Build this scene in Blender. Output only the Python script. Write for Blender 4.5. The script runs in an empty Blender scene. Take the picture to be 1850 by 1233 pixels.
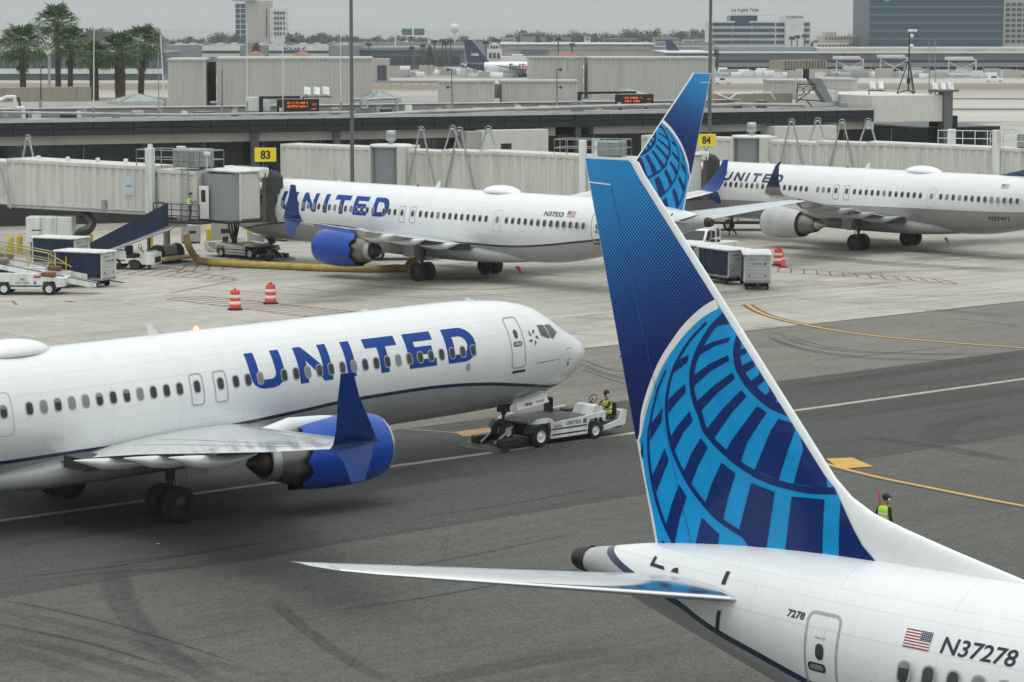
import bpy, bmesh, math, random
from mathutils import Vector, Matrix
R = math.radians
rnd = random.Random(7)
scene = bpy.context.scene
COL = scene.collection

# ------------------------------------------------------------------ camera
CAM_H, CAM_PITCH, CAM_F = 15.186, 0.121, 4700.0 / 1850.0      # eye height (m), look-down angle (rad), focal length / image width
cd = bpy.data.cameras.new("camera"); cam = bpy.data.objects.new("camera", cd); COL.objects.link(cam)
cd.sensor_width = 36.0; cd.lens = 36.0 * CAM_F; cd.clip_start = 0.5; cd.clip_end = 9000.0
cam.location = (0, 0, CAM_H); cam.rotation_euler = (math.pi / 2 - CAM_PITCH, 0, 0)
scene.camera = cam

# ------------------------------------------------------------------ overcast daylight
SUN_EL, SUN_AZ = R(74), R(200)                                 # azimuth measured clockwise from +Y
w = bpy.data.worlds.new("World"); scene.world = w; w.use_nodes = True
nt = w.node_tree; bgn = nt.nodes["Background"]
sky = nt.nodes.new("ShaderNodeTexSky"); sky.sky_type = 'NISHITA'; sky.sun_disc = False
sky.sun_elevation = SUN_EL; sky.sun_rotation = SUN_AZ; sky.dust_density = 4.0; sky.air_density = 1.0; sky.ozone_density = 1.0
hs = nt.nodes.new("ShaderNodeHueSaturation"); hs.inputs['Saturation'].default_value = 0.22
# overcast deck: three times brighter overhead than at the horizon (standard overcast sky)
geo = nt.nodes.new("ShaderNodeTexCoord"); sz = nt.nodes.new("ShaderNodeSeparateXYZ"); nt.links.new(geo.outputs['Generated'], sz.inputs[0])
cl = nt.nodes.new("ShaderNodeMath"); cl.operation = 'MAXIMUM'; nt.links.new(sz.outputs[2], cl.inputs[0]); cl.inputs[1].default_value = 0.0
gr_ = nt.nodes.new("ShaderNodeMath"); gr_.operation = 'MULTIPLY_ADD'; nt.links.new(cl.outputs[0], gr_.inputs[0]); gr_.inputs[1].default_value = 2.0; gr_.inputs[2].default_value = 1.0
deck = nt.nodes.new("ShaderNodeVectorMath"); deck.operation = 'SCALE'; deck.inputs[0].default_value = (5.25, 5.58, 5.50); nt.links.new(gr_.outputs[0], deck.inputs['Scale'])
mx = nt.nodes.new("ShaderNodeMixRGB"); mx.inputs[0].default_value = 0.86
nt.links.new(sky.outputs[0], hs.inputs['Color']); nt.links.new(hs.outputs[0], mx.inputs[1]); nt.links.new(deck.outputs[0], mx.inputs[2])
nt.links.new(mx.outputs[0], bgn.inputs[0]); bgn.inputs[1].default_value = 0.095
sd = bpy.data.lights.new("sun", 'SUN'); sd.energy = 0.6; sd.angle = R(18); sd.color = (1.0, 0.975, 0.94)
so = bpy.data.objects.new("sun", sd); COL.objects.link(so)
sv = Vector((math.sin(SUN_AZ) * math.cos(SUN_EL), math.cos(SUN_AZ) * math.cos(SUN_EL), math.sin(SUN_EL)))
so.rotation_euler = sv.to_track_quat('Z', 'Y').to_euler(); so.location = (0, 0, 60)
vs = scene.view_settings; vs.view_transform = 'Standard'; vs.look = 'None'; vs.exposure = 0.08; vs.gamma = 1.0
scene.cycles.volume_bounces = 0; scene.cycles.max_bounces = 6; scene.cycles.diffuse_bounces = 3

# ------------------------------------------------------------------ image point -> place in the world
_c, _s = math.cos(CAM_PITCH), math.sin(CAM_PITCH)
def ray(u, v):
    x = (u - 925) / 4700.0; y = (616.5 - v) / 4700.0
    return Vector((x, _c + y * _s, -_s + y * _c))
def G(u, v, z=0.0):
    d = ray(u, v); return Vector((0, 0, CAM_H)) + d * ((z - CAM_H) / d.z)
def W(u, v, Y):
    d = ray(u, v); return Vector((0, 0, CAM_H)) + d * (Y / d.y)

# ------------------------------------------------------------------ mesh building
class MB:
    def __init__(s): s.v = []; s.f = []; s.m = []; s.sm = []
    def add(s, vs_, fs, m=0, sm=False):
        o = len(s.v); s.v += [tuple(p) for p in vs_]
        for f in fs: s.f.append([i + o for i in f]); s.m.append(m); s.sm.append(sm)
        return s
    def poly(s, pts, m=0): return s.add(pts, [list(range(len(pts)))], m)
    def box(s, a, b, m=0, mat=None):
        x0, y0, z0 = a; x1, y1, z1 = b
        p = [Vector(q) for q in ((x0,y0,z0),(x1,y0,z0),(x1,y1,z0),(x0,y1,z0),(x0,y0,z1),(x1,y0,z1),(x1,y1,z1),(x0,y1,z1))]
        if mat is not None: p = [mat @ q for q in p]
        return s.add(p, [(0,3,2,1),(4,5,6,7),(0,1,5,4),(1,2,6,5),(2,3,7,6),(3,0,4,7)], m)
    def bev(s, a, b, r=.03, m=0, mat=None):
        # box with chamfered edges
        x0,y0,z0 = a; x1,y1,z1 = b
        def ring(z, i): return [Vector(q) for q in ((x0+i,y0+r,z),(x0+r,y0+i,z),(x1-r,y0+i,z),(x1-i,y0+r,z),(x1-i,y1-r,z),(x1-r,y1-i,z),(x0+r,y1-i,z),(x0+i,y1-r,z))]
        rs = [ring(z0, r), ring(z0 + r, 0), ring(z1 - r, 0), ring(z1, r)]
        if mat is not None: rs = [[mat @ q for q in k] for k in rs]
        return s.loft(rs, m=m, sm=False)
    def loft(s, rings, m=0, sm=True, cap=True, closed=True):
        n = len(rings[0]); vs_ = [p for r_ in rings for p in r_]; fs = []
        for i in range(len(rings) - 1):
            for j in range(n if closed else n - 1):
                k = (j + 1) % n; fs.append((i*n+j, i*n+k, (i+1)*n+k, (i+1)*n+j))
        s.add(vs_, fs, m, sm)
        if cap and closed:
            s.add(rings[0], [list(range(n))[::-1]], m); s.add(rings[-1], [list(range(n))], m)
        return s
    def cyl(s, p0, p1, r0, r1=None, n=12, m=0, cap=True, sm=True):
        p0 = Vector(p0); p1 = Vector(p1); r1 = r0 if r1 is None else r1
        d = (p1 - p0).normalized(); a = d.orthogonal().normalized(); b = d.cross(a)
        rg = [[p + (a * math.cos(2*math.pi*i/n) + b * math.sin(2*math.pi*i/n)) * r for i in range(n)] for p, r in ((p0, r0), (p1, r1))]
        return s.loft(rg, m, sm, cap)
    def tube(s, pts, r, n=8, m=0):
        for a, b in zip(pts[:-1], pts[1:]): s.cyl(a, b, r, r, n, m)
        return s
    def path(s, pts, r, n=10, m=0, ribs=0.0):
        # smooth continuous tube along a polyline
        pts = [Vector(p) for p in pts]; rings = []; prev = None
        for i, p in enumerate(pts):
            t = (pts[min(i+1, len(pts)-1)] - pts[max(i-1, 0)]).normalized()
            a = (prev - t * prev.dot(t)).normalized() if prev else t.orthogonal().normalized()
            prev = a; b = t.cross(a); q = r * (1 + (ribs if i % 2 else 0))
            rings.append([p + (a * math.cos(2*math.pi*k/n) + b * math.sin(2*math.pi*k/n)) * q for k in range(n)])
        return s.loft(rings, m)
    def lathe(s, prof, o, ax=(1,0,0), n=32, m=0, sm=True, closed=False):
        # prof: list of (along axis, radius)
        o = Vector(o); ax = Vector(ax).normalized(); a = ax.orthogonal().normalized(); b = ax.cross(a)
        rg = [[o + ax * x + (a * math.cos(2*math.pi*i/n) + b * math.sin(2*math.pi*i/n)) * max(r, 1e-4) for i in range(n)] for x, r in prof]
        return s.loft(rg, m, sm, False)
    def sphere(s, c, r, n=12, k=8, m=0, sc=(1,1,1)):
        c = Vector(c); rg = []
        for j in range(k + 1):
            t = math.pi * j / k; rr = max(math.sin(t), 1e-3) * r; z = -math.cos(t) * r
            rg.append([c + Vector((rr*math.cos(2*math.pi*i/n)*sc[0], rr*math.sin(2*math.pi*i/n)*sc[1], z*sc[2])) for i in range(n)])
        return s.loft(rg, m)
    def prism(s, pts, ext, m=0):
        e = Vector(ext); a = [Vector(p) for p in pts]; b = [p + e for p in a]; n = len(a)
        s.add(a + b, [list(range(n))[::-1], list(range(n, 2*n))] + [(i, (i+1) % n, n + (i+1) % n, n + i) for i in range(n)], m)
        return s
    def build(s, name, mats, parent=None, loc=None, rz=0.0, fix=True):
        me = bpy.data.meshes.new(name); me.from_pydata(s.v, [], s.f)
        if not isinstance(mats, (list, tuple)): mats = [mats]
        for q in mats: me.materials.append(q)
        me.polygons.foreach_set('material_index', s.m); me.polygons.foreach_set('use_smooth', s.sm)
        if fix:
            bm = bmesh.new(); bm.from_mesh(me); bmesh.ops.recalc_face_normals(bm, faces=bm.faces); bm.to_mesh(me); bm.free()
        me.update()
        return link(me, name, parent, loc, rz)
def link(me, name, parent=None, loc=None, rz=0.0):
    o = bpy.data.objects.new(name, me); COL.objects.link(o)
    if parent is not None: o.parent = parent
    if loc is not None: o.location = loc
    if rz: o.rotation_euler = (0, 0, rz)
    return o
def tag(o, label=None, cat=None, group=None, kind=None):
    if label: o['label'] = label
    if cat: o['category'] = cat
    if group: o['group'] = group
    if kind: o['kind'] = kind
    return o
def empty(name, loc=(0,0,0), rz=0.0, label=None, cat=None, group=None):
    o = link(None, name, None, loc, rz); o.empty_display_size = .3
    return tag(o, label, cat, group)
def copy_tree(o, parent=None):
    c = o.copy(); COL.objects.link(c); c.parent = parent
    for ch in o.children: copy_tree(ch, c)
    return c

# ------------------------------------------------------------------ materials
MATS = {}
def nmath(nt, op, a, b=None, c=None):
    n = nt.nodes.new("ShaderNodeMath"); n.operation = op
    for i, q in enumerate((a, b, c)):
        if q is None: continue
        if isinstance(q, (int, float)): n.inputs[i].default_value = q
        else: nt.links.new(q, n.inputs[i])
    return n.outputs[0]
def nmix(nt, f, a, b, typ='MIX'):
    n = nt.nodes.new("ShaderNodeMixRGB"); n.blend_type = typ
    for i, q in enumerate((f, a, b)):
        if isinstance(q, (int, float)): n.inputs[i].default_value = q
        elif isinstance(q, tuple): n.inputs[i].default_value = q if len(q) == 4 else (*q, 1)
        else: nt.links.new(q, n.inputs[i])
    return n.outputs[0]
def nnoise(nt, vec, scale, detail=4.0, rough=.55):
    n = nt.nodes.new("ShaderNodeTexNoise"); n.inputs['Scale'].default_value = scale; n.inputs['Detail'].default_value = detail
    n.inputs['Roughness'].default_value = rough
    if vec is not None: nt.links.new(vec, n.inputs['Vector'])
    return n.outputs['Fac']
def nramp(nt, f, stops):
    n = nt.nodes.new("ShaderNodeValToRGB"); nt.links.new(f, n.inputs[0]); e = n.color_ramp.elements
    while len(e) < len(stops): e.new(.5)
    for q, (p, c) in zip(e, stops):
        q.position = p; q.color = c if isinstance(c, tuple) and len(c) == 4 else ((*c, 1) if isinstance(c, tuple) else (c, c, c, 1))
    return n.outputs[0]
def ncoord(nt, which='Object'):
    return nt.nodes.new("ShaderNodeTexCoord").outputs[which]
def nmap(nt, vec, loc=(0,0,0), rot=(0,0,0), sc=(1,1,1)):
    n = nt.nodes.new("ShaderNodeMapping"); nt.links.new(vec, n.inputs[0])
    n.inputs['Location'].default_value = loc; n.inputs['Rotation'].default_value = rot; n.inputs['Scale'].default_value = sc
    return n.outputs[0]
def base_mat(name):
    m = bpy.data.materials.new(name); m.use_nodes = True
    return m, m.node_tree, m.node_tree.nodes["Principled BSDF"]
def mat(name, col, rough=.5, metal=0.0, var=.08, scale=2.0, streak=False, dirt=0.0, bump=0.0, bscale=30.0, coat=0.0, emit=0.0, spec=.5, dirtcol=(.07,.06,.05)):
    if name in MATS: return MATS[name]
    m, nt, bs = base_mat(name)
    bs.inputs['Roughness'].default_value = rough; bs.inputs['Metallic'].default_value = metal
    bs.inputs['Specular IOR Level'].default_value = spec; bs.inputs['Coat Weight'].default_value = coat; bs.inputs['Coat Roughness'].default_value = .08
    co = ncoord(nt); vec = nmap(nt, co, sc=(1, 1, .12)) if streak else co
    if var > 0 or dirt > 0:
        f = nnoise(nt, vec, scale, 5.0)
        lo = tuple(c * (1 - var) for c in col); hi = tuple(min(1, c * (1 + var)) for c in col)
        c_ = nramp(nt, f, [(.3, lo), (.7, hi)])
        if dirt > 0:
            g = nramp(nt, nnoise(nt, vec, scale * .6 + .3, 6.0, .65), [(.5, 0.0), (.75, 1.0)])
            n = nt.nodes.new("ShaderNodeMath"); n.operation = 'MULTIPLY'; nt.links.new(g, n.inputs[0]); n.inputs[1].default_value = dirt
            c_ = nmix(nt, n.outputs[0], c_, dirtcol)
        nt.links.new(c_, bs.inputs['Base Color'])
        r_ = nramp(nt, f, [(.2, max(0, rough - .08)), (.8, min(1, rough + .08))]); nt.links.new(r_, bs.inputs['Roughness'])
    else: bs.inputs['Base Color'].default_value = (*col, 1)
    if emit: bs.inputs['Emission Color'].default_value = (*col, 1); bs.inputs['Emission Strength'].default_value = emit
    if bump:
        b = nt.nodes.new("ShaderNodeBump"); b.inputs['Strength'].default_value = bump; b.inputs['Distance'].default_value = .02
        nt.links.new(nnoise(nt, co, bscale, 4), b.inputs['Height']); nt.links.new(b.outputs[0], bs.inputs['Normal'])
    MATS[name] = m; return m

M_WHITE = mat('white_paint', (.78,.79,.78), .35, var=.05, dirt=.12, scale=1.5, streak=True)
M_GSEW = mat('equipment_white', (.70,.71,.69), .45, var=.10, dirt=.45, scale=2.5, streak=True)
M_BLACK = mat('black_paint', (.012,.013,.014), .5, var=.2)
M_RUBBER = mat('rubber', (.016,.016,.017), .85, var=.3, scale=6)
M_DARKMETAL = mat('dark_metal', (.055,.058,.06), .45, .6, var=.2)
M_STEEL = mat('steel', (.42,.43,.43), .38, .8, var=.15, scale=4)
M_GALV = mat('galvanised', (.33,.34,.34), .5, .5, var=.15, scale=3)
M_CHROME = mat('polished_metal', (.72,.73,.74), .2, 1.0, var=.03)
M_NAVYCLOTH = mat('navy_cloth', (.012,.022,.055), .85, var=.25, scale=3, bump=.3, bscale=6)
M_YELLOW = mat('yellow_paint', (.62,.42,.03), .5, var=.12, dirt=.25, scale=2)
M_YRAIL = mat('yellow_rail', (.55,.40,.06), .5, var=.15)
M_ORANGE = mat('orange_plastic', (.62,.06,.02), .55, var=.12, dirt=.25, scale=3)
M_CONE = mat('cone_plastic', (.85,.06,.05), .5, var=.06)
M_CREAM = mat('bridge_cream', (.58,.575,.53), .5, var=.09, dirt=.42, scale=.8, streak=True)
M_GREYPANEL = mat('bridge_grey', (.23,.25,.26), .5, var=.1, dirt=.15, scale=1, streak=True)
M_TEXTNAVY = mat('navy_lettering', (.01,.035,.19), .4, var=.05)
M_TEXTBLK = mat('black_lettering', (.012,.015,.025), .45, var=.05)
M_RED = mat('red_paint', (.42,.03,.03), .5, var=.1)
M_GLASSD = mat('dark_glass', (.012,.015,.02), .08, var=.1, spec=.6)
M_SKIN = mat('skin', (.33,.18,.12), .6, var=.05)
M_HIVIS = mat('hivis_vest', (.45,.75,.05), .6, var=.08, scale=8)
M_HIVISY = mat('reflective_tape', (.75,.76,.70), .4, var=.05)
M_VESTY = mat('vest_yellow', (.42,.46,.06), .6, var=.1, scale=8)
M_DKCLOTH = mat('dark_clothing', (.012,.014,.02), .85, var=.3, scale=10)
M_GREYCLOTH = mat('grey_clothing', (.16,.18,.21), .85, var=.2, scale=10)
M_LCD = mat('amber_message', (1.0,.16,.02), .5, var=0, emit=.8)

# ------------------------------------------------------------------ flat print: lettering cut to follow a surface
def text_faces(body, height, bold=0.0, shear=0.0, space=1.0):
    cu = bpy.data.curves.new('t', 'FONT'); cu.body = body; cu.size = 1.0; cu.offset = bold; cu.shear = shear; cu.space_character = space
    cu.fill_mode = 'FRONT'; cu.resolution_u = 3
    ob = bpy.data.objects.new('t', cu); COL.objects.link(ob)
    dg = bpy.context.evaluated_depsgraph_get(); me = bpy.data.meshes.new_from_object(ob.evaluated_get(dg))
    pts = [Vector(v.co) for v in me.vertices]; fs = [list(p.vertices) for p in me.polygons]
    bpy.data.objects.remove(ob); bpy.data.curves.remove(cu); bpy.data.meshes.remove(me)
    x0 = min(p.x for p in pts); y0 = min(p.y for p in pts); y1 = max(p.y for p in pts); k = height / (y1 - y0)
    pts = [((p.x - x0) * k, (p.y - y0) * k) for p in pts]
    return pts, fs, max(p[0] for p in pts)
def decal(name, polys, fn, mats, parent, cut=None, pts=None, faces=None, mi=0):
    # polys: list of (2-D outline, material index); fn maps (a, b) to a point on the surface
    bm = bmesh.new()
    if pts is not None:
        vv = [bm.verts.new((p[0], p[1], 0)) for p in pts]
        for f in faces:
            try: q = bm.faces.new([vv[i] for i in f]); q.material_index = mi
            except ValueError: pass
    else:
        for po, k in polys:
            vv = [bm.verts.new((p[0], p[1], 0)) for p in po]; q = bm.faces.new(vv); q.material_index = k
        bm.normal_update()
        bmesh.ops.triangulate(bm, faces=[f for f in bm.faces if len(f.verts) > 4])
    if cut:
        for ax, st in ((0, cut[0]), (1, cut[1])):
            if not st: continue
            lo = min(v.co[ax] for v in bm.verts); hi = max(v.co[ax] for v in bm.verts); c = math.floor(lo / st) * st + st
            while c < hi:
                no = (1,0,0) if ax == 0 else (0,1,0); co_ = (c,0,0) if ax == 0 else (0,c,0)
                bmesh.ops.bisect_plane(bm, geom=bm.verts[:] + bm.edges[:] + bm.faces[:], plane_co=co_, plane_no=no); c += st
    for v in bm.verts: v.co = fn(v.co.x, v.co.y)
    me = bpy.data.meshes.new(name); bm.to_mesh(me); bm.free()
    for q in (mats if isinstance(mats, list) else [mats]): me.materials.append(q)
    return link(me, name, parent)
def plane_fn(o, ax, up, off=0.0):
    o = Vector(o); ax = Vector(ax).normalized(); up = Vector(up).normalized(); n = ax.cross(up)
    return lambda a, b: o + ax * a + up * b + n * off
def sign_text(name, body, height, o, ax, up, m, parent, bold=.015, center=True, shear=0.0, space=1.0, width=None):
    pts, fs, wd = text_faces(body, height, bold, shear, space)
    k = (width / wd) if width else 1.0
    pts = [(p[0] * k - (wd * k / 2 if center else 0), p[1] - (height / 2 if center else 0)) for p in pts]
    return decal(name, None, plane_fn(o, ax, up), m, parent, pts=pts, faces=fs)
def rrect(cx, cy, w_, h_, r, n=4):
    out = []
    for sx, sy, a0 in ((1,1,0),(-1,1,90),(-1,-1,180),(1,-1,270)):
        for i in range(n + 1):
            a = R(a0 + 90 * i / n); out.append((cx + sx * (w_/2 - r) + r * math.cos(a), cy + sy * (h_/2 - r) + r * math.sin(a)))
    return out
def smooth_pts(pts, k=6):
    # Catmull-Rom through 2-D/3-D points
    P_ = [Vector(p) for p in pts]; out = []
    for i in range(len(P_) - 1):
        a = P_[max(i-1, 0)]; b = P_[i]; c = P_[i+1]; d = P_[min(i+2, len(P_)-1)]
        for j in range(k):
            t = j / k; out.append(.5 * ((2*b) + (c - a) * t + (2*a - 5*b + 4*c - d) * t*t + (3*b - a - 3*c + d) * t**3))
    out.append(P_[-1]); return out

# ================================================================== ground
GA = R(40.5); GO = Vector((-1.1, 91.5, 0))                       # taxilane frame: x along the centreline, y towards the terminal
def tl(p):
    d = Vector((p[0] - GO.x, p[1] - GO.y)); return (d.x * math.cos(GA) + d.y * math.sin(GA), -d.x * math.sin(GA) + d.y * math.cos(GA))
def pavement(name, dark, light, kind, sw=.24):
    m, nt, bs = base_mat(name); co = ncoord(nt)
    fine = nnoise(nt, co, 14.0, 6, .8); patch = nnoise(nt, co, .09, 4, .6)
    st = nmap(nt, co, sc=(.035, .8, 1)); streak = nnoise(nt, st, 1.0, 6, .62)
    st2 = nmap(nt, co, rot=(0, 0, R(-9)), sc=(.05, .55, 1)); streak2 = nnoise(nt, st2, 1.0, 5, .6)
    mid = nnoise(nt, co, 1.1, 6, .65)
    f = nmath(nt, 'ADD', nmath(nt, 'MULTIPLY', fine, .34), nmath(nt, 'MULTIPLY', patch, .30))
    f = nmath(nt, 'ADD', f, nmath(nt, 'MULTIPLY', streak, sw)); f = nmath(nt, 'ADD', f, nmath(nt, 'MULTIPLY', streak2, .18))
    f = nmath(nt, 'ADD', f, nmath(nt, 'MULTIPLY', mid, .20))
    c = nramp(nt, f, [(.42, dark), (.74, light)])
    if kind == 'slab':
        br = nt.nodes.new("ShaderNodeTexBrick"); br.offset = 0.0; br.squash = 1.0
        nt.links.new(nmap(nt, co, loc=(.7, 1.9, 0)), br.inputs['Vector'])
        br.inputs['Scale'].default_value = 1.0; br.inputs['Brick Width'].default_value = 6.1; br.inputs['Row Height'].default_value = 6.1
        br.inputs['Mortar Size'].default_value = .035; br.inputs['Mortar Smooth'].default_value = .3
        br.inputs['Color1'].default_value = (.92,.92,.92,1); br.inputs['Color2'].default_value = (1.06,1.05,1.03,1); br.inputs['Mortar'].default_value = (.42,.40,.38,1)
        c = nmix(nt, .85, c, br.outputs['Color'], 'MULTIPLY')
        oil = nramp(nt, nnoise(nt, nmap(nt, co, sc=(.10,.16,1)), 1.0, 7, .62), [(.56, 0.0), (.72, .6)])
        c = nmix(nt, oil, c, (.07,.066,.06))
        rust = nramp(nt, nnoise(nt, nmap(nt, co, loc=(31, 5, 0), sc=(.2,.2,1)), 1.0, 5, .6), [(.60, 0.0), (.74, .35)])
        c = nmix(nt, rust, c, (.19,.13,.08))
    else:
        # sealed cracks and paving-lane joints running with the lane
        wv = nt.nodes.new("ShaderNodeTexBrick"); wv.offset = .37
        nt.links.new(nmap(nt, co, loc=(3.3, 2.2, 0)), wv.inputs['Vector'])
        wv.inputs['Scale'].default_value = 1.0; wv.inputs['Brick Width'].default_value = 60.0; wv.inputs['Row Height'].default_value = 7.4
        wv.inputs['Mortar Size'].default_value = .022; wv.inputs['Color1'].default_value = (.95,.95,.95,1); wv.inputs['Color2'].default_value = (1.05,1.05,1.05,1); wv.inputs['Mortar'].default_value = (.55,.55,.55,1)
        c = nmix(nt, .7, c, wv.outputs['Color'], 'MULTIPLY')
        vo = nt.nodes.new("ShaderNodeTexVoronoi"); vo.feature = 'DISTANCE_TO_EDGE'; vo.inputs['Scale'].default_value = .085
        wn = nt.nodes.new("ShaderNodeTexNoise"); wn.inputs['Scale'].default_value = .5; wn.inputs['Detail'].default_value = 4; nt.links.new(co, wn.inputs['Vector'])
        dsp = nmix(nt, .12, co, wn.outputs['Color'], 'ADD'); nt.links.new(dsp, vo.inputs['Vector'])
        crk = nramp(nt, vo.outputs['Distance'], [(.0, .4), (.0025, 0.0)]); gate = nramp(nt, nnoise(nt, co, .06, 3), [(.48, 0.0), (.58, 1.0)])
        c = nmix(nt, nmath(nt, 'MULTIPLY', crk, gate), c, (.025,.025,.025))
        spot = nramp(nt, nnoise(nt, nmap(nt, co, loc=(17,3,0)), .8, 3, .5), [(.70, 0.0), (.76, .35)])
        c = nmix(nt, spot, c, (.045,.044,.042))
    gn = nramp(nt, nnoise(nt, co, 11.0, 2, .6), [(.30, .70), (.70, 1.26)]); c = nmix(nt, 1.0 if kind == 'lane' else .55, c, gn, 'MULTIPLY')
    gm = nramp(nt, nnoise(nt, nmap(nt, co, loc=(7,3,0)), 3.2, 9, .86), [(.32, .68), (.68, 1.30)]); c = nmix(nt, 1.0 if kind == 'lane' else .6, c, gm, 'MULTIPLY')
    nt.links.new(c, bs.inputs['Base Color']); bs.inputs['Roughness'].default_value = .92; bs.inputs['Specular IOR Level'].default_value = .12
    b = nt.nodes.new("ShaderNodeBump"); b.inputs['Strength'].default_value = .35; b.inputs['Distance'].default_value = .012
    nt.links.new(nnoise(nt, co, 26, 4, .7), b.inputs['Height']); nt.links.new(b.outputs[0], bs.inputs['Normal'])
    return m
M_ASPH = pavement('asphalt', (.068,.068,.063), (.130,.128,.118), 'lane')
M_ASPH2 = pavement('asphalt_old', (.105,.100,.088), (.225,.213,.188), 'lane')
M_LANE = pavement('asphalt_lane', (.026,.026,.026), (.088,.087,.083), 'lane', .45)
M_CONC = pavement('concrete', (.21,.20,.178), (.50,.48,.43), 'slab')
def far_ground():
    m, nt, bs = base_mat('airfield'); co = ncoord(nt); sep = nt.nodes.new("ShaderNodeSeparateXYZ"); nt.links.new(co, sep.inputs[0])
    wob = nmath(nt, 'MULTIPLY', nmath(nt, 'SUBTRACT', nnoise(nt, nmap(nt, co, sc=(.01,.02,1)), 1.0, 4), .5), 16.0)
    y = nmath(nt, 'ADD', sep.outputs[1], nmath(nt, 'ADD', wob, nmath(nt, 'MULTIPLY', sep.outputs[0], .02)))
    f = nmath(nt, 'DIVIDE', nmath(nt, 'SUBTRACT', y, 200.0), 800.0)
    K = [(0,(.40,.385,.35)),(.235,(.44,.42,.38)),(.245,(.13,.13,.125)),(.262,(.13,.13,.125)),(.272,(.46,.44,.40)),(.33,(.47,.45,.41)),(.336,(.10,.10,.10)),(.345,(.10,.10,.10)),(.352,(.46,.44,.40)),(.415,(.44,.42,.38)),(.421,(.10,.10,.10)),(.43,(.10,.10,.10)),(.437,(.42,.39,.33)),
         (.50,(.36,.33,.27)),(.53,(.20,.17,.12)),(.60,(.24,.205,.15)),(.615,(.44,.43,.40)),(.68,(.42,.41,.38)),(.69,(.30,.29,.27)),(1.0,(.30,.29,.27))]
    n = nt.nodes.new("ShaderNodeValToRGB"); nt.links.new(f, n.inputs[0]); e = n.color_ramp.elements
    while len(e) < len(K): e.new(.5)
    for q, (p, c) in zip(e, K): q.position = p; q.color = (*c, 1)
    g = nramp(nt, nnoise(nt, nmap(nt, co, sc=(.01,.35,1)), 1.0, 6, .6), [(.3, .78), (.7, 1.1)])
    nt.links.new(nmix(nt, 1.0, n.outputs[0], g, 'MULTIPLY'), bs.inputs['Base Color']); bs.inputs['Roughness'].default_value = .9
    return m
M_FAR = far_ground()
MB().poly([(-6000,-600,-.012),(6000,-600,-.012),(6000,8000,-.012),(-6000,8000,-.012)]).build('ground', M_FAR)
bpy.data.objects['ground']['kind'] = 'structure'
def sheet(name, x0, x1, y0, y1, z, m):
    o = MB().poly([(x0,y0,z),(x1,y0,z),(x1,y1,z),(x0,y1,z)]).build(name, m, None, GO, GA); o['kind'] = 'structure'; return o
sheet('asphalt_apron', -260, 420, -170, 6.4, 0.0, M_ASPH)
sheet('asphalt_shoulder', -260, 420, 6.4, 20.2, 0.0, M_ASPH2)
sheet('concrete_apron', -260, 420, 20.2, 190, 0.0, M_CONC)
sheet('taxilane_pavement', -260, 420, -9.6, 6.4, .004, M_LANE)

def paint(name, col, wear=.35, dark=(.09,.088,.084), scale=1.6):
    m, nt, bs = base_mat(name); co = ncoord(nt)
    g = nramp(nt, nnoise(nt, co, scale, 7, .68), [(.42, 0.0), (.68, wear)])
    g2 = nramp(nt, nnoise(nt, co, scale * 9, 3, .6), [(.45, 0.0), (.7, wear * .7)])
    f = nmath(nt, 'MAXIMUM', g, g2)
    nt.links.new(nmix(nt, f, col, dark), bs.inputs['Base Color']); bs.inputs['Roughness'].default_value = .75
    return m
M_LCREAM = paint('line_cream', (.42,.385,.31), .5)
M_LYEL = paint('line_yellow', (.60,.34,.05), .3)
M_LBLK = paint('line_black', (.05,.05,.05), .5, (.11,.11,.10))
M_LWHT = paint('line_white', (.60,.60,.57), .4, (.22,.21,.20))
M_LRED = paint('line_red', (.26,.05,.05), .6, (.20,.18,.165))
def strip(name, pts, wd, z, m, sm=0):
    P_ = [Vector((p[0], p[1], 0)) for p in pts]
    if sm: P_ = smooth_pts(P_, sm)
    ws = wd if isinstance(wd, list) else None
    q = MB(); L_ = []; R_ = []
    for i, p in enumerate(P_):
        t = (P_[min(i+1, len(P_)-1)] - P_[max(i-1, 0)]).normalized(); n = Vector((-t.y, t.x, 0))
        k = i / max(1, len(P_) - 1); w_ = (ws[0] + (ws[1] - ws[0]) * k) if ws else wd
        L_.append(p + n * w_ / 2 + Vector((0,0,z))); R_.append(p - n * w_ / 2 + Vector((0,0,z)))
    n = len(P_); q.add(L_ + R_, [(i, i+1, n+i+1, n+i) for i in range(n-1)])
    o = q.build(name, m); o['kind'] = 'structure'; return o
def along(n, t): return (GO.x + t*math.cos(GA) - n*math.sin(GA), GO.y + t*math.sin(GA) + n*math.cos(GA))
strip('centreline_marking', [along(0, -120), along(0, 200)], .34, .008, M_LCREAM)
strip('edge_marking', [along(31.3, -40), along(30.6, 160)], .22, .008, M_LWHT)
strip('joint_line', [along(20.2, -120), along(20.2, 200)], .12, .008, M_LBLK)
A1 = [G(*q) for q in ((1350,551),(1366,561),(1392,572),(1430,582),(1500,596),(1570,606),(1650,614),(1750,622),(1850,629),(1990,640),(2200,652),(2500,664))]
strip('lead_in_edge', A1, .62, .008, M_LBLK, 5); strip('lead_in_marking', A1, .27, .012, M_LYEL, 5)
A2 = [G(*q) for q in ((1462,830),(1500,841),(1545,853),(1600,866),(1650,876),(1700,886),(1780,902),(1860,917),(1980,940),(2150,968),(2400,1005))]
strip('lead_out_edge', A2, .52, .012, M_LBLK, 5); strip('lead_out_marking', A2, .22, .016, M_LYEL, 5)
def gpoly(name, pix, z, m):
    o = MB().poly([G(*q, z) for q in pix]).build(name, m); o['kind'] = 'structure'; return o
gpoly('painted_panel', ((1492,829),(1540,827),(1578,843),(1518,847)), .020, M_LYEL)
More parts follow.
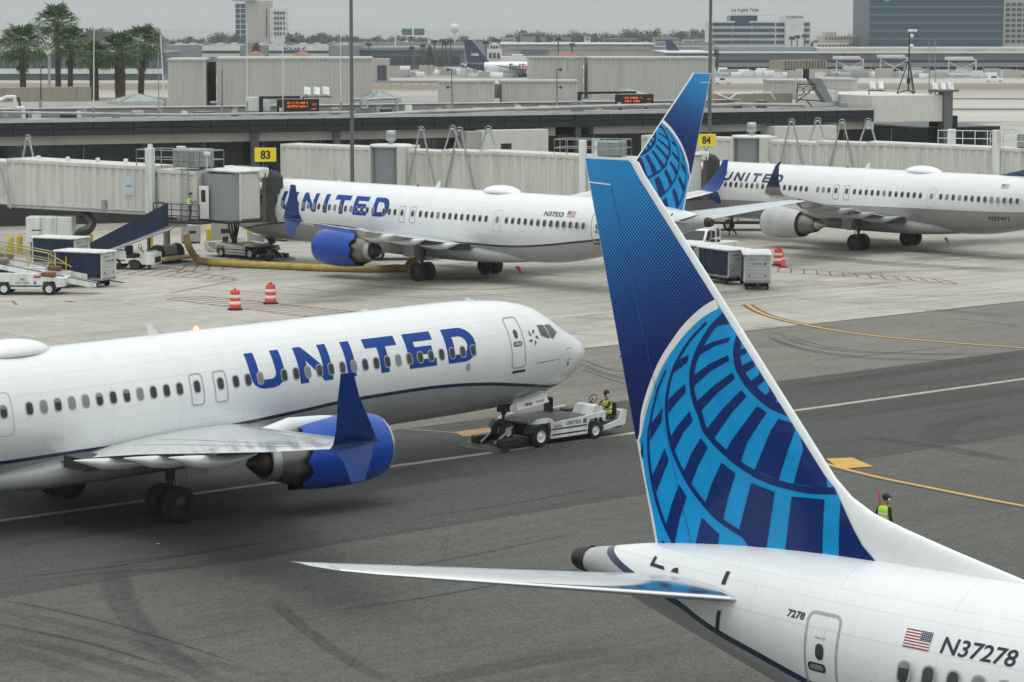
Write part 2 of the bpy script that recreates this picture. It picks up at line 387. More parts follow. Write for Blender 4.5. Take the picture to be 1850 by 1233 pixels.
gpoly('painted_panel', ((820,781),(885,772),(890,786),(838,789)), .012, paint('line_yellow_worn', (.42,.24,.07), .75))
strip('painted_line', [G(700,773), G(830,783)], .16, .012, paint('line_yellow_faint', (.34,.25,.12), .75))
# red hatched service-road edges
def hatch(a0, a1, b0, b1, k):
    a0, a1, b0, b1 = [G(*q) for q in (a0, a1, b0, b1)]
    strip('hatch_line', [a0, a1], .13, .008, M_LRED); strip('hatch_line', [b0, b1], .13, .008, M_LRED)
    for i in range(k + 1):
        t = i / k; t2 = min(1, t + .35 / k); strip('hatch_line', [a0.lerp(a1, t), b0.lerp(b1, t2)], .10, .012, M_LRED)
hatch((300,541), (612,580), (366,535), (700,570), 15)
hatch((205,495), (425,506), (270,478), (420,503), 9)
hatch((318,493), (515,480), (330,480), (480,474), 7)
hatch((1405,492), (1730,514), (1400,483), (1700,505), 13)
strip('painted_line', [G(310,530), G(430,506)], .15, .008, M_LRED)
strip('painted_line', [G(120,546), G(134,545)], .75, .008, M_LRED)
for a, b in (((-5,545),(22,544)), ((22,544),(30,551))): strip('painted_line', [G(*a), G(*b)], .16, .008, M_LRED)
# tyre marks: thin films of rubber with their own shape
def film(name, strength, sc):
    m, nt, bs = base_mat(name); co = ncoord(nt); out = nt.nodes['Material Output']
    tr = nt.nodes.new("ShaderNodeBsdfTransparent"); mxs = nt.nodes.new("ShaderNodeMixShader")
    f = nramp(nt, nnoise(nt, co, sc, 6, .65), [(.30, strength*.35), (.66, strength)])
    bs.inputs['Base Color'].default_value = (.035,.035,.034,1); bs.inputs['Roughness'].default_value = .7
    at = nt.nodes.new("ShaderNodeAttribute"); at.attribute_name = 'feather'
    f = nmath(nt, 'MULTIPLY', f, at.outputs['Fac'])
    nt.links.new(f, mxs.inputs[0]); nt.links.new(tr.outputs[0], mxs.inputs[1]); nt.links.new(bs.outputs[0], mxs.inputs[2]); nt.links.new(mxs.outputs[0], out.inputs[0])
    return m
M_FILM = film('rubber_film', .40, 3.0); M_FILM2 = film('rubber_film_thin', .26, 2.0)
SK = [0]
def skid(pix, wd, m, z=.012, name='tyre_mark'):
    P_ = smooth_pts([G(*q) for q in pix], 8); n = len(P_); lanes = (-.5, -.3, -.08, .12, .32, .5); al = (0, .9, .7, 1.0, .85, 0); SK[0] += 1
    q = MB(); vs_ = []; cs = []; z += .0003 * SK[0]
    for i, p in enumerate(P_):
        t = (P_[min(i+1, n-1)] - P_[max(i-1, 0)]).normalized(); nn = Vector((-t.y, t.x, 0)); k = i / (n - 1)
        w_ = (wd[0] + (wd[1]-wd[0])*k) if isinstance(wd, list) else wd; e = min(1, k * 5, (1 - k) * 5)
        for l, a in zip(lanes, al): vs_.append(Vector((p.x, p.y, z)) + nn * l * w_ * 1.25); cs.append(a * e)
    q.add(vs_, [(i*6+j, i*6+j+1, (i+1)*6+j+1, (i+1)*6+j) for i in range(n-1) for j in range(5)])
    o = q.build(name, m); o['kind'] = 'structure'
    at = o.data.attributes.new('feather', 'FLOAT', 'POINT'); at.data.foreach_set('value', cs)
    return o
skid(((215,1010),(212,1060),(230,1105),(270,1150),(330,1200),(420,1245)), [.85,.65], M_FILM)
skid(((490,1080),(530,1120),(580,1160),(640,1200),(720,1240)), .38, M_FILM)
skid(((-10,1100),(120,1128),(240,1160),(340,1190),(520,1228)), .42, M_FILM2)
skid(((-10,1150),(100,1172),(220,1205),(330,1235)), .5, M_FILM)
skid(((-10,1165),(90,1195),(190,1232)), .5, M_FILM2)
skid(((0,1058),(200,1035),(400,1020),(640,975)), .3, M_FILM2)
skid(((1150,1170),(1000,1190),(860,1215),(760,1235)), .8, M_FILM2)
skid(((1420,760),(1600,735),(1850,700)), 2.4, M_FILM2); skid(((1440,700),(1600,678),(1850,640)), 1.2, M_FILM)
skid(((1550,790),(1640,800),(1750,818),(1850,838)), .8, M_FILM); skid(((1850,740),(1740,760),(1690,790),(1740,800),(1850,790)), 1.1, M_FILM2)
skid(((1400,600),(1450,622),(1540,636),(1700,640),(1850,638)), .35, M_FILM); skid(((1380,604),(1440,630),(1560,648),(1740,652)), .3, M_FILM)
skid(((1650,560),(1740,566),(1850,578)), .5, M_FILM2); skid(((1040,655),(1090,675),(1150,690)), .4, M_FILM)
skid(((820,470),(900,488),(1000,498),(1060,500)), 1.0, M_FILM2); skid(((560,505),(700,520),(860,524),(1000,515)), .9, M_FILM2)
skid(((1360,455),(1500,468),(1650,480),(1850,490)), 2.2, M_FILM); skid(((1500,500),(1620,492),(1850,482)), 1.2, M_FILM2)
skid(((1640,450),(1730,462),(1850,470)), 2.0, M_FILM); skid(((700,500),(820,505),(900,500)), 1.6, M_FILM)
skid(((100,770),(400,735),(560,715)), 2.0, M_FILM2); skid(((0,975),(180,950),(420,915),(700,868),(900,838)), 2.6, M_FILM, .0125)
skid(((0,905),(200,880),(500,840),(860,790)), 2.6, M_FILM, .0125); skid(((900,840),(1150,800)), 2.4, M_FILM2, .0125)
M_FILM3 = film('rubber_film_dark', .75, 4.0)
for pts_, w_ in ((((1390,612),(1470,634),(1600,648),(1850,655)),.13),(((1420,606),(1500,628),(1640,640),(1850,644)),.12),(((1640,556),(1720,562),(1850,572)),.16),(((1700,575),(1780,582),(1850,592)),.12),(((1460,652),(1600,640),(1760,622)),.12),(((1050,650),(1100,668),(1160,676)),.14),(((1045,665),(1090,682),(1150,700)),.12),
    ((( -10,1082),(140,1112),(280,1150),(430,1200)),.12),((( -10,1128),(150,1160),(300,1205)),.14),(((180,1020),(330,1003),(520,975)),.10),(((0,1048),(220,1022),(430,990)),.10),(((560,1110),(800,1075),(1090,1020)),.10),(((640,1040),(820,1010),(1060,960)),.10),(((760,935),(900,915),(1100,880)),.10),
    (((300,520),(450,528),(640,540)),.12),(((720,540),(900,533),(1080,520)),.14),(((520,520),(700,535),(980,548)),.12),(((1000,600),(1060,606),(1110,606)),.14),(((1430,540),(1540,548),(1700,545)),.12),(((1560,530),(1690,536),(1850,528)),.14)): skid(pts_, w_, M_FILM3, .014)
# a scrap of paper on the asphalt
p_ = G(286, 984); tag(MB().poly([(p_.x-.07,p_.y-.03,.02),(p_.x+.03,p_.y-.05,.035),(p_.x+.08,p_.y+.02,.02),(p_.x-.02,p_.y+.05,.03)]).build('paper_scrap', M_WHITE), 'small white paper scrap lying on the dark asphalt below the towed jet', 'litter')

# ================================================================== aircraft (x forward, y to port, z up; x = 0 just behind the over-wing exits)
NOSE = [(0,2.98,2.98,.0),(.02,3.08,2.88,.12),(.06,3.2,2.78,.22),(.2,3.38,2.62,.40),(.45,3.56,2.42,.60),(.8,3.75,2.22,.80),(1.2,3.95,2.04,.99),(1.7,4.22,1.87,1.19),(2.2,4.55,1.74,1.35),(2.8,4.87,1.61,1.50),(3.5,5.09,1.51,1.63),(4.4,5.24,1.43,1.74),(5.5,5.33,1.38,1.82),(7,5.38,1.36,1.88)]
TAIL = [(13.5,5.38,1.36,1.88),(12,5.38,1.40,1.87),(10.5,5.38,1.54,1.82),(9,5.38,1.80,1.73),(7.5,5.37,2.14,1.58),(6,5.33,2.53,1.37),(4.5,5.24,2.95,1.10),(3,5.09,3.38,.80),(1.8,4.92,3.72,.56),(.9,4.75,3.98,.40),(.3,4.63,4.14,.265),(0,4.55,4.22,.2)]
class Body:
    def __init__(s, xn, xt):
        s.xn, s.xt = xn, xt
        T = [(xn - d, a, b, c) for d, a, b, c in NOSE] + [(xt + t, a, b, c) for t, a, b, c in TAIL]
        s.T = T[::-1]
    def sec(s, x):
        T = s.T
        if x <= T[0][0]: return T[0][1:]
        for i in range(len(T) - 1):
            if x <= T[i+1][0]:
                a = T[max(i-1,0)]; b = T[i]; c = T[i+1]; d = T[min(i+2,len(T)-1)]; h = c[0] - b[0]; t = (x - b[0]) / h; o = []
                for k in (1,2,3):
                    mb = (c[k]-a[k])/(c[0]-a[0]) * h if i > 0 else c[k]-b[k]
                    mc = (d[k]-b[k])/(d[0]-b[0]) * h if i + 2 < len(T) else c[k]-b[k]
                    if (c[k]-b[k]) == 0: mb = mc = 0
                    o.append((2*t**3-3*t*t+1)*b[k] + (t**3-2*t*t+t)*mb + (-2*t**3+3*t*t)*c[k] + (t**3-t*t)*mc)
                return o
        return T[-1][1:]
    def side(s, x, z, sd, off=0.0):
        zt, zb, hw = s.sec(x); zc = (zt+zb)/2; hz = max((zt-zb)/2, 1e-3); q = (z - zc) / hz
        q = max(-.999, min(.999, q)); y = hw * math.sqrt(1 - q*q)
        n = Vector((0, y/hw**2, (z-zc)/hz**2)).normalized()
        return Vector((x, sd*(y + n.y*off), z + n.z*off))
    def ring(s, x, n=56):
        zt, zb, hw = s.sec(x); zc = (zt+zb)/2; hz = (zt-zb)/2
        return [Vector((x, hw*math.sin(2*math.pi*i/n), zc + hz*math.cos(2*math.pi*i/n))) for i in range(n)]
def livery(name, curve, x0, x1, z0, z1, hw, white, linec, belly):
    m, nt, bs = base_mat(name); co = ncoord(nt); sp = nt.nodes.new("ShaderNodeSeparateXYZ"); nt.links.new(co, sp.inputs[0])
    f = nmath(nt, 'DIVIDE', nmath(nt, 'SUBTRACT', sp.outputs[0], x0), x1 - x0)
    fc = nt.nodes.new("ShaderNodeFloatCurve"); nt.links.new(f, fc.inputs['Value']); cu = fc.mapping.curves[0]
    pts = sorted(((x-x0)/(x1-x0), (z-z0)/(z1-z0)) for x, z in curve)
    while len(cu.points) < len(pts): cu.points.new(.5, .5)
    for q, p in zip(cu.points, pts): q.location = p
    fc.mapping.update()
    zl = nmath(nt, 'ADD', nmath(nt, 'MULTIPLY', fc.outputs[0], z1 - z0), z0)
    d = nmath(nt, 'SUBTRACT', sp.outputs[2], zl)
    line = nmath(nt, 'LESS_THAN', nmath(nt, 'ABSOLUTE', d), hw); below = nmath(nt, 'LESS_THAN', d, 0.0)
    # skin seams and grime: very faint
    fr = nmath(nt, 'FRACT', nmath(nt, 'DIVIDE', sp.outputs[0], 2.54)); seam = nmath(nt, 'LESS_THAN', fr, .006)
    for zz in (3.22, 4.28, 4.75): seam = nmath(nt, 'MAXIMUM', seam, nmath(nt, 'LESS_THAN', nmath(nt, 'ABSOLUTE', nmath(nt, 'SUBTRACT', sp.outputs[2], zz)), .008))
    pb = nt.nodes.new("ShaderNodeTexBrick"); pb.offset = .5; cv = nt.nodes.new("ShaderNodeCombineXYZ"); nt.links.new(sp.outputs[0], cv.inputs[0]); nt.links.new(sp.outputs[2], cv.inputs[1]); nt.links.new(cv.outputs[0], pb.inputs['Vector'])
    pb.inputs['Scale'].default_value = 1.0; pb.inputs['Brick Width'].default_value = 1.27; pb.inputs['Row Height'].default_value = .71; pb.inputs['Mortar Size'].default_value = .006; pb.inputs['Color1'].default_value = (1,1,1,1); pb.inputs['Color2'].default_value = (.965,.967,.97,1); pb.inputs['Mortar'].default_value = (.80,.80,.81,1)
    gr = nramp(nt, nnoise(nt, nmap(nt, co, sc=(1.2,1,.15)), 1.3, 6, .62), [(.35, .0), (.8, .30)])
    wc = nmix(nt, gr, white, tuple(c*.80 for c in white)); wc = nmix(nt, nmath(nt, 'MULTIPLY', seam, .22), wc, (.28,.29,.30))
    bc = nmix(nt, gr, belly, tuple(c*.55 for c in belly)); bc = nmix(nt, nmath(nt, 'MULTIPLY', seam, .4), bc, (.1,.1,.1))
    c = nmix(nt, below, wc, bc); c = nmix(nt, .8, c, pb.outputs['Color'], 'MULTIPLY'); c = nmix(nt, line, c, linec)
    nt.links.new(c, bs.inputs['Base Color']); bs.inputs['Roughness'].default_value = .28
    bs.inputs['Coat Weight'].default_value = .55; bs.inputs['Coat Roughness'].default_value = .06
    b = nt.nodes.new("ShaderNodeBump"); b.inputs['Strength'].default_value = .22; b.inputs['Distance'].default_value = .02
    nt.links.new(nnoise(nt, nmap(nt, co, sc=(.8,1,1)), 1.4, 2, .4), b.inputs['Height']); nt.links.new(b.outputs[0], bs.inputs['Normal'])
    return m
NAVY = (.006,.012,.062)
def new_curve(xt): return [(20.2,1.55),(18.0,1.98),(17.0,2.10),(15.3,2.36),(12.9,2.66),(10.8,2.77),(8.7,2.765),(6.6,2.72),(5.2,2.62),(2,2.44),(-1.3,2.31),(-4,2.32),(xt+14.3,2.33),(xt+11.2,2.57),(xt+9.1,2.84),(xt+7.3,3.08),(xt+5.6,3.43),(xt+4.2,3.73),(xt+3.25,4.06),(xt+1.9,4.38),(xt+1.2,4.62),(xt+.9,4.78),(xt+.7,5.1)]
M_LIVA = livery('fuselage_new_paint', new_curve(-21.28), -22, 21, 1, 6, .062, (.76,.775,.78), NAVY, (.36,.37,.37))
M_LIVD = livery('fuselage_new_paint_short', new_curve(-19.9), -22, 21, 1, 6, .075, (.76,.775,.78), NAVY, (.40,.41,.41))
M_LIVC = livery('fuselage_old_paint', [(20.2,2.3),(16,2.62),(12.4,2.72),(4.9,2.83),(-4,2.97),(-12.9,3.1),(-22,3.5)], -22, 21, 1, 6, .022, (.72,.73,.73), (.30,.16,.12), (.29,.29,.285))
M_UBLUE = mat('letter_blue', (.0,.046,.26), .4, var=.06, coat=.0, spec=.25)
M_OLDBLUE = mat('letter_navy', (.012,.022,.085), .35, var=.06, coat=.3)
M_ENGB = mat('engine_blue', (.0,.052,.35), .25, var=.10, coat=.15, spec=.3, scale=1.2)
M_ENGG = mat('engine_grey', (.42,.42,.41), .35, var=.1, dirt=.25, coat=.2, scale=1.2)
M_WINGL = mat('wing_grey', (.66,.68,.69), .16, .25, var=.05, dirt=.12, coat=.6, scale=.8)
M_WINGUND = mat('wing_underside', (.40,.41,.41), .4, var=.08, dirt=.2)
M_WINGLET = mat('winglet_blue', (.0,.034,.20), .25, var=.05, coat=.1, spec=.3)
M_WINGLETN = mat('winglet_navy', (.006,.022,.09), .25, var=.05, coat=.5)
M_HOT = mat('exhaust_metal', (.20,.185,.17), .38, .9, var=.25, scale=3)
M_PLUG = mat('exhaust_plug', (.06,.052,.048), .45, .8, var=.3, scale=3)
M_PANE = mat('cabin_pane', (.03,.036,.038), .12, var=.35, scale=3, spec=.6)
M_PANEL2 = mat('cabin_pane_dark', (.012,.014,.016), .1, var=.1, spec=.6)
M_SHADE = mat('cabin_shade', (.20,.205,.20), .35, var=.1)
M_WFRAME = mat('cabin_window_frame', (.36,.37,.38), .4, .3, var=.08)
M_SEAL = mat('door_outline', (.36,.37,.38), .45, var=.06)
M_ACWHITE = mat('aircraft_white', (.81,.82,.82), .28, var=.03, dirt=.06, coat=.5)
M_TAILMET = mat('apu_metal', (.05,.046,.042), .4, .8, var=.25, scale=5)
M_GDARK = mat('globe_dark', (.0,.020,.14), .25, var=.10, coat=.15, spec=.3)
M_GLIGHT = mat('globe_light', (.0,.30,.66), .25, var=.08, coat=.15, spec=.3)
def halftone():
    m, nt, bs = base_mat('fin_halftone'); co = ncoord(nt); sp = nt.nodes.new("ShaderNodeSeparateXYZ"); nt.links.new(co, sp.inputs[0])
    x, z = sp.outputs[0], sp.outputs[2]; s = .085
    fa = nmath(nt, 'SUBTRACT', nmath(nt, 'FRACT', nmath(nt, 'DIVIDE', nmath(nt, 'ADD', x, z), s)), .5)
    fb = nmath(nt, 'SUBTRACT', nmath(nt, 'FRACT', nmath(nt, 'DIVIDE', nmath(nt, 'SUBTRACT', z, x), s)), .5)
    d = nmath(nt, 'SQRT', nmath(nt, 'ADD', nmath(nt, 'MULTIPLY', fa, fa), nmath(nt, 'MULTIPLY', fb, fb)))
    # dot size falls off away from the upper trailing corner (x is measured from the tail cone here)
    g = nmath(nt, 'SUBTRACT', nmath(nt, 'MULTIPLY', nmath(nt, 'SUBTRACT', 13.1, z), .95), nmath(nt, 'MULTIPLY', x, -.42))
    r = nmath(nt, 'SUBTRACT', .66, nmath(nt, 'MULTIPLY', g, .115)); r = nmath(nt, 'MAXIMUM', r, 0.0)
    f = nmath(nt, 'MULTIPLY', nmath(nt, 'LESS_THAN', d, r), nmath(nt, 'MINIMUM', 1.0, nmath(nt, 'ADD', .25, nmath(nt, 'MULTIPLY', r, 1.9))))
    nav = nramp(nt, nmath(nt, 'DIVIDE', g, 8.0), [(.25, (.004,.040,.24)), (.62, (.002,.017,.125)), (1.0, (.002,.006,.04))])
    nt.links.new(nmix(nt, f, nav, (.02,.30,.68)), bs.inputs['Base Color']); bs.inputs['Roughness'].default_value = .25; bs.inputs['Specular IOR Level'].default_value = .3
    bs.inputs['Coat Weight'].default_value = .15; bs.inputs['Coat Roughness'].default_value = .05
    return m
M_HALF = halftone()

FIN = {"arcs":{"1":[0.2,[[4.176,9.412],[4.113,9.262],[4.064,9.071],[4.067,8.874],[4.121,8.681],[4.24,8.505],[4.384,8.362],[4.579,8.215],[4.824,8.073],[5.092,7.976],[5.421,7.906]]],"2":[0.15,[[3.92,9.781],[3.687,9.598],[3.492,9.422],[3.336,9.225],[3.192,9.014],[3.088,8.816],[3.015,8.63],[2.977,8.437],[2.977,8.246],[3.011,8.038],[3.091,7.834],[3.208,7.634],[3.292,7.41],[3.448,7.257],[3.634,7.119],[3.847,6.985],[4.058,6.866],[4.294,6.763],[4.554,6.668],[4.5,6.672],[4.835,6.592],[5.167,6.541],[5.496,6.514],[5.876,6.504],[6.437,6.551]]],"3":[0.14,[[3.32,9.475],[3.057,9.234],[2.872,9.04],[2.686,8.792],[2.526,8.545],[2.42,8.28],[2.354,8.039],[2.321,7.8],[2.323,7.587],[2.347,7.375],[2.363,7.312],[2.4,7.145],[2.47,6.938],[2.581,6.715],[2.732,6.497],[2.897,6.281],[3.087,6.09],[3.303,5.904],[3.545,5.722],[3.785,5.605],[4.049,5.502],[4.286,5.407],[4.577,5.164],[5.08,5.075]]],"4":[0.11,[[2.31,8.461],[2.189,8.237],[2.081,8.013],[2.001,7.769],[1.934,7.547],[1.886,7.327],[1.845,7.171],[1.839,6.89],[1.855,6.632],[1.898,6.377],[1.964,6.104],[2.049,5.833],[2.153,5.586],[2.279,5.343],[2.432,5.125],[2.529,4.976]]]},"bars":[[[4.152,9.286],[4.254,9.346],[4.307,9.273],[4.127,9.201]],[[4.104,9.006],[4.425,9.122],[4.49,9.061],[4.123,8.889]],[[4.167,8.702],[4.582,8.908],[4.66,8.832],[4.239,8.567]],[[4.383,8.414],[4.764,8.697],[4.855,8.598],[4.526,8.299]],[[4.741,8.175],[4.997,8.42],[5.126,8.278],[4.972,8.067]],[[5.218,8.009],[5.28,8.097],[5.447,7.878],[5.333,7.928]],[[3.687,9.583],[4.013,9.633],[4.053,9.543],[3.505,9.41]],[[3.193,8.972],[3.456,9.105],[3.9,9.24],[3.85,9.138],[3.536,9.043],[3.102,8.79]],[[3.012,8.408],[3.408,8.676],[3.861,8.889],[3.901,8.792],[3.463,8.554],[3.028,8.209]],[[3.071,7.885],[3.519,8.255],[3.974,8.565],[4.046,8.455],[3.626,8.139],[3.167,7.694]],[[3.37,7.408],[3.761,7.838],[4.199,8.246],[4.33,8.14],[3.971,7.775],[3.541,7.225],[3.366,7.418]],[[4.582,7.973],[4.807,7.875],[4.373,7.262],[4.202,6.826],[3.846,7.012],[3.983,7.236]],[[5.083,7.775],[5.507,7.71],[5.452,7.591],[5.133,6.616],[4.555,6.728],[4.918,7.534]],[[5.729,7.52],[6.246,6.815],[6.223,6.613],[6.41,6.569],[5.487,6.591]],[[2.633,8.681],[2.901,8.817],[2.854,8.648],[2.473,8.402]],[[2.37,7.869],[2.585,8.061],[2.813,8.231],[2.815,8.051],[2.587,7.848],[2.372,7.602]],[[2.926,7.701],[3.003,7.529],[2.752,7.246],[2.53,6.88],[2.433,7.137],[2.615,7.381]],[[2.76,6.461],[2.971,6.866],[3.217,7.211],[3.397,7.036],[3.187,6.72],[2.938,6.211]],[[3.298,5.882],[3.511,6.376],[3.744,6.788],[4.092,6.614],[3.91,6.149],[3.745,5.61]],[[4.475,6.476],[5.046,6.369],[4.827,5.256],[4.136,5.436]],[[5.445,6.335],[6.193,6.366],[6.154,5.226],[5.271,5.204]],[[4.827,5.251],[5.271,5.199],[6.154,5.217],[6.54,5.272],[6.546,6.365],[6.71,6.122],[6.845,5.919],[7.061,5.618],[7.485,5.242],[6.329,5.155],[5.093,5.07],[4.463,5.251],[4.136,5.431]],[[1.918,7.351],[2.231,7.705],[2.179,7.4],[1.879,6.991]],[[1.935,6.284],[2.279,6.9],[2.382,6.671],[2.021,5.938]],[[2.293,5.334],[2.44,5.774],[2.654,6.219],[2.846,5.992],[2.66,5.544],[2.524,5.008]],[[3.032,4.981],[3.226,5.634],[3.669,5.356],[3.62,5.04]],[[4.08,5.167],[4.316,5.115],[4.081,5.089]],[[1.694,6.993],[1.702,6.658],[1.666,6.621],[1.631,6.758]],[[2.213,5.052],[2.311,4.935],[2.173,4.921]]],"white":[[3.787,9.969],[3.396,9.774],[3.08,9.562],[2.762,9.285],[2.495,8.988],[2.253,8.691],[2.064,8.396],[1.902,8.081],[1.766,7.767],[1.671,7.477],[1.634,7.159],[1.579,6.991]],"light":[[3.814,9.877],[3.502,9.73],[3.187,9.528],[2.869,9.272],[2.603,8.997],[2.362,8.7],[2.16,8.405],[1.998,8.09],[1.863,7.777],[1.755,7.486],[1.684,7.176],[1.594,6.971],[1.775,6.146],[1.932,5.601],[2.096,4.917],[2.991,4.954],[4.128,4.981],[6.329,5.162],[7.498,5.244],[7.061,5.618],[6.845,5.919],[6.71,6.122],[6.492,6.447],[6.246,6.815],[5.724,7.531],[5.434,7.887],[5.126,8.267],[4.842,8.601],[4.477,9.064],[4.228,9.385]]}
def fin_le(z):   # leading edge, metres ahead of the tail cone end
    T = [(4.9,11.2),(5.36,10.75),(5.43,10.44),(5.74,9.05),(6.0,7.97),(6.21,7.23),(6.46,6.73),(6.78,6.35),(12.28,1.66),(12.5,1.52),(12.56,1.38)]
    for a, b in zip(T[:-1], T[1:]):
        if z <= b[0]: return a[1] + (b[1]-a[1]) * (z-a[0]) / (b[0]-a[0])
    return T[-1][1]
def fin_te(z): return .1 + (12.55 - z) * (1.92 / 7.68)
def fin_half(x, z):
    le, te = fin_le(z), fin_te(z); c = max(le - te, .05); s = min(max((le - x) / c, 0.0), 1.0)
    zz = max(z, 6.78); t = .10 * max(6.35 - .857*(min(zz, 12.3) - 6.78) - fin_te(zz), .6)
    return .5 * t * 2.6 * (.2969*math.sqrt(s) - .126*s - .3516*s*s + .2843*s**3 - .1015*s**4) / .2 * .4 + .004
WING = [  # y, leading x, trailing x, mid z, thickness
    (1.0,4.3,-4.4,2.02,1.05),(1.9,3.78,-4.42,2.17,1.0),(3.3,2.45,-4.40,2.42,.86),(5.6,1.15,-4.36,2.78,.66),(9.5,-1.03,-5.23,3.38,.44),(13.5,-3.27,-6.15,4.0,.29),(17.2,-5.34,-7.02,4.62,.17)]
def foil(y, xl, xt, zm, th, n=14, tw=0.0):
    up = []; lo = []; c = xl - xt
    for i in range(n + 1):
        s = (1 - math.cos(math.pi * i / n)) / 2; t = th/2 * 5 * (.2969*math.sqrt(s) - .126*s - .3516*s*s + .2843*s**3 - .1036*s**4) * 1.0
        x = xl - c * s; cam_ = .02 * c * (1 - (2*s-1)**2); up.append(Vector((x, y, zm + cam_ + t*1.05))); lo.append(Vector((x, y, zm + cam_ - t*.95)))
    return up + lo[-2:0:-1]
def gear_wheel(mb, x, y, r, wd, hub=1):
    mb.lathe([(-wd/2, r*.5), (-wd/2, r*.86), (-wd*.36, r*.97), (0, r), (wd*.36, r*.97), (wd/2, r*.86), (wd/2, r*.5)], (x, y, r), (0,1,0), 28, 0)
    for s in (-1, 1): mb.lathe([(s*wd*.46, 0.0), (s*wd*.46, r*.18), (s*wd*.34, r*.26), (s*wd*.36, r*.52)], (x, y, r), (0,1,0), 20, hub)
LETTERS = {  # outlines of the big title letters in a unit-height box, strokes .34 wide
    'U': (1.25, [[(0,1),(0,.38),(.04,.25),(.12,.13),(.26,.04),(.45,0),(.8,0),(.99,.04),(1.13,.13),(1.21,.25),(1.25,.38),(1.25,1),(.93,1),(.93,.40),(.90,.33),(.83,.27),(.74,.25),(.51,.25),(.42,.27),(.35,.33),(.32,.40),(.32,1)]]),
    'N': (1.25, [[(0,0),(.32,0),(.32,.62),(.30,1),(0,1)],[(.93,0),(1.25,0),(1.25,1),(.93,1)],[(.32,.62),(.93,0),(.93,.40),(.30,1)]]),
    'I': (.34, [[(0,0),(.34,0),(.34,1),(0,1)]]),
    'T': (1.25, [[(0,.74),(1.25,.74),(1.25,1),(0,1)],[(.455,0),(.795,0),(.795,.74),(.455,.74)]]),
    'E': (1.13, [[(0,0),(.33,0),(.33,1),(0,1)],[(.33,0),(1.13,0),(1.13,.24),(.33,.24)],[(.33,.38),(1.02,.38),(1.02,.61),(.33,.61)],[(.33,.76),(1.13,.76),(1.13,1),(.33,1)]]),
    'D': (1.25, [[(0,0),(.33,0),(.33,1),(0,1)],[(.33,.76),(.62,.76),(.74,.73),(.84,.65),(.90,.5),(1.25,.5),(1.22,.68),(1.13,.82),(1.0,.92),(.84,.98),(.7,1),(.33,1)],[(.33,0),(.7,0),(.84,.02),(1.0,.08),(1.13,.18),(1.22,.32),(1.25,.5),(.90,.5),(.84,.35),(.74,.27),(.62,.24),(.33,.24)]]),
}
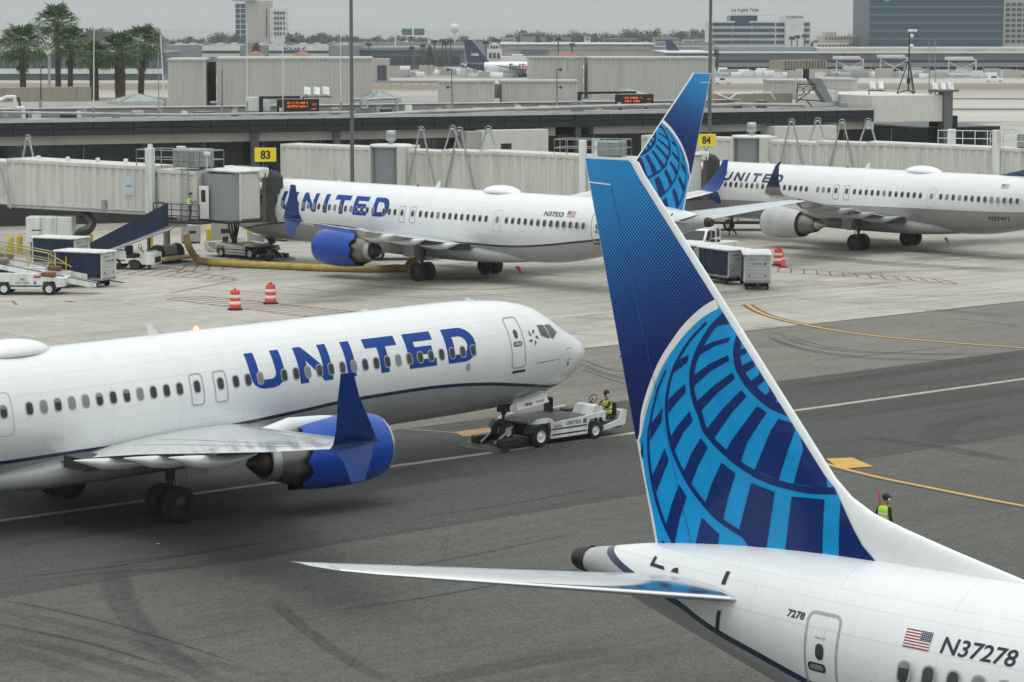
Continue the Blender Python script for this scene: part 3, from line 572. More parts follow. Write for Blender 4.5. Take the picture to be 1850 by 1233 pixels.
def aircraft(name, loc, head, label, style, xn=20.0, xt=-21.28, reg=None, pitch=0.0, nose_lift=0.0):
    new = style != 'old'; B = Body(xn, xt); short = xn < 19.5
    root = empty(name, loc, head, label, 'airliner'); root.rotation_euler = (0, pitch, head)
    LIV = {'new': M_LIVA, 'short': M_LIVD, 'old': M_LIVC}[style]
    xs = sorted(set([round(xn - d, 3) for d in (0,.01,.03,.06,.12,.2,.32,.45,.6,.8,1.0,1.2,1.45,1.7,1.95,2.2,2.5,2.8,3.15,3.5,4,4.4,5,5.5,6.2,7)] + [round(xt + .25*i, 3) for i in range(0, 9)] + [round(xt + 2 + .6*i, 3) for i in range(1, 20)] + [round(xt+13.5+(xn-7-xt-13.5)*i/14, 3) for i in range(15)]))
    fus = MB().loft([B.ring(x) for x in xs], 0, True, True).build('fuselage', LIV, root)
    # wing-to-body fairing
    rg = []
    for x, hw, zt, zb in ((7.2,.3,1.9,1.5),(6.4,1.0,2.0,1.36),(5.2,1.6,2.15,1.26),(3.6,1.9,2.3,1.18),(1,2.0,2.45,1.12),(-2.5,2.0,2.45,1.12),(-4.8,1.9,2.3,1.16),(-6.3,1.5,2.15,1.24),(-7.6,.9,1.95,1.34),(-8.4,.2,1.7,1.45)):
        zc = (zt+zb)/2; hz = (zt-zb)/2
        rg.append([Vector((x, hw*math.copysign(abs(math.sin(a))**.8, math.sin(a)), zc + hz*math.copysign(abs(math.cos(a))**.8, math.cos(a)))) for a in [2*math.pi*i/28 for i in range(28)]])
    MB().loft(rg).build('belly_fairing', LIV if new else mat('belly_grey_old', (.27,.27,.265), .4, var=.1, dirt=.3), root)
    # tail-cone exhaust
    MB().lathe([(.36,.285),(.2,.268),(.06,.235),(-.03,.19),(-.05,.13),(.0,.0)], (xt - .03, 0, 4.385), (1,0,.0), 24).build('exhaust_cone', M_TAILMET, root)
    # cabin windows ------------------------------------------------
    def win_mesh(pm, nm):
        q = MB()
        if nm == 3: po = [(x_, z_) for x_, z_ in rrect(0,3.873,.205,.335,.09,3) if z_ > 3.84]; q.add([B.side(0, p[1], -1, .018) + Vector((p[0],0,0)) for p in po], [list(range(len(po)))], 2)
        for po, k, o_ in ((rrect(0,3.873,.285,.415,.12,3), 0, .011), (rrect(0,3.873,.215,.345,.095,3), 1, .015)):
            q.add([B.side(0, p[1], -1, o_) + Vector((p[0],0,0)) for p in po], [list(range(len(po)))], k)
        me_o = q.build('window', [M_WFRAME, pm, M_SHADE], root, fix=False); me = me_o.data; bpy.data.objects.remove(me_o); return me
    meshes = [win_mesh(M_PANE, 0), win_mesh(M_PANEL2, 1), win_mesh(M_SHADE, 2), win_mesh(M_PANEL2, 3)]
    P_ = .508; wx = [-i*P_ for i in range(12)] + [.68, 1.62]
    wx += [2.24 + (xn-20)*.0 + i*.499 for i in range(22) if i != 3 and (not short or 2.24+i*.499 < xn-6.6)]
    if not short: wx += [-6.5] + [-7.26 - i*P_ for i in range(13)]
    else: wx = [x for x in wx if x > -5.8] + [xt + 9.15 + i*P_ for i in range(10) if xt + 9.15 + i*P_ < -5.9]
    r2 = random.Random(len(name) * 7 + int(xn * 10) + int(loc[0]))
    for sd in (-1, 1):
        for x in wx:
            t = r2.random(); me = meshes[0] if t < .32 else (meshes[1] if t < .68 else (meshes[2] if t < .86 else meshes[3]))
            o = link(me, 'window', root, (x, 0, 0))
            if sd > 0: o.scale = (1, -1, 1)
    # doors and exits: proud outlines with handle and port --------------
    def ring_decal(nm, x0, x1, z0, z1, r_, wd, sd, m, port=None, handle=None, sill=False):
        cx, cz = (x0+x1)/2, (z0+z1)/2; a = rrect(cx, cz, x1-x0, z1-z0, r_, 5); b = rrect(cx, cz, x1-x0-2*wd, z1-z0-2*wd, max(r_-wd, .02), 5)
        def dens(p):
            o = []
            for i in range(len(p)):
                q = p[(i+1) % len(p)]; k = max(1, int(math.hypot(q[0]-p[i][0], q[1]-p[i][1]) / .14))
                o += [(p[i][0]+(q[0]-p[i][0])*j/k, p[i][1]+(q[1]-p[i][1])*j/k) for j in range(k)]
            return o
        # same subdivision for both loops
        A_, B_ = [], []
        for i in range(len(a)):
            j = (i+1) % len(a); k = max(1, int(math.hypot(a[j][0]-a[i][0], a[j][1]-a[i][1]) / .14))
            for t in range(k):
                A_.append((a[i][0]+(a[j][0]-a[i][0])*t/k, a[i][1]+(a[j][1]-a[i][1])*t/k)); B_.append((b[i][0]+(b[j][0]-b[i][0])*t/k, b[i][1]+(b[j][1]-b[i][1])*t/k))
        n = len(A_); q = MB()
        q.add([B.side(p[0], p[1], sd, .006) for p in A_] + [B.side(p[0], p[1], sd, .006) for p in B_], [(i, (i+1) % n, n+(i+1) % n, n+i) for i in range(n)])
        d = q.build(nm, m, root, fix=False)
        if handle:
            hx, hz = handle; decal('handle', [(rrect(hx, hz, .34, .10, .045, 4), 0)], lambda a_, b_: B.side(a_, b_, sd, .012), M_STEEL, d, (.1, .05)); decal('handle_recess', [(rrect(hx, hz, .44, .17, .07, 4), 0)], lambda a_, b_: B.side(a_, b_, sd, .009), M_DARKMETAL, d, (.1, .05))
        if port:
            decal('port', [(rrect(port[0], port[1], .20, .30, .098, 5), 0)], lambda a_, b_: B.side(a_, b_, sd, .010), M_PANE, d, (.1, .06))
        if sill: decal('sill', [([(x0+.05, z0-.16), (x1-.02, z0-.16), (x1-.02, z0-.07), (x0+.05, z0-.07)], 0)], lambda a_, b_: B.side(a_, b_, sd, .014), M_DARKMETAL, d, (.2, .05))
        return d
    xd = xn - 20
    for sd in (-1, 1):
        ring_decal('door', 14.62+xd, 15.38+xd, 3.02, 4.80, .16, .05, sd, M_SEAL, (15.0+xd, 4.22), (15.0+xd, 3.88), True)
        ring_decal('door', xt+6.74, xt+7.56, 2.98, 4.56, .17, .055, sd, M_SEAL, (xt+7.13, 3.86), (xt+7.06, 3.56), True)
        for ex in (.68, 1.62): ring_decal('emergency_exit', ex-.27, ex+.27, 3.27, 4.28, .14, .05, sd, M_SEAL)
        if not short: ring_decal('door', -6.82, -6.18, 3.15, 4.42, .14, .02, sd, M_SEAL)
    # flight-deck windows --------------------------------------------
    panes = [[(16.34,4.40),(16.74,4.36),(16.90,3.91),(16.78,3.89),(16.37,4.04)], [(16.81,4.36),(17.16,4.33),(17.46,4.02),(17.04,3.84),(16.95,3.90)], [(17.24,4.33),(17.50,4.34),(17.80,4.05),(17.55,4.02)]]
    for sd in (-1, 1):
        for k, po in enumerate(panes):
            if k < 2: decal('cockpit_window', [([(x+xd, z) for x, z in po], 0)], lambda a_, b_: B.side(a_, b_, sd, .008), mat('cockpit_glass', (.05,.065,.07), .06, var=.2, spec=.8), root, (.12, .08))
        q = MB().add([B.side(17.20+xd, 4.33, sd, .012), B.side(17.50+xd, 4.02, sd, .012), Vector((17.92+xd, sd*.04, 4.125)), Vector((17.56+xd, sd*.04, 4.385))], [(0,1,2,3)]); q.build('cockpit_window', MATS['cockpit_glass'], root, fix=False)
    # wings -----------------------------------------------------------
    for sd in (-1, 1):
        rgs = [[Vector((p.x, sd*p.y, p.z)) for p in foil(*st)] for st in WING]
        wg = MB().loft(rgs).build('wing', M_WINGL, root)
        n = 14; up = [[r_[i] + Vector((.006,0,.004)) for i in (4,3,2,1,0)] + [r_[len(r_)-i] + Vector((.006,0,-.004)) for i in (1,2)] for r_ in rgs[2:]]
        MB().loft(up, cap=False, closed=False).build('slat', M_CHROME, wg, fix=False)
        for fy, ln in ((4.1,3.5),(6.9,3.4),(9.9,3.1)):
            i = next(k for k in range(len(WING)-1) if WING[k+1][0] >= fy); a, b = WING[i], WING[i+1]; t = (fy-a[0])/(b[0]-a[0]); te = a[2]+(b[2]-a[2])*t; zm = a[3]+(b[3]-a[3])*t
            q = MB(); rr = []
            for s, wv, zt, hz in ((1.0,.03,-.20,.03),(.86,.13,-.22,.13),(.62,.20,-.20,.25),(.42,.20,-.12,.32),(.26,.15,-.06,.28),(.1,.07,.02,.13),(0,.015,.06,.03)):
                x = te - 1.25 + ln*s; rr.append([Vector((x, sd*(fy+wv*math.sin(al)), zm - .02 + zt - hz*.35 + hz*math.cos(al)*.62)) for al in [2*math.pi*k/14 for k in range(14)]])
            q.loft(rr).build('flap_track_fairing', M_WINGUND if not new else M_WINGL, wg)
        def on_top(k, s_):   # point on the upper skin of wing station k at chord fraction s_
            y, xl, xt_, zm, th = WING[k]; c = xl - xt_; t = th/2*5*(.2969*math.sqrt(s_) - .126*s_ - .3516*s_*s_ + .2843*s_**3 - .1036*s_**4); return Vector((xl - c*s_, sd*y, zm + .02*c*(1-(2*s_-1)**2) + t*1.05 + .012))
        def seam_line(pts, wd_=.035):
            q = MB(); n_ = len(pts); q.add([p + Vector((wd_/2,0,0)) for p in pts] + [p - Vector((wd_/2,0,0)) for p in pts], [(i, i+1, n_+i+1, n_+i) for i in range(n_-1)]); q.build('skin_seam', mat('skin_seam', (.22,.225,.23), .5), wg, fix=False)
        for fr_ in (.16, .66, .78): seam_line([on_top(k, fr_) for k in range(2, 7)])
        for k in range(3, 7): 
            a_, b_ = on_top(k, .66), on_top(k, .98); MB().add([a_, b_, b_+Vector((0,.03,0)), a_+Vector((0,.03,0))], [(0,1,2,3)]).build('skin_seam', MATS['skin_seam'], wg, fix=False)
        MB().box((-4.75, min(sd*2.3, sd*3.4), 2.05), (-3.9, max(sd*2.3, sd*3.4), 2.42)).build('inboard_flap', mat('flap_dark', (.03,.03,.03), .5), wg)
        # winglets
        if new and not short:
            up_ = [(17.2,-5.34,-7.02,4.62,.16),(17.52,-5.72,-7.18,4.78,.13),(17.78,-6.12,-7.30,5.2,.10),(18.0,-6.7,-7.42,6.0,.07),(18.12,-7.0,-7.42,6.66,.03)]
            dn_ = [(17.45,-5.75,-7.12,4.66,.12),(17.75,-6.1,-7.05,4.35,.09),(17.98,-6.55,-7.0,3.86,.03)]
            for nm, sec_ in (('winglet', up_), ('winglet_strake', dn_)):
                rr = []
                for k, (y, xl, xt_, z, th) in enumerate(sec_):
                    ln = Vector((0, sec_[min(k+1, len(sec_)-1)][0] - sec_[max(k-1, 0)][0], sec_[min(k+1, len(sec_)-1)][3] - sec_[max(k-1, 0)][3])).normalized(); nn = Vector((0, -ln.z, ln.y)); pf = foil(0, xl, xt_, 0, th, 10)
                    rr.append([Vector((p.x, sd*(y + nn.y*p.z), z + nn.z*p.z)) for p in pf])
                MB().loft(rr).build(nm, M_WINGLET, wg)
        else:
            up_ = [(17.2,-5.30,-6.98,4.62,.16),(17.5,-5.42,-6.86,4.75,.13),(17.72,-5.72,-6.82,5.15,.1),(17.85,-6.2,-6.85,5.8,.07),(17.92,-6.62,-6.95,6.5,.05),(17.93,-7.0,-7.15,6.78,.02)]
            dn_ = [(17.3,-5.6,-6.9,4.62,.1),(17.55,-6.0,-6.85,4.3,.07),(17.72,-6.5,-6.85,3.95,.02)]
            for nm, sec_, mm in (('winglet', up_, M_WINGLETN), ('winglet_strake', dn_, M_ENGG)):
                rr = []
                for k, (y, xl, xt_, z, th) in enumerate(sec_):
                    ln = Vector((0, sec_[min(k+1, len(sec_)-1)][0] - sec_[max(k-1, 0)][0], sec_[min(k+1, len(sec_)-1)][3] - sec_[max(k-1, 0)][3])).normalized(); nn = Vector((0, -ln.z, ln.y)); pf = foil(0, xl, xt_, 0, th, 10)
                    rr.append([Vector((p.x, sd*(y + nn.y*p.z), z + nn.z*p.z)) for p in pf])
                o = MB().loft(rr, 0).build(nm, [mm, mat('winglet_grey', (.22,.20,.19), .3, var=.05, coat=.4)], wg)
                if nm == 'winglet':
                    for p in o.data.polygons:
                        if p.center.z < 5.15: p.material_index = 1
        # engine
        ey = sd * 4.83
        en = empty('engine'); en.parent = root; en.location = (-.52, 0, 0)
        if new and not short:
            ez = 1.80; L_ = 64
            def rr_(x, r_, zig=0.0): return [Vector((x + (zig * (1 - abs((i % 8) / 4 - 1) * 2) if zig else 0), ey + r_*math.sin(2*math.pi*i/L_), ez + r_*math.cos(2*math.pi*i/L_))) for i in range(L_)]
            MB().loft([rr_(5.86,1.02),rr_(5.6,1.075),rr_(5.1,1.125),rr_(4.5,1.14),rr_(3.7,1.125),rr_(3.0,1.07),rr_(2.5,1.0,.16)], cap=False).build('cowl', M_ENGB, en, fix=False)
            MB().loft([rr_(2.52,.975,.16),rr_(3.1,.98)], cap=False).build('nozzle_liner', M_PLUG, en, fix=False)
            MB().lathe([(5.85,1.02),(5.97,.98),(6.02,.93),(5.97,.885),(5.8,.86)], (0,ey,ez), (1,0,0), 64).build('inlet_lip', mat('lip_metal', (.62,.63,.64), .22, .9, var=.05), en, fix=False)
            MB().lathe([(5.8,.86),(5.2,.87),(4.9,.88),(4.88,.0)], (0,ey,ez), (1,0,0), 40).build('fan_duct', mat('fan_dark', (.05,.05,.055), .4, .5), en, fix=False)
            MB().lathe([(3.2,.86),(2.6,.83),(2.1,.74),(1.75,.64),(1.5,.57)], (0,ey,ez), (1,0,0), 40).build('core_cowl', M_HOT, en, fix=False)
            MB().lathe([(1.66,.62),(1.42,.56),(1.34,.54),(1.38,.48)], (0,ey,ez), (1,0,0), 40).build('core_nozzle', M_STEEL, en, fix=False)
            MB().lathe([(1.5,.46),(1.2,.40),(.95,.24),(.72,.05),(.69,.0)], (0,ey,ez), (1,0,0), 32).build('exhaust_plug', M_PLUG, en, fix=False)
            for k in range(18):
                q = MB(); a = 2*math.pi*k/18; q.add([Vector((5.1, ey+.2*math.sin(a), ez+.2*math.cos(a))), Vector((5.0, ey+.2*math.sin(a+.2), ez+.2*math.cos(a+.2))), Vector((4.98, ey+.86*math.sin(a+.5), ez+.86*math.cos(a+.5))), Vector((5.12, ey+.86*math.sin(a+.2), ez+.86*math.cos(a+.2)))], [(0,1,2,3)]); q.build('fan_blade', M_STEEL, en, fix=False)
            MB().lathe([(4.95,.28),(5.2,.22),(5.4,.1),(5.5,.0)], (0,ey,ez), (1,0,0), 20).build('spinner', M_BLACK, en, fix=False)
        else:
            ez = 1.72
            def rr_(x, r_): return [Vector((x, ey + r_*1.04*math.sin(2*math.pi*i/48), ez + max(r_*math.cos(2*math.pi*i/48), -.93*r_))) for i in range(48)]
            MB().loft([rr_(5.5,.98),rr_(5.2,1.05),rr_(4.5,1.1),rr_(3.7,1.09),rr_(3.0,1.02),rr_(2.5,.93)], cap=False).build('cowl', M_ENGG, en, fix=False)
            MB().lathe([(5.5,.98),(5.62,.93),(5.66,.88),(5.6,.83),(5.4,.80)], (0,ey,ez), (1,0,0), 48).build('inlet_lip', mat('lip_metal', (.62,.63,.64), .22, .9, var=.05), en, fix=False)
            MB().lathe([(5.4,.80),(4.6,.80),(4.58,0)], (0,ey,ez), (1,0,0), 40).build('fan_duct', mat('fan_dark', (.05,.05,.055), .4, .5), en, fix=False)
            MB().lathe([(3.0,.9),(2.55,.88),(2.55,.7)], (0,ey,ez), (1,0,0), 40).build('nozzle_liner', M_PLUG, en, fix=False)
            MB().lathe([(2.9,.76),(2.2,.68),(1.6,.54),(1.3,.48)], (0,ey,ez), (1,0,0), 40).build('core_cowl', M_HOT, en, fix=False)
            MB().lathe([(1.5,.42),(1.1,.32),(.7,.14),(.52,.02),(.5,0)], (0,ey,ez), (1,0,0), 32).build('exhaust_plug', M_STEEL, en, fix=False)
            MB().prism([(4.6,ey-sd*.75,ez+.85),(3.9,ey-sd*.75,ez+.85),(3.9,ey-sd*1.05,ez+1.15),(4.2,ey-sd*1.05,ez+1.15)], (0,sd*.03,0)).build('nacelle_strake', M_ENGG, en)
        pm = MB(); rr = []
        for x, wv, zt, zb in ((4.6,.05,ez+1.08,ez+.9),(3.8,.2,ez+1.2,ez+.85),(2.4,.26,ez+1.28,ez+.6),(1.2,.26,2.85,ez+.4),(-.2,.22,2.75,ez+.55),(-1.6,.06,2.6,2.25)):
            zc = (zt+zb)/2; hz = (zt-zb)/2; rr.append([Vector((x, ey+wv*math.sin(a), zc+hz*math.cos(a))) for a in [2*math.pi*k/16 for k in range(16)]])
        pm.loft(rr).build('pylon', M_WINGL if new else M_ENGG, en)
        # main gear
        mg = empty('main_gear'); mg.parent = root
        for k in (-.43, .43):
            q = MB(); gear_wheel(q, -1.26, sd*(2.86)+k, .565, .40); q.build('wheel', [M_RUBBER, M_DARKMETAL], mg)
        q = MB().cyl((-1.26, sd*2.86, .5), (-1.30, sd*2.95, 1.35), .10, .10, 14).cyl((-1.30, sd*2.95, 1.3), (-1.32, sd*3.05, 2.4), .15, .15, 14); q.cyl((-1.26, sd*2.4, .565), (-1.26, sd*3.3, .565), .09)
        q.build('strut', M_DARKMETAL, mg); MB().cyl((-1.28, sd*2.9, 1.2), (-.4, sd*1.7, 1.9), .07).build('side_brace', M_DARKMETAL, mg); MB().cyl((-1.1, sd*2.9, .62), (-.95, sd*2.95, 1.4), .035).build('torque_link', M_STEEL, mg)
        MB().prism([(-.9, sd*3.3, 1.35), (-.1, sd*3.3, 1.45), (-.25, sd*3.35, 2.3), (-1.2, sd*3.35, 2.3)], (0, sd*.04, 0)).build('gear_door', M_WINGUND, mg)
        # stabilisers
        st = [(.5,xt+5.35,xt+1.35,4.33,.56),(1.2,xt+4.86,xt+1.2,4.42,.52),(4.2,xt+2.62,xt+.1,4.84,.34),(6.6,xt+.85,xt-.72,5.18,.19),(7.05,xt+.35,xt-.86,5.25,.09),(7.2,xt-.35,xt-.9,5.27,.03)]
        rgs = [[Vector((p.x, sd*p.y, p.z)) for p in foil(*q_)] for q_ in st]
        sb = MB().loft(rgs).build('stabilizer', mat('stab_grey', (.50,.53,.56), .3, .15, var=.05, coat=.2, dirt=.10) , root)
        up = [[r_[i] + Vector((.008,0,.005)) for i in (5,4,3,2,1,0)] + [r_[len(r_)-i] + Vector((.008,0,-.005)) for i in (1,2,3)] for r_ in rgs[1:5]]
        MB().loft(up, cap=False, closed=False).build('leading_edge', M_CHROME, sb, fix=False)
        for po in ([(xt+4.42,4.62),(xt+4.53,4.63),(xt+4.53,4.86),(xt+4.43,4.85)], [(xt+4.32,3.72),(xt+4.42,3.70),(xt+4.54,4.15),(xt+4.44,4.15)], [(xt+2.35,4.63),(xt+2.8,4.62),(xt+2.74,4.68),(xt+2.45,4.69),(xt+2.46,4.80),(xt+2.38,4.81)], [(xt+2.98,4.62),(xt+3.2,4.62),(xt+3.15,4.72),(xt+3.03,4.69)]):
            decal('stabilizer_seal', [(po, 0)], lambda a_, b_: B.side(a_, b_, sd, .012), M_BLACK if po[0][1] > 4.6 else M_DARKMETAL, root, (.1,.06))
    # fin -----------------------------------------------------------
    fr = empty('fin'); fr.parent = root; fr.location = (xt, 0, 0)
    zs = [4.9,5.2,5.36,5.43,5.6,5.74,5.86,6.0,6.1,6.21,6.33,6.46,6.55,6.62,6.7,6.78] + [6.78 + .25*i for i in range(1, 22)] + [12.28,12.42,12.5,12.56]; rr = []
    for z in zs:
        le, te = fin_le(z), fin_te(z); n = 26; u1 = []; l1 = []
        for i in range(n + 1):
            s = (1 - math.cos(math.pi*i/n)) / 2; x = le - (le-te)*s; h = fin_half(x, z) * (1.0 if z < 12.5 else .55); u1.append(Vector((x, h, z))); l1.append(Vector((x, -h, z)))
        rr.append(u1 + l1[-2:0:-1])
    finm = M_ACWHITE if new else M_OLDBLUE
    MB().loft(rr).build('fin_body', finm, fr)
    def fmap(sd, off):
        def f_(x, z):
            x = min(x, fin_le(z) - (.17 if z > 6.5 else .05)); return Vector((x, sd*(fin_half(x, z) + off + .006), z))
        return f_
    if new:
        up_poly = [(.14,12.53),(1.30,12.53),(1.45,12.42),(1.58,12.2),(3.64,9.80)] + [(p[0], p[1]) for p in FIN['white'][1:]] + [(1.06, 8.4)]
        up_poly[-1] = (fin_te(FIN['white'][-1][1]) + .01, FIN['white'][-1][1])
        def ribbon(pts, w0, w1):
            P2 = [Vector((p[0], p[1], 0)) for p in pts]; P2 = smooth_pts(P2, 3); L_, R_ = [], []; n = len(P2)
            for i, p in enumerate(P2):
                t = (P2[min(i+1,n-1)] - P2[max(i-1,0)]).normalized(); q = Vector((-t.y, t.x, 0)); k = i/(n-1); w_ = (w0 + (w1-w0)*k)/2; L_.append(p+q*w_); R_.append(p-q*w_)
            return [([tuple(L_[i][:2]), tuple(L_[i+1][:2]), tuple(R_[i+1][:2]), tuple(R_[i][:2])], 0) for i in range(n-1)]
        for sd in (-1, 1):
            decal('fin_upper_paint', [(up_poly, 0)], fmap(sd, .004), M_HALF, fr, (.08, .3))
            decal('globe_field', [(FIN['light'], 0)], fmap(sd, .006), M_GLIGHT, fr, (.08, .3))
            decal('globe_rim', ribbon(FIN['white'], .20, .05), fmap(sd, .010), M_ACWHITE, fr)
            for k, (wd, ar) in FIN['arcs'].items(): decal('globe_arc', ribbon(ar, wd*(.35 if k in ('3','4') else .8), wd*.9), fmap(sd, .012), M_GDARK, fr)
            for b_ in FIN['bars']: decal('globe_bar', [(b_, 0)], fmap(sd, .015), M_GDARK, fr, (.08, .3))
            for z_ in (12.05, 8.6): decal('hinge_fairing', [([(fin_te(z_), z_), (fin_te(z_)+.62, z_-.03), (fin_te(z_)+.62, z_), (fin_te(z_), z_+.03)], 0)], fmap(sd, .03), M_ACWHITE if z_ > 10 else M_GDARK, fr, (.2, None))
            decal('rudder_gap', [([(fin_te(5.0)+.98, 5.0), (fin_te(5.0)+.992, 5.0), (fin_te(12.0)+.612, 12.0), (fin_te(12.0)+.6, 12.0)], 0)], fmap(sd, .017), mat('rudder_seam', (.0,.10,.30), .4, var=.05), fr, (None, .5))
    # titles -----------------------------------------------------------
    if new: X = {'U': 2.86, 'N': 4.88, 'I': 6.92, 'T': 7.88, 'E': 9.70, 'D': 11.5}; wd_ = {'U':1.42,'N':1.40,'I':.38,'T':1.42,'E':1.26,'D':1.40}; z0, hh, ml = 3.53, 1.14, M_UBLUE; mid = 15.75
    else: X = {'U': 6.62, 'N': 7.72, 'I': 8.80, 'T': 9.33, 'E': 10.38, 'D': 11.38}; wd_ = {'U':.80,'N':.82,'I':.2,'T':.78,'E':.74,'D':.80}; z0, hh, ml = 4.14, .60, M_OLDBLUE; mid = 18.8
    for sd in (-1, 1):
        for ch, (cw, polys) in LETTERS.items():
            k = wd_[ch] / cw
            def fn(a_, b_, sd=sd, ch=ch, k=k): 
                x = X[ch] + a_*k + (b_*.14*hh if not new else 0)*(1); z = z0 + b_*hh; x = x if sd < 0 else mid - x; return B.side(x + (xd*.6 if short else 0), z, sd, .006)
            o = decal('letter', [(p, 0) for p in polys], fn, ml, root, (.2, .08))
    def body_text(nm, s, h, x, z, sd, m, bold=.02, shear=0.0, width=None):
        pts, fs, tw = text_faces(s, h, bold, shear); k = (width/tw) if width else 1.0; dr = 1 if sd < 0 else -1
        return decal(nm, None, lambda a_, b_: B.side(x + dr*a_*k, z + b_, sd, .007), m, root, (.15, .06), pts, fs)
    def flag(x, z, sd, w_=.56, h_=.30):
        dr = 1 if sd < 0 else -1; q = MB(); polys = []
        for i in range(7): polys.append(([(0, h_*2*i/13), (w_, h_*2*i/13), (w_, h_*(2*i+1)/13), (0, h_*(2*i+1)/13)], 0))
        # canton towards the nose
        cx0, cx1 = (w_*.58, w_) if sd < 0 else (0, w_*.42)
        o = decal('flag', [([(0,0),(w_,0),(w_,h_),(0,h_)], 0)], lambda a_, b_: B.side(x+dr*a_, z+b_, sd, .006), M_ACWHITE, root, (.15,.06))
        decal('flag_stripes', polys, lambda a_, b_: B.side(x+dr*a_, z+b_, sd, .009), mat('flag_red', (.30,.02,.035), .4, var=.05), o, (.15,.06))
        decal('flag_canton', [([(cx0,h_*6/13),(cx1,h_*6/13),(cx1,h_),(cx0,h_)], 0)], lambda a_, b_: B.side(x+dr*a_, z+b_, sd, .012), mat('flag_blue', (.02,.03,.10), .4, var=.05), o, (.15,.06))
        st = []
        for r_ in range(5):
            for c_ in range(6): st.append((rrect(cx0 + (cx1-cx0)*(c_+.5)/6, h_*(6.6+1.35*r_)/13, .018, .013, .005, 1), 0))
        decal('flag_stars', st, lambda a_, b_: B.side(x+dr*a_, z+b_, sd, .015), M_ACWHITE, o)
    if reg == 'N37278':
        body_text('registration', reg, .275, xt+9.76, 4.29, -1, M_TEXTBLK, .015, .12, 1.54); flag(xt+8.97, 4.28, -1); body_text('fleet_number', '7278', .135, xt+6.25, 4.35, -1, M_TEXTBLK, .025, .1, .42)
        body_text('door_notice', 'EMERGENCY EXIT', .035, xt+7.0, 4.09, -1, M_TEXTBLK, .0, 0, .26)
    elif reg == 'N37553':
        body_text('registration', reg, .27, -10.1, 4.27, 1, M_TEXTBLK, .03, .12, 1.5); flag(-11.85, 4.3, 1, .62, .32)
    elif reg == 'N37471':
        body_text('registration', reg, .27, -11.0, 2.5, 1, M_TEXTBLK, .03, 0, 1.5); flag(-11.75, 4.62, 1, .58, .26)
    elif reg == '7538':
        body_text('small_slogan', 'Connecting people. Uniting the world.', .07, 15.95, 3.06, -1, M_TEXTNAVY, .01, .1, 1.45)
        # alliance mark beside the door: five small triangles in a ring
        for k in range(5):
            a = 2*math.pi*k/5 + .3; cx, cz = 15.92+.2*math.sin(a), 4.02+.2*math.cos(a)
            decal('alliance_mark', [([(cx+.14*math.sin(a+.9), cz+.14*math.cos(a+.9)), (cx-.10*math.sin(a), cz-.10*math.cos(a)), (cx+.05*math.sin(a-1.2), cz+.05*math.cos(a-1.2))], 0)], lambda a_, b_: B.side(a_, b_, -1, .008), M_DARKMETAL, root)
        for x_, z_ in ((17.95,3.4),(18.0,3.02)): MB().cyl(B.side(x_, z_, -1, 0), B.side(x_, z_, -1, .1), .02).cyl(B.side(x_, z_, -1, .1), B.side(x_, z_, -1, .1) + Vector((.14,0,0)), .018).build('pitot_probe', M_STEEL, root)
        decal('sensor_vane', [([(17.93,2.78),(18.07,2.78),(18.0,2.95)], 0)], lambda a_, b_: B.side(a_, b_, -1, .01), M_BLACK, root)
        decal('port', [(rrect(12.42,3.33,.2,.26,.095,5), 0)], lambda a_, b_: B.side(a_, b_, -1, .01), M_WFRAME, root)
    # nose gear ---------------------------------------------------------
    ng = empty('nose_gear'); ng.parent = root; ng.location = (0, 0, nose_lift); nx = xn - 4.09
    for k in (-.2, .2):
        q = MB(); gear_wheel(q, nx, k, .345, .2, 1); q.build('wheel', [M_RUBBER, M_GSEW], ng)
    MB().cyl((nx, 0, .345), (nx+.05, 0, 1.05), .06).cyl((nx+.05, 0, .95), (nx+.1, 0, 1.7), .10).cyl((nx, -.28, .345), (nx, .28, .345), .05).box((nx-.14,-.16,1.05), (nx+.22,.16,1.42)).cyl((nx+.05,0,1.1), (nx+1.0,0,1.62), .05).build('strut', M_DARKMETAL, ng)
    for k in (-1, 1):
        dr = MB().prism([(nx+.15, k*.42, 1.52), (nx+1.75, k*.42, 1.62), (nx+1.75, k*.60, 1.28), (nx+.15, k*.58, 1.14)], (0, k*.035, 0)).build('gear_door', M_ACWHITE, ng)
        if reg == '7538' and k < 0:
            sign_text('fleet_number', '7538', .15, (nx+.72, -.615, 1.30), (1,0,.06), (0,-.35,1), M_TEXTBLK, dr, .03); sign_text('range_note', 'ETOPS', .10, (nx+1.32, -.62, 1.36), (1,0,.06), (0,-.35,1), M_TEXTBLK, dr, .01)
    # roof fittings
    dx = -5.1 if style == 'new' else (-4.4 if style == 'old' else -4.5); rr = []
    for s in [i/12 for i in range(13)]:
        x = dx + 1.55 - 3.1*s; k = math.sqrt(max(1 - (2*s-1)**2, .001))**1.2; rr.append([Vector((x, .72*k*math.sin(a), 5.30 + (.46*k*math.cos(a) if math.cos(a) > 0 else .05*math.cos(a)))) for a in [2*math.pi*j/20 for j in range(20)]])
    MB().loft(rr).build('satellite_dome', M_ACWHITE, root)
    for ax_, h_ in ((.45,.42), (-11.9,.36), (9.5,.12), (xn-5.6,.1)):
        MB().prism([(ax_+.2,-.015,5.33),(ax_-.22,-.015,5.33),(ax_-.34,-.015,5.35+h_),(ax_-.14,-.015,5.35+h_)], (0,.03,0)).build('antenna', M_ACWHITE, root)
    MB().lathe([(0,.09),(.08,.085),(.14,.05),(.16,0)], (2.1,0,5.36), (0,0,1), 14).build('beacon', mat('beacon_lit', (1.0,.03,.02), .3, var=0, emit=30.0) if reg == '7538' else M_RED, root)
    MB().prism([(-6.2,-.02,1.0),(-6.5,-.02,1.02),(-6.75,-.02,.62),(-6.55,-.02,.6)], (0,.04,0)).build('drain_mast', M_RED if new else M_GALV, root)
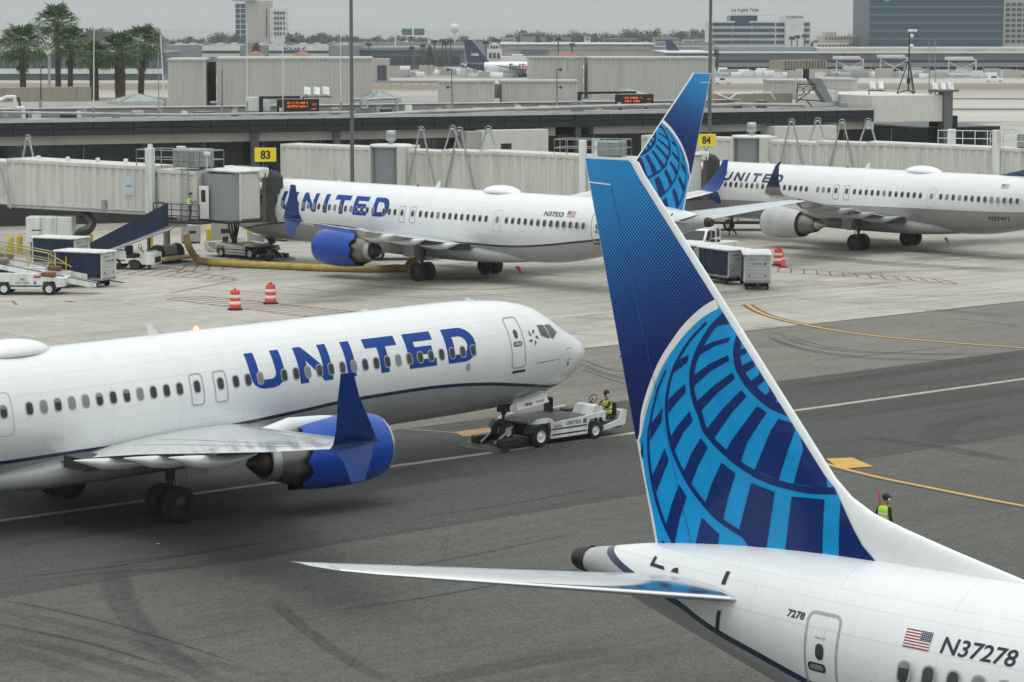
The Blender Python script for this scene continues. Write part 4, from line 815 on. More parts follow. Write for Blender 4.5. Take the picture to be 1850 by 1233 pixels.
    MB().prism([(9.5,-.02,1.38),(9.15,-.02,1.38),(8.85,-.02,.9),(9.05,-.02,.9)], (0,.04,0)).build('blade_antenna', M_DARKMETAL, root)
    return root
AIR_A = aircraft('airliner', (-11.657, 81.94, 0), .779, 'white airliner with red beacon lit being pushed back by a flat tug', 'new', reg='7538', pitch=-R(.42), nose_lift=.12)
AIR_B = aircraft('airliner', (-4.239, 157.651, 0), 2.367, 'white airliner with blue engine parked at the gate signed 83', 'new', reg='N37553')
AIR_C = aircraft('airliner', (24.681, 178.682, 0), 2.335, 'grey-bellied airliner in older paint with grey engine at right-hand gate', 'old', reg='N37471')
_dx, _dh = 1.377, -.743; _t = -19.9
AIR_D = aircraft('airliner', (_dx - _t*math.cos(_dh), 52.248 - _t*math.sin(_dh), 0), _dh, 'nearest airliner with dotted blue tail and globe, only its rear in view', 'short', xn=18.4, xt=_t, reg='N37278')

# ================================================================== concourse building
TO = Vector((-39.2, 195.0, 0)); TA = math.atan2(31.0, 70.9)
TX = Vector((math.cos(TA), math.sin(TA), 0)); TY = Vector((-math.sin(TA), math.cos(TA), 0))
def TPt(u, v, y=0.0):
    # where the sight line meets the vertical plane y metres behind the facade -> (t, y, z)
    d = ray(u, v); o = Vector((0,0,CAM_H)); k = ((TO + TY*y - o).dot(TY)) / d.dot(TY); p = o + d*k
    return Vector(((p - TO).dot(TX), y, p.z))
M_FASCIA = mat('fascia_panel', (.022,.026,.032), .35, .3, var=.18, scale=.6, dirt=.1, dirtcol=(.06,.06,.06))
M_COPING = mat('coping', (.46,.46,.44), .6, var=.12, dirt=.3, scale=1)
M_BAND = mat('soffit_band', (.40,.385,.355), .7, var=.08, dirt=.3, scale=.5, streak=True)
M_FGLASS = mat('facade_glass', (.012,.015,.018), .10, var=.3, scale=.3, spec=.55)
M_MULL = mat('mullion', (.03,.033,.037), .4, .4)
M_CLADG = mat('grey_cladding', (.13,.14,.145), .45, .4, var=.12)
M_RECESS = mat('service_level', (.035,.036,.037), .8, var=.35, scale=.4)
M_ROOF = mat('roof_membrane', (.30,.295,.28), .85, var=.15, dirt=.45, scale=.25)
M_PLASTER = mat('white_plaster', (.58,.575,.55), .75, var=.05, dirt=.1, scale=1.5, bump=.2, bscale=20)
M_PARAPET = mat('parapet_concrete', (.36,.355,.335), .8, var=.12, dirt=.35, scale=.6, streak=True)
M_STAINED = mat('stained_concrete', (.33,.30,.235), .85, var=.15, dirt=.6, scale=.7, streak=True)
M_CORR = mat('corrugated_beige', (.47,.465,.425), .6, var=.06, dirt=.2, scale=.5, streak=True)
M_PIPE = mat('pipe_lagging', (.42,.42,.41), .45, .3, var=.2, dirt=.3, scale=1)
M_SKYL = mat('skylight_glass', (.20,.27,.25), .15, var=.2, scale=1, spec=.6)
TERM = empty('concourse_building', TO, TA, 'long airport concourse with dark panelled fascia and cream upper band behind the gates', 'building')
T0, T1 = -26.0, 77.0
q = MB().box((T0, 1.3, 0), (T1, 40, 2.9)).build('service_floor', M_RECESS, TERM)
MB().box((T0, .9, 2.9), (T1+14, 40, 3.15)).build('floor_slab', M_PARAPET, TERM)
MB().box((T0, 1.5, 3.15), (T1+14, 40, 6.2)).build('upper_wall', M_MULL, TERM)
MB().box((T0, .75, 6.12), (47.0, 40, 6.83)).build('soffit_band', M_BAND, TERM)
MB().box((50.5, .75, 6.2), (T1, 40, 6.83)).build('soffit_band', M_BAND, TERM)
MB().box((T0, .25, 6.83), (T1, 40, 7.86)).build('fascia_backing', M_MULL, TERM)
MB().box((T0, .02, 7.88), (T1, 41, 8.02)).build('roof', M_ROOF, TERM)
MB().box((T0, -.12, 7.86), (T1+.1, .3, 8.06)).build('coping', M_COPING, TERM)
k = 0; x = T0
fp = {}
while x < T1 - .1:
    wd = 3.1; e = min(x + wd, T1)
    for z0, z1 in ((6.85, 7.33), (7.35, 7.85)):
        key = (round(e - x, 2), z0)
        if key not in fp:
            o = MB().bev((.02, 0, z0), (e - x - .02, .24, z1), .02).build('fascia_panel', M_FASCIA, TERM, (x, 0, 0)); fp[key] = o.data
        else: link(fp[key], 'fascia_panel', TERM, (x, 0, 0))
    x = e
gp = MB().box((.06, 0, 3.2), (2.34, .05, 6.1)).build('window_pane', M_FGLASS, TERM, (T0, 1.43, 0)).data
x = T0 + 2.4
while x < T1 + 11: link(gp, 'window_pane', TERM, (x, 1.43, 0)); x += 2.4
ml = MB().box((-.05, 0, 3.15), (.05, .14, 6.2)).build('mullion', M_CLADG, TERM, (T0, 1.34, 0)).data
x = T0 + 4.8
while x < T1 + 11: link(ml, 'mullion', TERM, (x, 1.34, 0)); x += 4.8
for u0, u1 in ((455, 469), (604, 616), (1040, 1050)):
    a = TPt(u0, 300, .3).x; b = TPt(u1, 300, .3).x
    c = MB()
    for i in range(4): c.bev((a + (b-a)*i/4 + .015, .3, 0), (a + (b-a)*(i+1)/4 - .015, .72, 6.84), .02)
    c.build('column', M_CLADG, TERM)
# white rooms projecting from the facade
def room(u0, u1, vt, vb, y0, y1, m, name='projecting_room'):
    a = TPt(u0, vt, y0); b = TPt(u1, vt, y0); c = TPt(u1, vb, y0)
    return MB().bev((a.x, y0, c.z), (b.x, y1, a.z), .04, 0).build(name, m, TERM)
room(872, 991, 236, 300, -1.2, 1.6, M_PLASTER); room(843, 872, 238, 300, -.9, 1.6, M_PARAPET)
o = TPt(905, 262, -1.2); MB().box((o.x, -1.26, o.z - .35), (o.x + .9, -1.2, o.z + .1)).build('vent_grille', M_BLACK, TERM)
room(1400, 1512, 229, 300, -1.0, 1.6, M_PLASTER); o = TPt(1488, 258, -1.0); MB().box((o.x, -1.06, o.z - .5), (o.x + 1.0, -1.0, o.z + .25)).build('vent_grille', M_BLACK, TERM)
# white end block with its own glazing and corner column
a = TPt(1577, 173, .4); b = TPt(1704, 173, .4); c = TPt(1577, 222, .4)
MB().bev((a.x, .4, c.z), (b.x, 14, a.z), .05).build('end_block', M_PLASTER, TERM)
MB().bev((T1-.7, .1, 6.2), (a.x - .03, 2, 7.9), .03).build('end_pier', M_PLASTER, TERM)
MB().bev((b.x - .03, .1, 0), (b.x + .85, 1.2, a.z + .25), .05).build('corner_column', M_CLADG, TERM)
MB().box((b.x - .8, -.1, a.z + .25), (b.x + 1.3, 1.6, a.z + .42)).build('corner_cap', M_CLADG, TERM)
MB().box((b.x + .9, 1.4, 5.4), (b.x + 2.2, 4, 7.2)).build('side_window', M_FGLASS, TERM)
MB().box((T1, 1.45, 3.15), (b.x, 1.55, 6.2)).build('end_glazing', M_FGLASS, TERM)
# roof build-up: a long low parapet, then pipes, then plant rooms
MB().bev((T0, 7.5, 8.02), (T1 - 9, 8.1, 8.62), .04).build('roof_parapet', M_PARAPET, TERM)
MB().bev((T0, 8.1, 8.02), (T1 - 9, 40, 8.40), .04).build('roof_step', M_ROOF, TERM)
def corrugated(mb, x0, x1, y, z0, z1, step=.36, d=.05, m=0, nrm=-1):
    n = max(2, int((x1 - x0) / step)); pts = []
    for i in range(n):
        a = x0 + (x1-x0)*i/n; w_ = (x1-x0)/n
        pts += [(a, 0), (a + w_*.35, 0), (a + w_*.5, d), (a + w_*.85, d)]
    pts.append((x1, 0)); lo = [Vector((p[0], y + nrm*p[1], z0)) for p in pts]; hi = [Vector((p[0], y + nrm*p[1], z1)) for p in pts]; k = len(pts)
    mb.add(lo + hi, [(i, i+1, k+i+1, k+i) for i in range(k-1)], m)
def plant_room(u0, u1, vt, y, depth, label):
    a = TPt(u0, vt, y); b = TPt(u1, vt, y); pa = TO + TX*a.x + TY*y + Vector((0,0,8.40)); pb = TO + TX*b.x + TY*y; r_ = empty('rooftop_plant_room', pa, R(4), label, 'plant room', 'corrugated plant rooms on the concourse roof')
    L_ = (u1-u0)/4700*pa.y; h = a.z - 8.40
    MB().box((0, .02, 0), (L_, depth, h)).build('core', M_CORR, r_)
    c = MB(); corrugated(c, 0, L_, -.02, .12, h - .1); c.build('cladding', M_CORR, r_, fix=False)
    MB().box((-.08, -.14, h - .1), (L_ + .08, depth + .06, h + .06)).build('roof_trim', M_COPING, r_); MB().box((-.04, -.10, 0), (L_ + .04, -.02, .12)).build('base_trim', M_COPING, r_)
    return r_
plant_room(303, 370, 108, 18, 9, 'narrow corrugated beige plant room beside the rightmost palm')
plant_room(391, 671, 106, 18, 9, 'wide corrugated beige plant room behind the lit message sign left of the lamp post')
plant_room(795, 893, 147, 13, 4, 'low corrugated beige plant room left of the roof ladder in mid picture')
plant_room(907, 1045, 147, 13, 4, 'low corrugated beige plant room right of the roof ladder in mid picture')
plant_room(957, 1053, 104, 26, 3, 'corrugated beige plant room hiding the nose of the distant cargo jet')
plant_room(1070, 1292, 105, 20, 8, 'large corrugated beige plant room behind the tall rear tail')
plant_room(1392, 1464, 146, 16, 4, 'small corrugated beige plant room behind the roof conveyor frame')
plant_room(1484, 1549, 143, 15, 4, 'small corrugated beige plant room left of the camera tripod')
def roof_box(name, u0, u1, vt, vb, y, d, m, label, cat, group=None, bev=.03):
    a = TPt(u0, vt, y); b = TPt(u1, vb, y); r_ = MB().bev((0, 0, 0), (b.x - a.x, d, a.z - b.z), bev).build(name, m, None, TO + TX*a.x + TY*y + Vector((0,0,b.z)), TA)
    return tag(r_, label, cat, group)
roof_box('stained_wall', -40, 165, 159, 183, 10, .6, M_STAINED, 'stained tan concrete parapet wall below the palms', 'wall', bev=.02)
roof_box('equipment_gap_box', 372, 391, 112, 183, 20, 3, M_DARKMETAL, 'dark box standing in for the shaded gap and equipment between the two beige plant rooms', 'housing')  # solid dark box: shade of the gap put into its colour, equipment included
roof_box('equipment_gap_box', 893, 907, 152, 178, 14, 2, M_GALV, 'grey ladder housing between the two low plant rooms', 'housing')
roof_box('concrete_upstand', 1290, 1432, 170, 187, 9, .6, M_STAINED, 'tan concrete upstand behind the roof pipes at right', 'wall')
roof_box('concrete_upstand', 1512, 1552, 172, 188, 9, .6, M_STAINED, 'short tan concrete upstand beside the white end block', 'wall')
roof_box('white_cabinet', 449, 474, 176, 201, 5, .8, M_GSEW, 'white cabinet standing left of the lit sign on the roof', 'cabinet')
roof_box('white_cabinet', 479, 488, 176, 201, 5.5, .5, M_GSEW, 'narrow white cabinet right against the lit sign frame', 'cabinet')
roof_box('white_cabinet', 1495, 1515, 164, 184, 6, .8, M_GSEW, 'white cabinet at the foot of the roof conveyor', 'cabinet')
def roof_pipe(pts, r, m, label, ribs=0):
    P_ = [TPt(u, v, y) for u, v, y in pts]; q = MB(); q.tube(P_, r, 8)
    for p in P_: q.sphere(p, r, 8, 6)
    o = q.build('roof_pipe', m, None, TO, TA); return tag(o, label, 'pipe', 'pipes along the concourse roof')
roof_pipe([(-20,203,3),(330,208,3),(640,203,3)], .10, M_PIPE, 'thin grey pipe along the roof edge left of the lamp post')
roof_pipe([(640,210,2.5),(760,203,2.5),(905,198,2.5),(1110,192,2.5),(1210,190,2.5)], .16, M_PIPE, 'thick lagged pipe along the roof right of the lamp post')
roof_pipe([(700,216,1.8),(905,208,1.8),(1180,199,1.8)], .08, M_STEEL, 'thin steel pipe in front of the thick lagged pipe')
roof_pipe([(1282,191,3),(1340,189,3),(1452,190,3),(1453,197,3)], .15, M_PIPE, 'lagged pipe on the roof between right lamp post and conveyor')
roof_pipe([(-10,186,4.5),(12,176,4.5),(26,176,4.5),(27,196,4.5),(42,196,4.5),(43,214,4.5)], .16, M_GSEW, 'white bent pipe at the far left roof corner')
roof_pipe([(-10,180,5),(34,178,5),(37,200,5),(48,202,5),(49,215,5)], .09, M_DARKMETAL, 'dark pipe frame at the far left roof corner')
roof_pipe([(50,216,2.5),(140,218,2.5),(160,216,2.5),(300,214,2.5)], .07, M_GSEW, 'white conduit lying along the left roof edge')
roof_pipe([(640,180,6.5),(652,180,6.5),(654,196,6.5),(663,196,6.5),(664,180,6.5),(716,178,6.5),(718,204,6.5)], .12, M_PIPE, 'looped lagged pipe right beside the left lamp post')
roof_pipe([(1026,128,12),(1026,107,12),(1046,105,12)], .06, M_GALV, 'thin bent conduit on the plant room wall near the cargo jet')
roof_pipe([(1290,168,7),(1318,180,7),(1330,170,7),(1392,168,7),(1400,180,7)], .10, M_GSEW, 'kinked white pipe right of the rear tail tip')
def skylight(u0, u1, vt, vb, y, label):
    a = TPt(u0, vb, y); b = TPt(u1, vb, y); t = TPt((u0+u1)/2, vt, y); w_ = b.x - a.x; h = t.z - a.z
    r_ = empty('skylight', TO + TX*(a.x + w_/2) + TY*(y+w_/2) + Vector((0,0,a.z)), TA, label, 'skylight', 'pyramid skylights on the roof'); c = [(-w_/2,-w_/2,0),(w_/2,-w_/2,0),(w_/2,w_/2,0),(-w_/2,w_/2,0)]
    for i in range(4):
        p, q_ = Vector(c[i]), Vector(c[(i+1)%4])
        for k in range(3): MB().add([p.lerp(q_,k/3), p.lerp(q_,(k+1)/3), Vector((0,0,h))], [(0,1,2)]).build('pane', M_SKYL, r_)
        for k in range(4): MB().cyl(p.lerp(q_,k/3), (0,0,h), .05, .03, 6).build('glazing_bar', M_COPING, r_)
    MB().box((-w_/2-.1,-w_/2-.1,-.3), (w_/2+.1,w_/2+.1,0)).build('kerb', M_COPING, r_)
skylight(218, 302, 170, 184, 9, 'pale green pyramid skylight right of the palm trunks')
skylight(668, 722, 164, 180, 9, 'pyramid skylight just right of the left lamp post')
skylight(1118, 1182, 160, 172, 11, 'pyramid skylight behind the right message sign')
# gutter, cable trays and small roof fittings
MB().box((T0, .34, 8.024), (T1, 1.5, 8.06)).build('gutter', M_MULL, TERM); MB().box((T0, 5.4, 8.024), (T1-9, 7.4, 8.05)).build('dark_membrane', mat('dark_membrane', (.09,.09,.09), .9, var=.2, scale=.4), TERM)
MB().bev((T0, 7.35, 8.60), (T1-9, 8.25, 8.70), .03).build('parapet_cap', M_COPING, TERM)
x = T0 + 4
while x < T1 - 12:
    MB().bev((x, 7.42, 8.03), (x + .5, 7.52, 8.6), .02).build('parapet_rib', M_COPING, TERM); x += 6.2
for i, (u, y, wd, h, m) in enumerate(((60,3.5,.6,.5,M_GSEW),(110,4.5,1.3,.35,M_DARKMETAL),(140,4.2,.3,.5,M_GSEW),(205,3.0,.5,.3,M_GALV),(240,4.8,.9,.45,M_PIPE),(330,3.6,.4,.4,M_GSEW),(352,4.6,1.6,.3,M_DARKMETAL),(420,3.2,.5,.35,M_GALV),(600,3.6,.7,.5,M_GALV),(690,3.2,.9,.4,M_DARKMETAL),(735,4.6,.5,.6,M_GSEW),(790,3.3,.4,.35,M_GALV),(855,4.6,1.2,.3,M_DARKMETAL),(935,3.3,.35,.5,M_GSEW),(975,4.7,.8,.4,M_GALV),(1035,3.4,1.0,.8,M_GREYPANEL),(1080,4.6,.5,.4,M_GSEW),(1330,4.4,.6,.5,M_DARKMETAL),(1370,4.6,.9,.6,M_DARKMETAL),(1412,4.0,.5,.35,M_GSEW),(1520,3.0,.7,.4,M_GALV),(1548,3.6,.5,.7,M_DARKMETAL))):
    t = TPt(u, 200, y).x; nm = {id(M_GSEW): 'white', id(M_DARKMETAL): 'dark', id(M_GALV): 'grey', id(M_PIPE): 'lagged', id(M_GREYPANEL): 'slate'}[id(m)]
    r_ = empty('roof_fitting', TO + TX*t + TY*y + Vector((0,0,8.02)), TA, '%s roof fitting number %d from the left along the concourse edge' % (nm, i + 1), 'roof fitting', 'small fittings along the roof edge'); r_['label'] = '%s roof box, %s of the row along the concourse edge' % (nm, ['first','second','third','fourth','fifth','sixth','seventh','eighth','ninth','tenth','eleventh','twelfth','thirteenth','fourteenth','fifteenth','sixteenth','seventeenth','eighteenth','nineteenth','twentieth','twenty-first','last'][i] + ' from left')
    MB().bev((0,0,0),(wd,.5,h),.04).build('box', m, r_); MB().box((wd*.1,.05,h),(wd*.9,.45,h+.06)).build('lid', M_COPING, r_)
# message signs
def msg_sign(u0, u1, vt, vb, y, label, uarm):
    a = TPt(u0, vt, y); b = TPt(u1, vb, y); w_ = b.x - a.x; h = a.z - b.z
    r_ = empty('message_sign', TO + TX*a.x + TY*y + Vector((0,0,b.z)), TA, label, 'sign')
    MB().bev((0,0,0), (w_,.35,h), .03).build('cabinet', M_BLACK, r_)
    MB().box((.35,.1,b.z*0-(b.z-8.02)), (.55,.3,0)).build('post', M_DARKMETAL, r_); MB().box((w_-.7,.1,-(b.z-8.02)), (w_-.5,.3,0)).build('post', M_DARKMETAL, r_)
    L_ = TPt(uarm, vt, y).x - a.x
    MB().box((L_, .12, h+.05), (w_*.55, .3, h+.25)).build('arm', M_BLACK, r_); MB().box((L_, .1, -(b.z-8.02)), (L_+.28, .32, h+.25)).build('arm_post', M_BLACK, r_)
    q = MB(); rr = random.Random(int(u0))
    for row in range(2):
        for i in range(17):
            if rr.random() < .14: continue
            x = .22*w_ + i*(w_*.5/17); z = h*(.76 - .24*row)
            for dz in range(3):
                for dx in range(2):
                    if rr.random() < .78: q.box((x+dx*.05, -.012, z-dz*.06), (x+dx*.05+.035, -.004, z-dz*.06+.042))
    q.build('message_dots', M_LCD, r_)['kind'] = 'stuff'
    sign_text('message_time', '10:12', .12, (w_*.88, -.006, h*.62), (1,0,0), (0,0,1), M_LCD, r_, .0); sign_text('message_delay', '+00:00', .11, (w_*.86, -.006, h*.28), (1,0,0), (0,0,1), M_LCD, r_, .0)
    MB().box((.1,-.01,h*.12), (.4,.0,h*.4)).build('sensor_window', M_CREAM, r_)
msg_sign(502, 577, 180, 204, 4, 'black message sign with amber lit text above the gate sign 83', 470)
msg_sign(1114, 1181, 171, 194, 4, 'black message sign with amber lit text left of the rear tail', 1046)
# thin masts
def mast(u0, v0, u1, v1, y, r, m, label, arms=()):
    a = TPt(u0, v0, y); b = TPt(u1, v1, y); r_ = empty('roof_mast', TO + TX*b.x + TY*y + Vector((0,0,min(b.z, 8.5))), TA, label, 'mast', 'thin masts on the concourse roof')
    o_ = Vector((b.x, y, min(b.z, 8.5))); MB().cyl((0,0,-.15), a - o_, r, r*.6, 8).build('pole', m, r_)
    MB().cyl((0,0,-.2), (0,0,.8), r*1.8, r*1.8, 8).build('base', M_GALV, r_)
    for u, v in arms:
        p = TPt(u, v, y) - o_; MB().cyl((a.x + (b.x-a.x)*((v-v0)/(v1-v0)) - o_.x, 0, p.z), p, .035, .035, 6).sphere(p, .13, 8, 6).build('lamp_arm', M_DARKMETAL, r_)
mast(170, 40, 169, 213, 3, .05, M_GSEW, 'white whip mast on the left roof among the palms')
mast(290, 64, 297, 150, 9, .07, M_GSEW, 'leaning white pole against the narrow plant room')
mast(286, 93, 287, 212, 3, .05, M_GALV, 'grey whip mast left of the narrow plant room')
mast(74, 122, 73, 183, 9, .06, M_DARKMETAL, 'dark lamp pole in front of the stained wall', ((78,121),))
mast(446, 42, 447, 202, 3, .045, M_GSEW, 'thin white mast left of the pale office tower in front of it')
mast(401, 126, 401, 210, 3, .05, M_DARKMETAL, 'dark rod in front of the wide plant room left end')
mast(511, 41, 511, 180, 4, .05, M_GSEW, 'thin white mast above the lit sign')
mast(615, 40, 616, 202, 3, .045, M_GSEW, 'thin white mast left of the lamp post')
mast(816, 124, 817, 192, 4, .05, M_DARKMETAL, 'dark lamp mast in front of the low plant room with two arms', ((809,126),(809,158)))
mast(1006, 124, 1006, 190, 4, .05, M_DARKMETAL, 'dark lamp mast right of mid picture with two arms', ((1013,126),(1013,158)))
mast(1679, 74, 1679, 172, 3, .05, M_GALV, 'thin grey antenna left of the pair by the end block')
mast(1689, 70, 1690, 172, 3, .05, M_GALV, 'thin grey antenna right of the pair by the end block')
mast(1437, 120, 1439, 182, 5, .06, M_GSEW, 'short white pole at the left end of the roof conveyor frame')
# tripod with cameras on the end block
p = TPt(1641, 173, 4); tri = empty('camera_tripod', TO + TX*p.x + TY*4 + Vector((0,0,a.z if False else TPt(1577,173,.4).z)), TA, 'tall steel tripod mast carrying white cameras on the end block roof', 'mast')
MB().cyl((0,0,.2), (0,0,5.4), .07, .06, 8).build('pole', M_DARKMETAL, tri)
for k in range(3): an = 2*math.pi*k/3 + .4; MB().cyl((1.0*math.cos(an),1.0*math.sin(an),0), (.05*math.cos(an),.05*math.sin(an),2.9), .05, .05, 6).cyl((1.0*math.cos(an),1.0*math.sin(an),.05),(0,0,.35),.05,.05,6).build('leg', M_DARKMETAL, tri)
MB().bev((-.1,-.15,5.45), (.75,.15,5.68), .05).build('camera', M_GSEW, tri); MB().sphere((.22,0,5.1), .2, 12, 8).build('dome_camera', M_GSEW, tri); MB().sphere((.2,-.05,4.2), .2, 12, 8).build('dome_camera', M_GSEW, tri)
MB().bev((-.15,-.12,.9), (.15,.12,1.4), .03).build('junction_box', M_DARKMETAL, tri)
# floodlights at the far corner and by the signs
def floods(u, v, y, n, label):
    p = TPt(u, v, y); r_ = empty('floodlight_rack', TO + TX*p.x + TY*y + Vector((0,0,p.z)), TA, label, 'floodlight')
    MB().cyl((0,0,-.8), (0,0,.1), .05).box((-.1,-.05,.05), (.8*n,.05,.13)).build('rack', M_DARKMETAL, r_)
    for i in range(n):
        mt_ = Matrix.Translation((.3+.8*i, -.1, .55)) @ Matrix.Rotation(R(-35), 4, 'X') @ Matrix.Rotation(R(12), 4, 'Y'); MB().bev((-.28,-.1,-.4), (.28,.1,.4), .05, 0, mt_).build('lamp_head', M_GSEW, r_); MB().cyl((.3+.8*i,0,.1), (.3+.8*i,-.05,.5), .04).build('bracket', M_DARKMETAL, r_)
floods(1570, 166, 3, 2, 'pair of white floodlights left of the camera tripod'); floods(1683, 168, 2, 3, 'rack of floodlights on the corner of the end block'); floods(548, 178, 5, 3, 'white floodlights behind the lit sign on the left roof')
# inclined conveyor frame and flat canopy on the roof
p = TPt(1440, 184, 5); cv = empty('roof_conveyor', TO + TX*p.x + TY*5 + Vector((0,0,p.z)), TA, 'inclined grey chute with dark truss on the right part of the roof', 'conveyor')
sc_ = 1/21.0
MB().prism([(1.3,0,2.0),(2.4,0,2.0),(3.7,0,-.1),(2.9,0,-.1)], (0,.8,0)).build('chute', M_GREYPANEL, cv)
tr_ = MB()
for a_, b_ in (((0,0,0),(0,0,1.5)),((0,0,1.5),(1.9,0,1.5)),((0,0,0),(1.9,0,1.3)),((0,0,.2),(2.6,0,.0)),((.9,0,.2),(1.6,0,-.6))): tr_.cyl(a_, b_, .05, .05, 6)
tr_.build('truss', M_DARKMETAL, cv); MB().lathe([(-.02,.34),(0,.4),(.02,.34)], (.25,-.05,.9), (0,1,0), 16).lathe([(-.02,.3),(0,.36),(.02,.3)], (.95,-.05,1.0), (0,1,0), 16).build('cable_reel', M_DARKMETAL, cv)
c = MB(); corrugated(c, -1.6, 2.6, -.6, 2.9, 3.6, .3, .06); c.box((-1.6,-.6,2.85), (2.6,2.2,3.6)).build('canopy', M_STAINED, cv); MB().box((.9,.2,2.0), (1.3,.6,2.9)).build('canopy_post', M_DARKMETAL, cv)
# tall lamp posts on the apron edge
def lamp_post(u, Y, label):
    x = (u - 925) / 4700 * Y * 1.0; r_ = empty('lamp_post', (x, Y, 0), 0, label, 'lamp post', 'tall apron lamp posts')
    MB().cyl((0,0,0), (0,0,24), .155, .11, 16).build('pole', M_CLADG, r_); MB().lathe([(0,.45),(.5,.45),(.55,.25)], (0,0,0), (0,0,1), 16).build('base', M_GALV, r_); MB().box((-1.4,-.1,23.6), (1.4,.1,23.8)).build('crossbar', M_CLADG, r_)
    for k in (-1.1, 0, 1.1): MB().bev((k-.3,-.5,23.2), (k+.3,-.1,23.7), .05).build('lamp_head', M_GALV, r_)
lamp_post(636.6, 186, 'tall grey lamp post behind the parked jet with blue engine'); lamp_post(1281, 206, 'tall grey lamp post rising behind the rear tail')

# ================================================================== passenger bridges
def frame_of(a, b):
    d = Vector((b[0]-a[0], b[1]-a[1], 0)); L_ = d.length; return L_, math.atan2(d.y, d.x)
def tunnel(parent, x0, x1, w_, z0a, z1a, z0b, z1b, name='tunnel', m=None, rib=.62, d=.07):
    # corrugated box from x0 to x1, bottom/top heights at both ends
    q = MB(); n = max(2, int((x1-x0)/rib)); pr = []
    for i in range(n):
        a = x0 + (x1-x0)*i/n; s = (x1-x0)/n; pr += [(a, 0), (a+s*.34, 0), (a+s*.46, d), (a+s*.88, d)]
    pr.append((x1, 0)); zb = lambda x: z0a+(z0b-z0a)*(x-x0)/(x1-x0); zt = lambda x: z1a+(z1b-z1a)*(x-x0)/(x1-x0)
    for sd in (-1, 1):
        lo = [Vector((p[0], sd*(w_/2-p[1]), zb(p[0])+.18)) for p in pr]; hi = [Vector((p[0], sd*(w_/2-p[1]), zt(p[0])-.16)) for p in pr]; k = len(pr)
        q.add(lo+hi, [(i,i+1,k+i+1,k+i) for i in range(k-1)])
        for a_, b_ in ((0,.2),(-.18,0)):
            zz = zb if a_ == 0 else zt
            q.loft([[Vector((x, sd*(w_/2-.12), zz(x)+a_)), Vector((x, sd*(w_/2+.03), zz(x)+a_)), Vector((x, sd*(w_/2+.03), zz(x)+b_)), Vector((x, sd*(w_/2-.12), zz(x)+b_))] for x in (x0, x1)], sm=False)
    q.loft([[Vector((x,-w_/2,zt(x)-.02)), Vector((x,w_/2,zt(x)-.02)), Vector((x,w_/2,zt(x)+.04)), Vector((x,-w_/2,zt(x)+.04))] for x in (x0,x1)], sm=False)
    q.loft([[Vector((x,-w_/2,zb(x)-.05)), Vector((x,w_/2,zb(x)-.05)), Vector((x,w_/2,zb(x)+.05)), Vector((x,-w_/2,zb(x)+.05))] for x in (x0,x1)], sm=False)
    for x in (x0, x1): q.box((x-.04, -w_/2-.05, zb(x)-.05), (x+.04, w_/2+.05, zt(x)+.07))
    return q.build(name, m or M_CREAM, parent)
def railing(parent, pts, z, h=1.05, m=None, name='railing', step=.9, mid=1):
    q = MB(); m = m or M_GALV
    for a, b in zip(pts[:-1], pts[1:]):
        a = Vector((*a, z)); b = Vector((*b, z)); k = max(1, int((b-a).length/step))
        for i in range(k+1): p = a.lerp(b, i/k); q.cyl(p, p+Vector((0,0,h)), .03, .03, 6)
        for j in range(mid+1): q.cyl(a+Vector((0,0,h*(j+1)/(mid+1))), b+Vector((0,0,h*(j+1)/(mid+1))), .03, .03, 6)
    return q.build(name, m, parent)
def vframe(parent, x, y, zt, zb, wd, name='cable_hanger'):
    q = MB().cyl((x-wd, y, zb), (x-.12, y, zt), .07, .07, 8).cyl((x+wd, y, zb), (x+.12, y, zt), .07, .07, 8).cyl((x-.12,y,zt),(x+.12,y,zt),.08,.08,8)
    q.lathe([(-.03,.26),(0,.3),(.03,.26)], (x, y, zt-.02), (0,1,0), 14, 0); return q.build(name, M_STEEL, parent)
def bellows(parent, p0, ax, w_, z0, z1, L_, name='bellows'):
    # folded canopy pressed against the aircraft door
    q = MB(); ax = Vector(ax); sdv = Vector((-ax.y, ax.x, 0)); rings = []; n = 15
    for i in range(n):
        s = i/(n-1); g = 1 + (.10 if i % 2 else -.04); c = Vector(p0) + ax*L_*s; hw = w_/2*g*(1-.05*s); zt = z1 + .10*(1 if i % 2 else -.4) - .35*s
        rings.append([c + sdv*hw*a + Vector((0,0,b)) for a, b in ((-1,z0),(-1,zt-.45),(-.75,zt-.08),(-.3,zt),(.3,zt),(.75,zt-.08),(1,zt-.45),(1,z0))])
    return q.loft(rings, sm=False, closed=False, cap=False).build(name, mat('bellows_cloth', (.085,.085,.08), .8, var=.25, scale=1), parent, fix=False)
# ---- bridge of gate 83
cabp = Vector((-18.7, 164.9)); farp = cabp + Vector((-.842, .539))*40
L_, an = frame_of(cabp, farp)
JB1 = empty('passenger_bridge', (cabp.x, cabp.y, 0), an, 'cream corrugated passenger bridge of gate 83 reaching the blue-engined jet', 'passenger bridge')
tunnel(JB1, 4.3, 16.6, 2.9, 3.15, 6.15, 3.2, 6.32); tunnel(JB1, 16.6, 40, 2.55, 3.35, 6.12, 3.7, 6.3); tunnel(JB1, .6, 4.3, 2.5, 3.0, 5.95, 3.1, 6.0)
vframe(JB1, 17.6, 1.75, 7.5, 3.1, 1.5); vframe(JB1, 17.2, -1.2, 7.6, 3.2, 1.3)
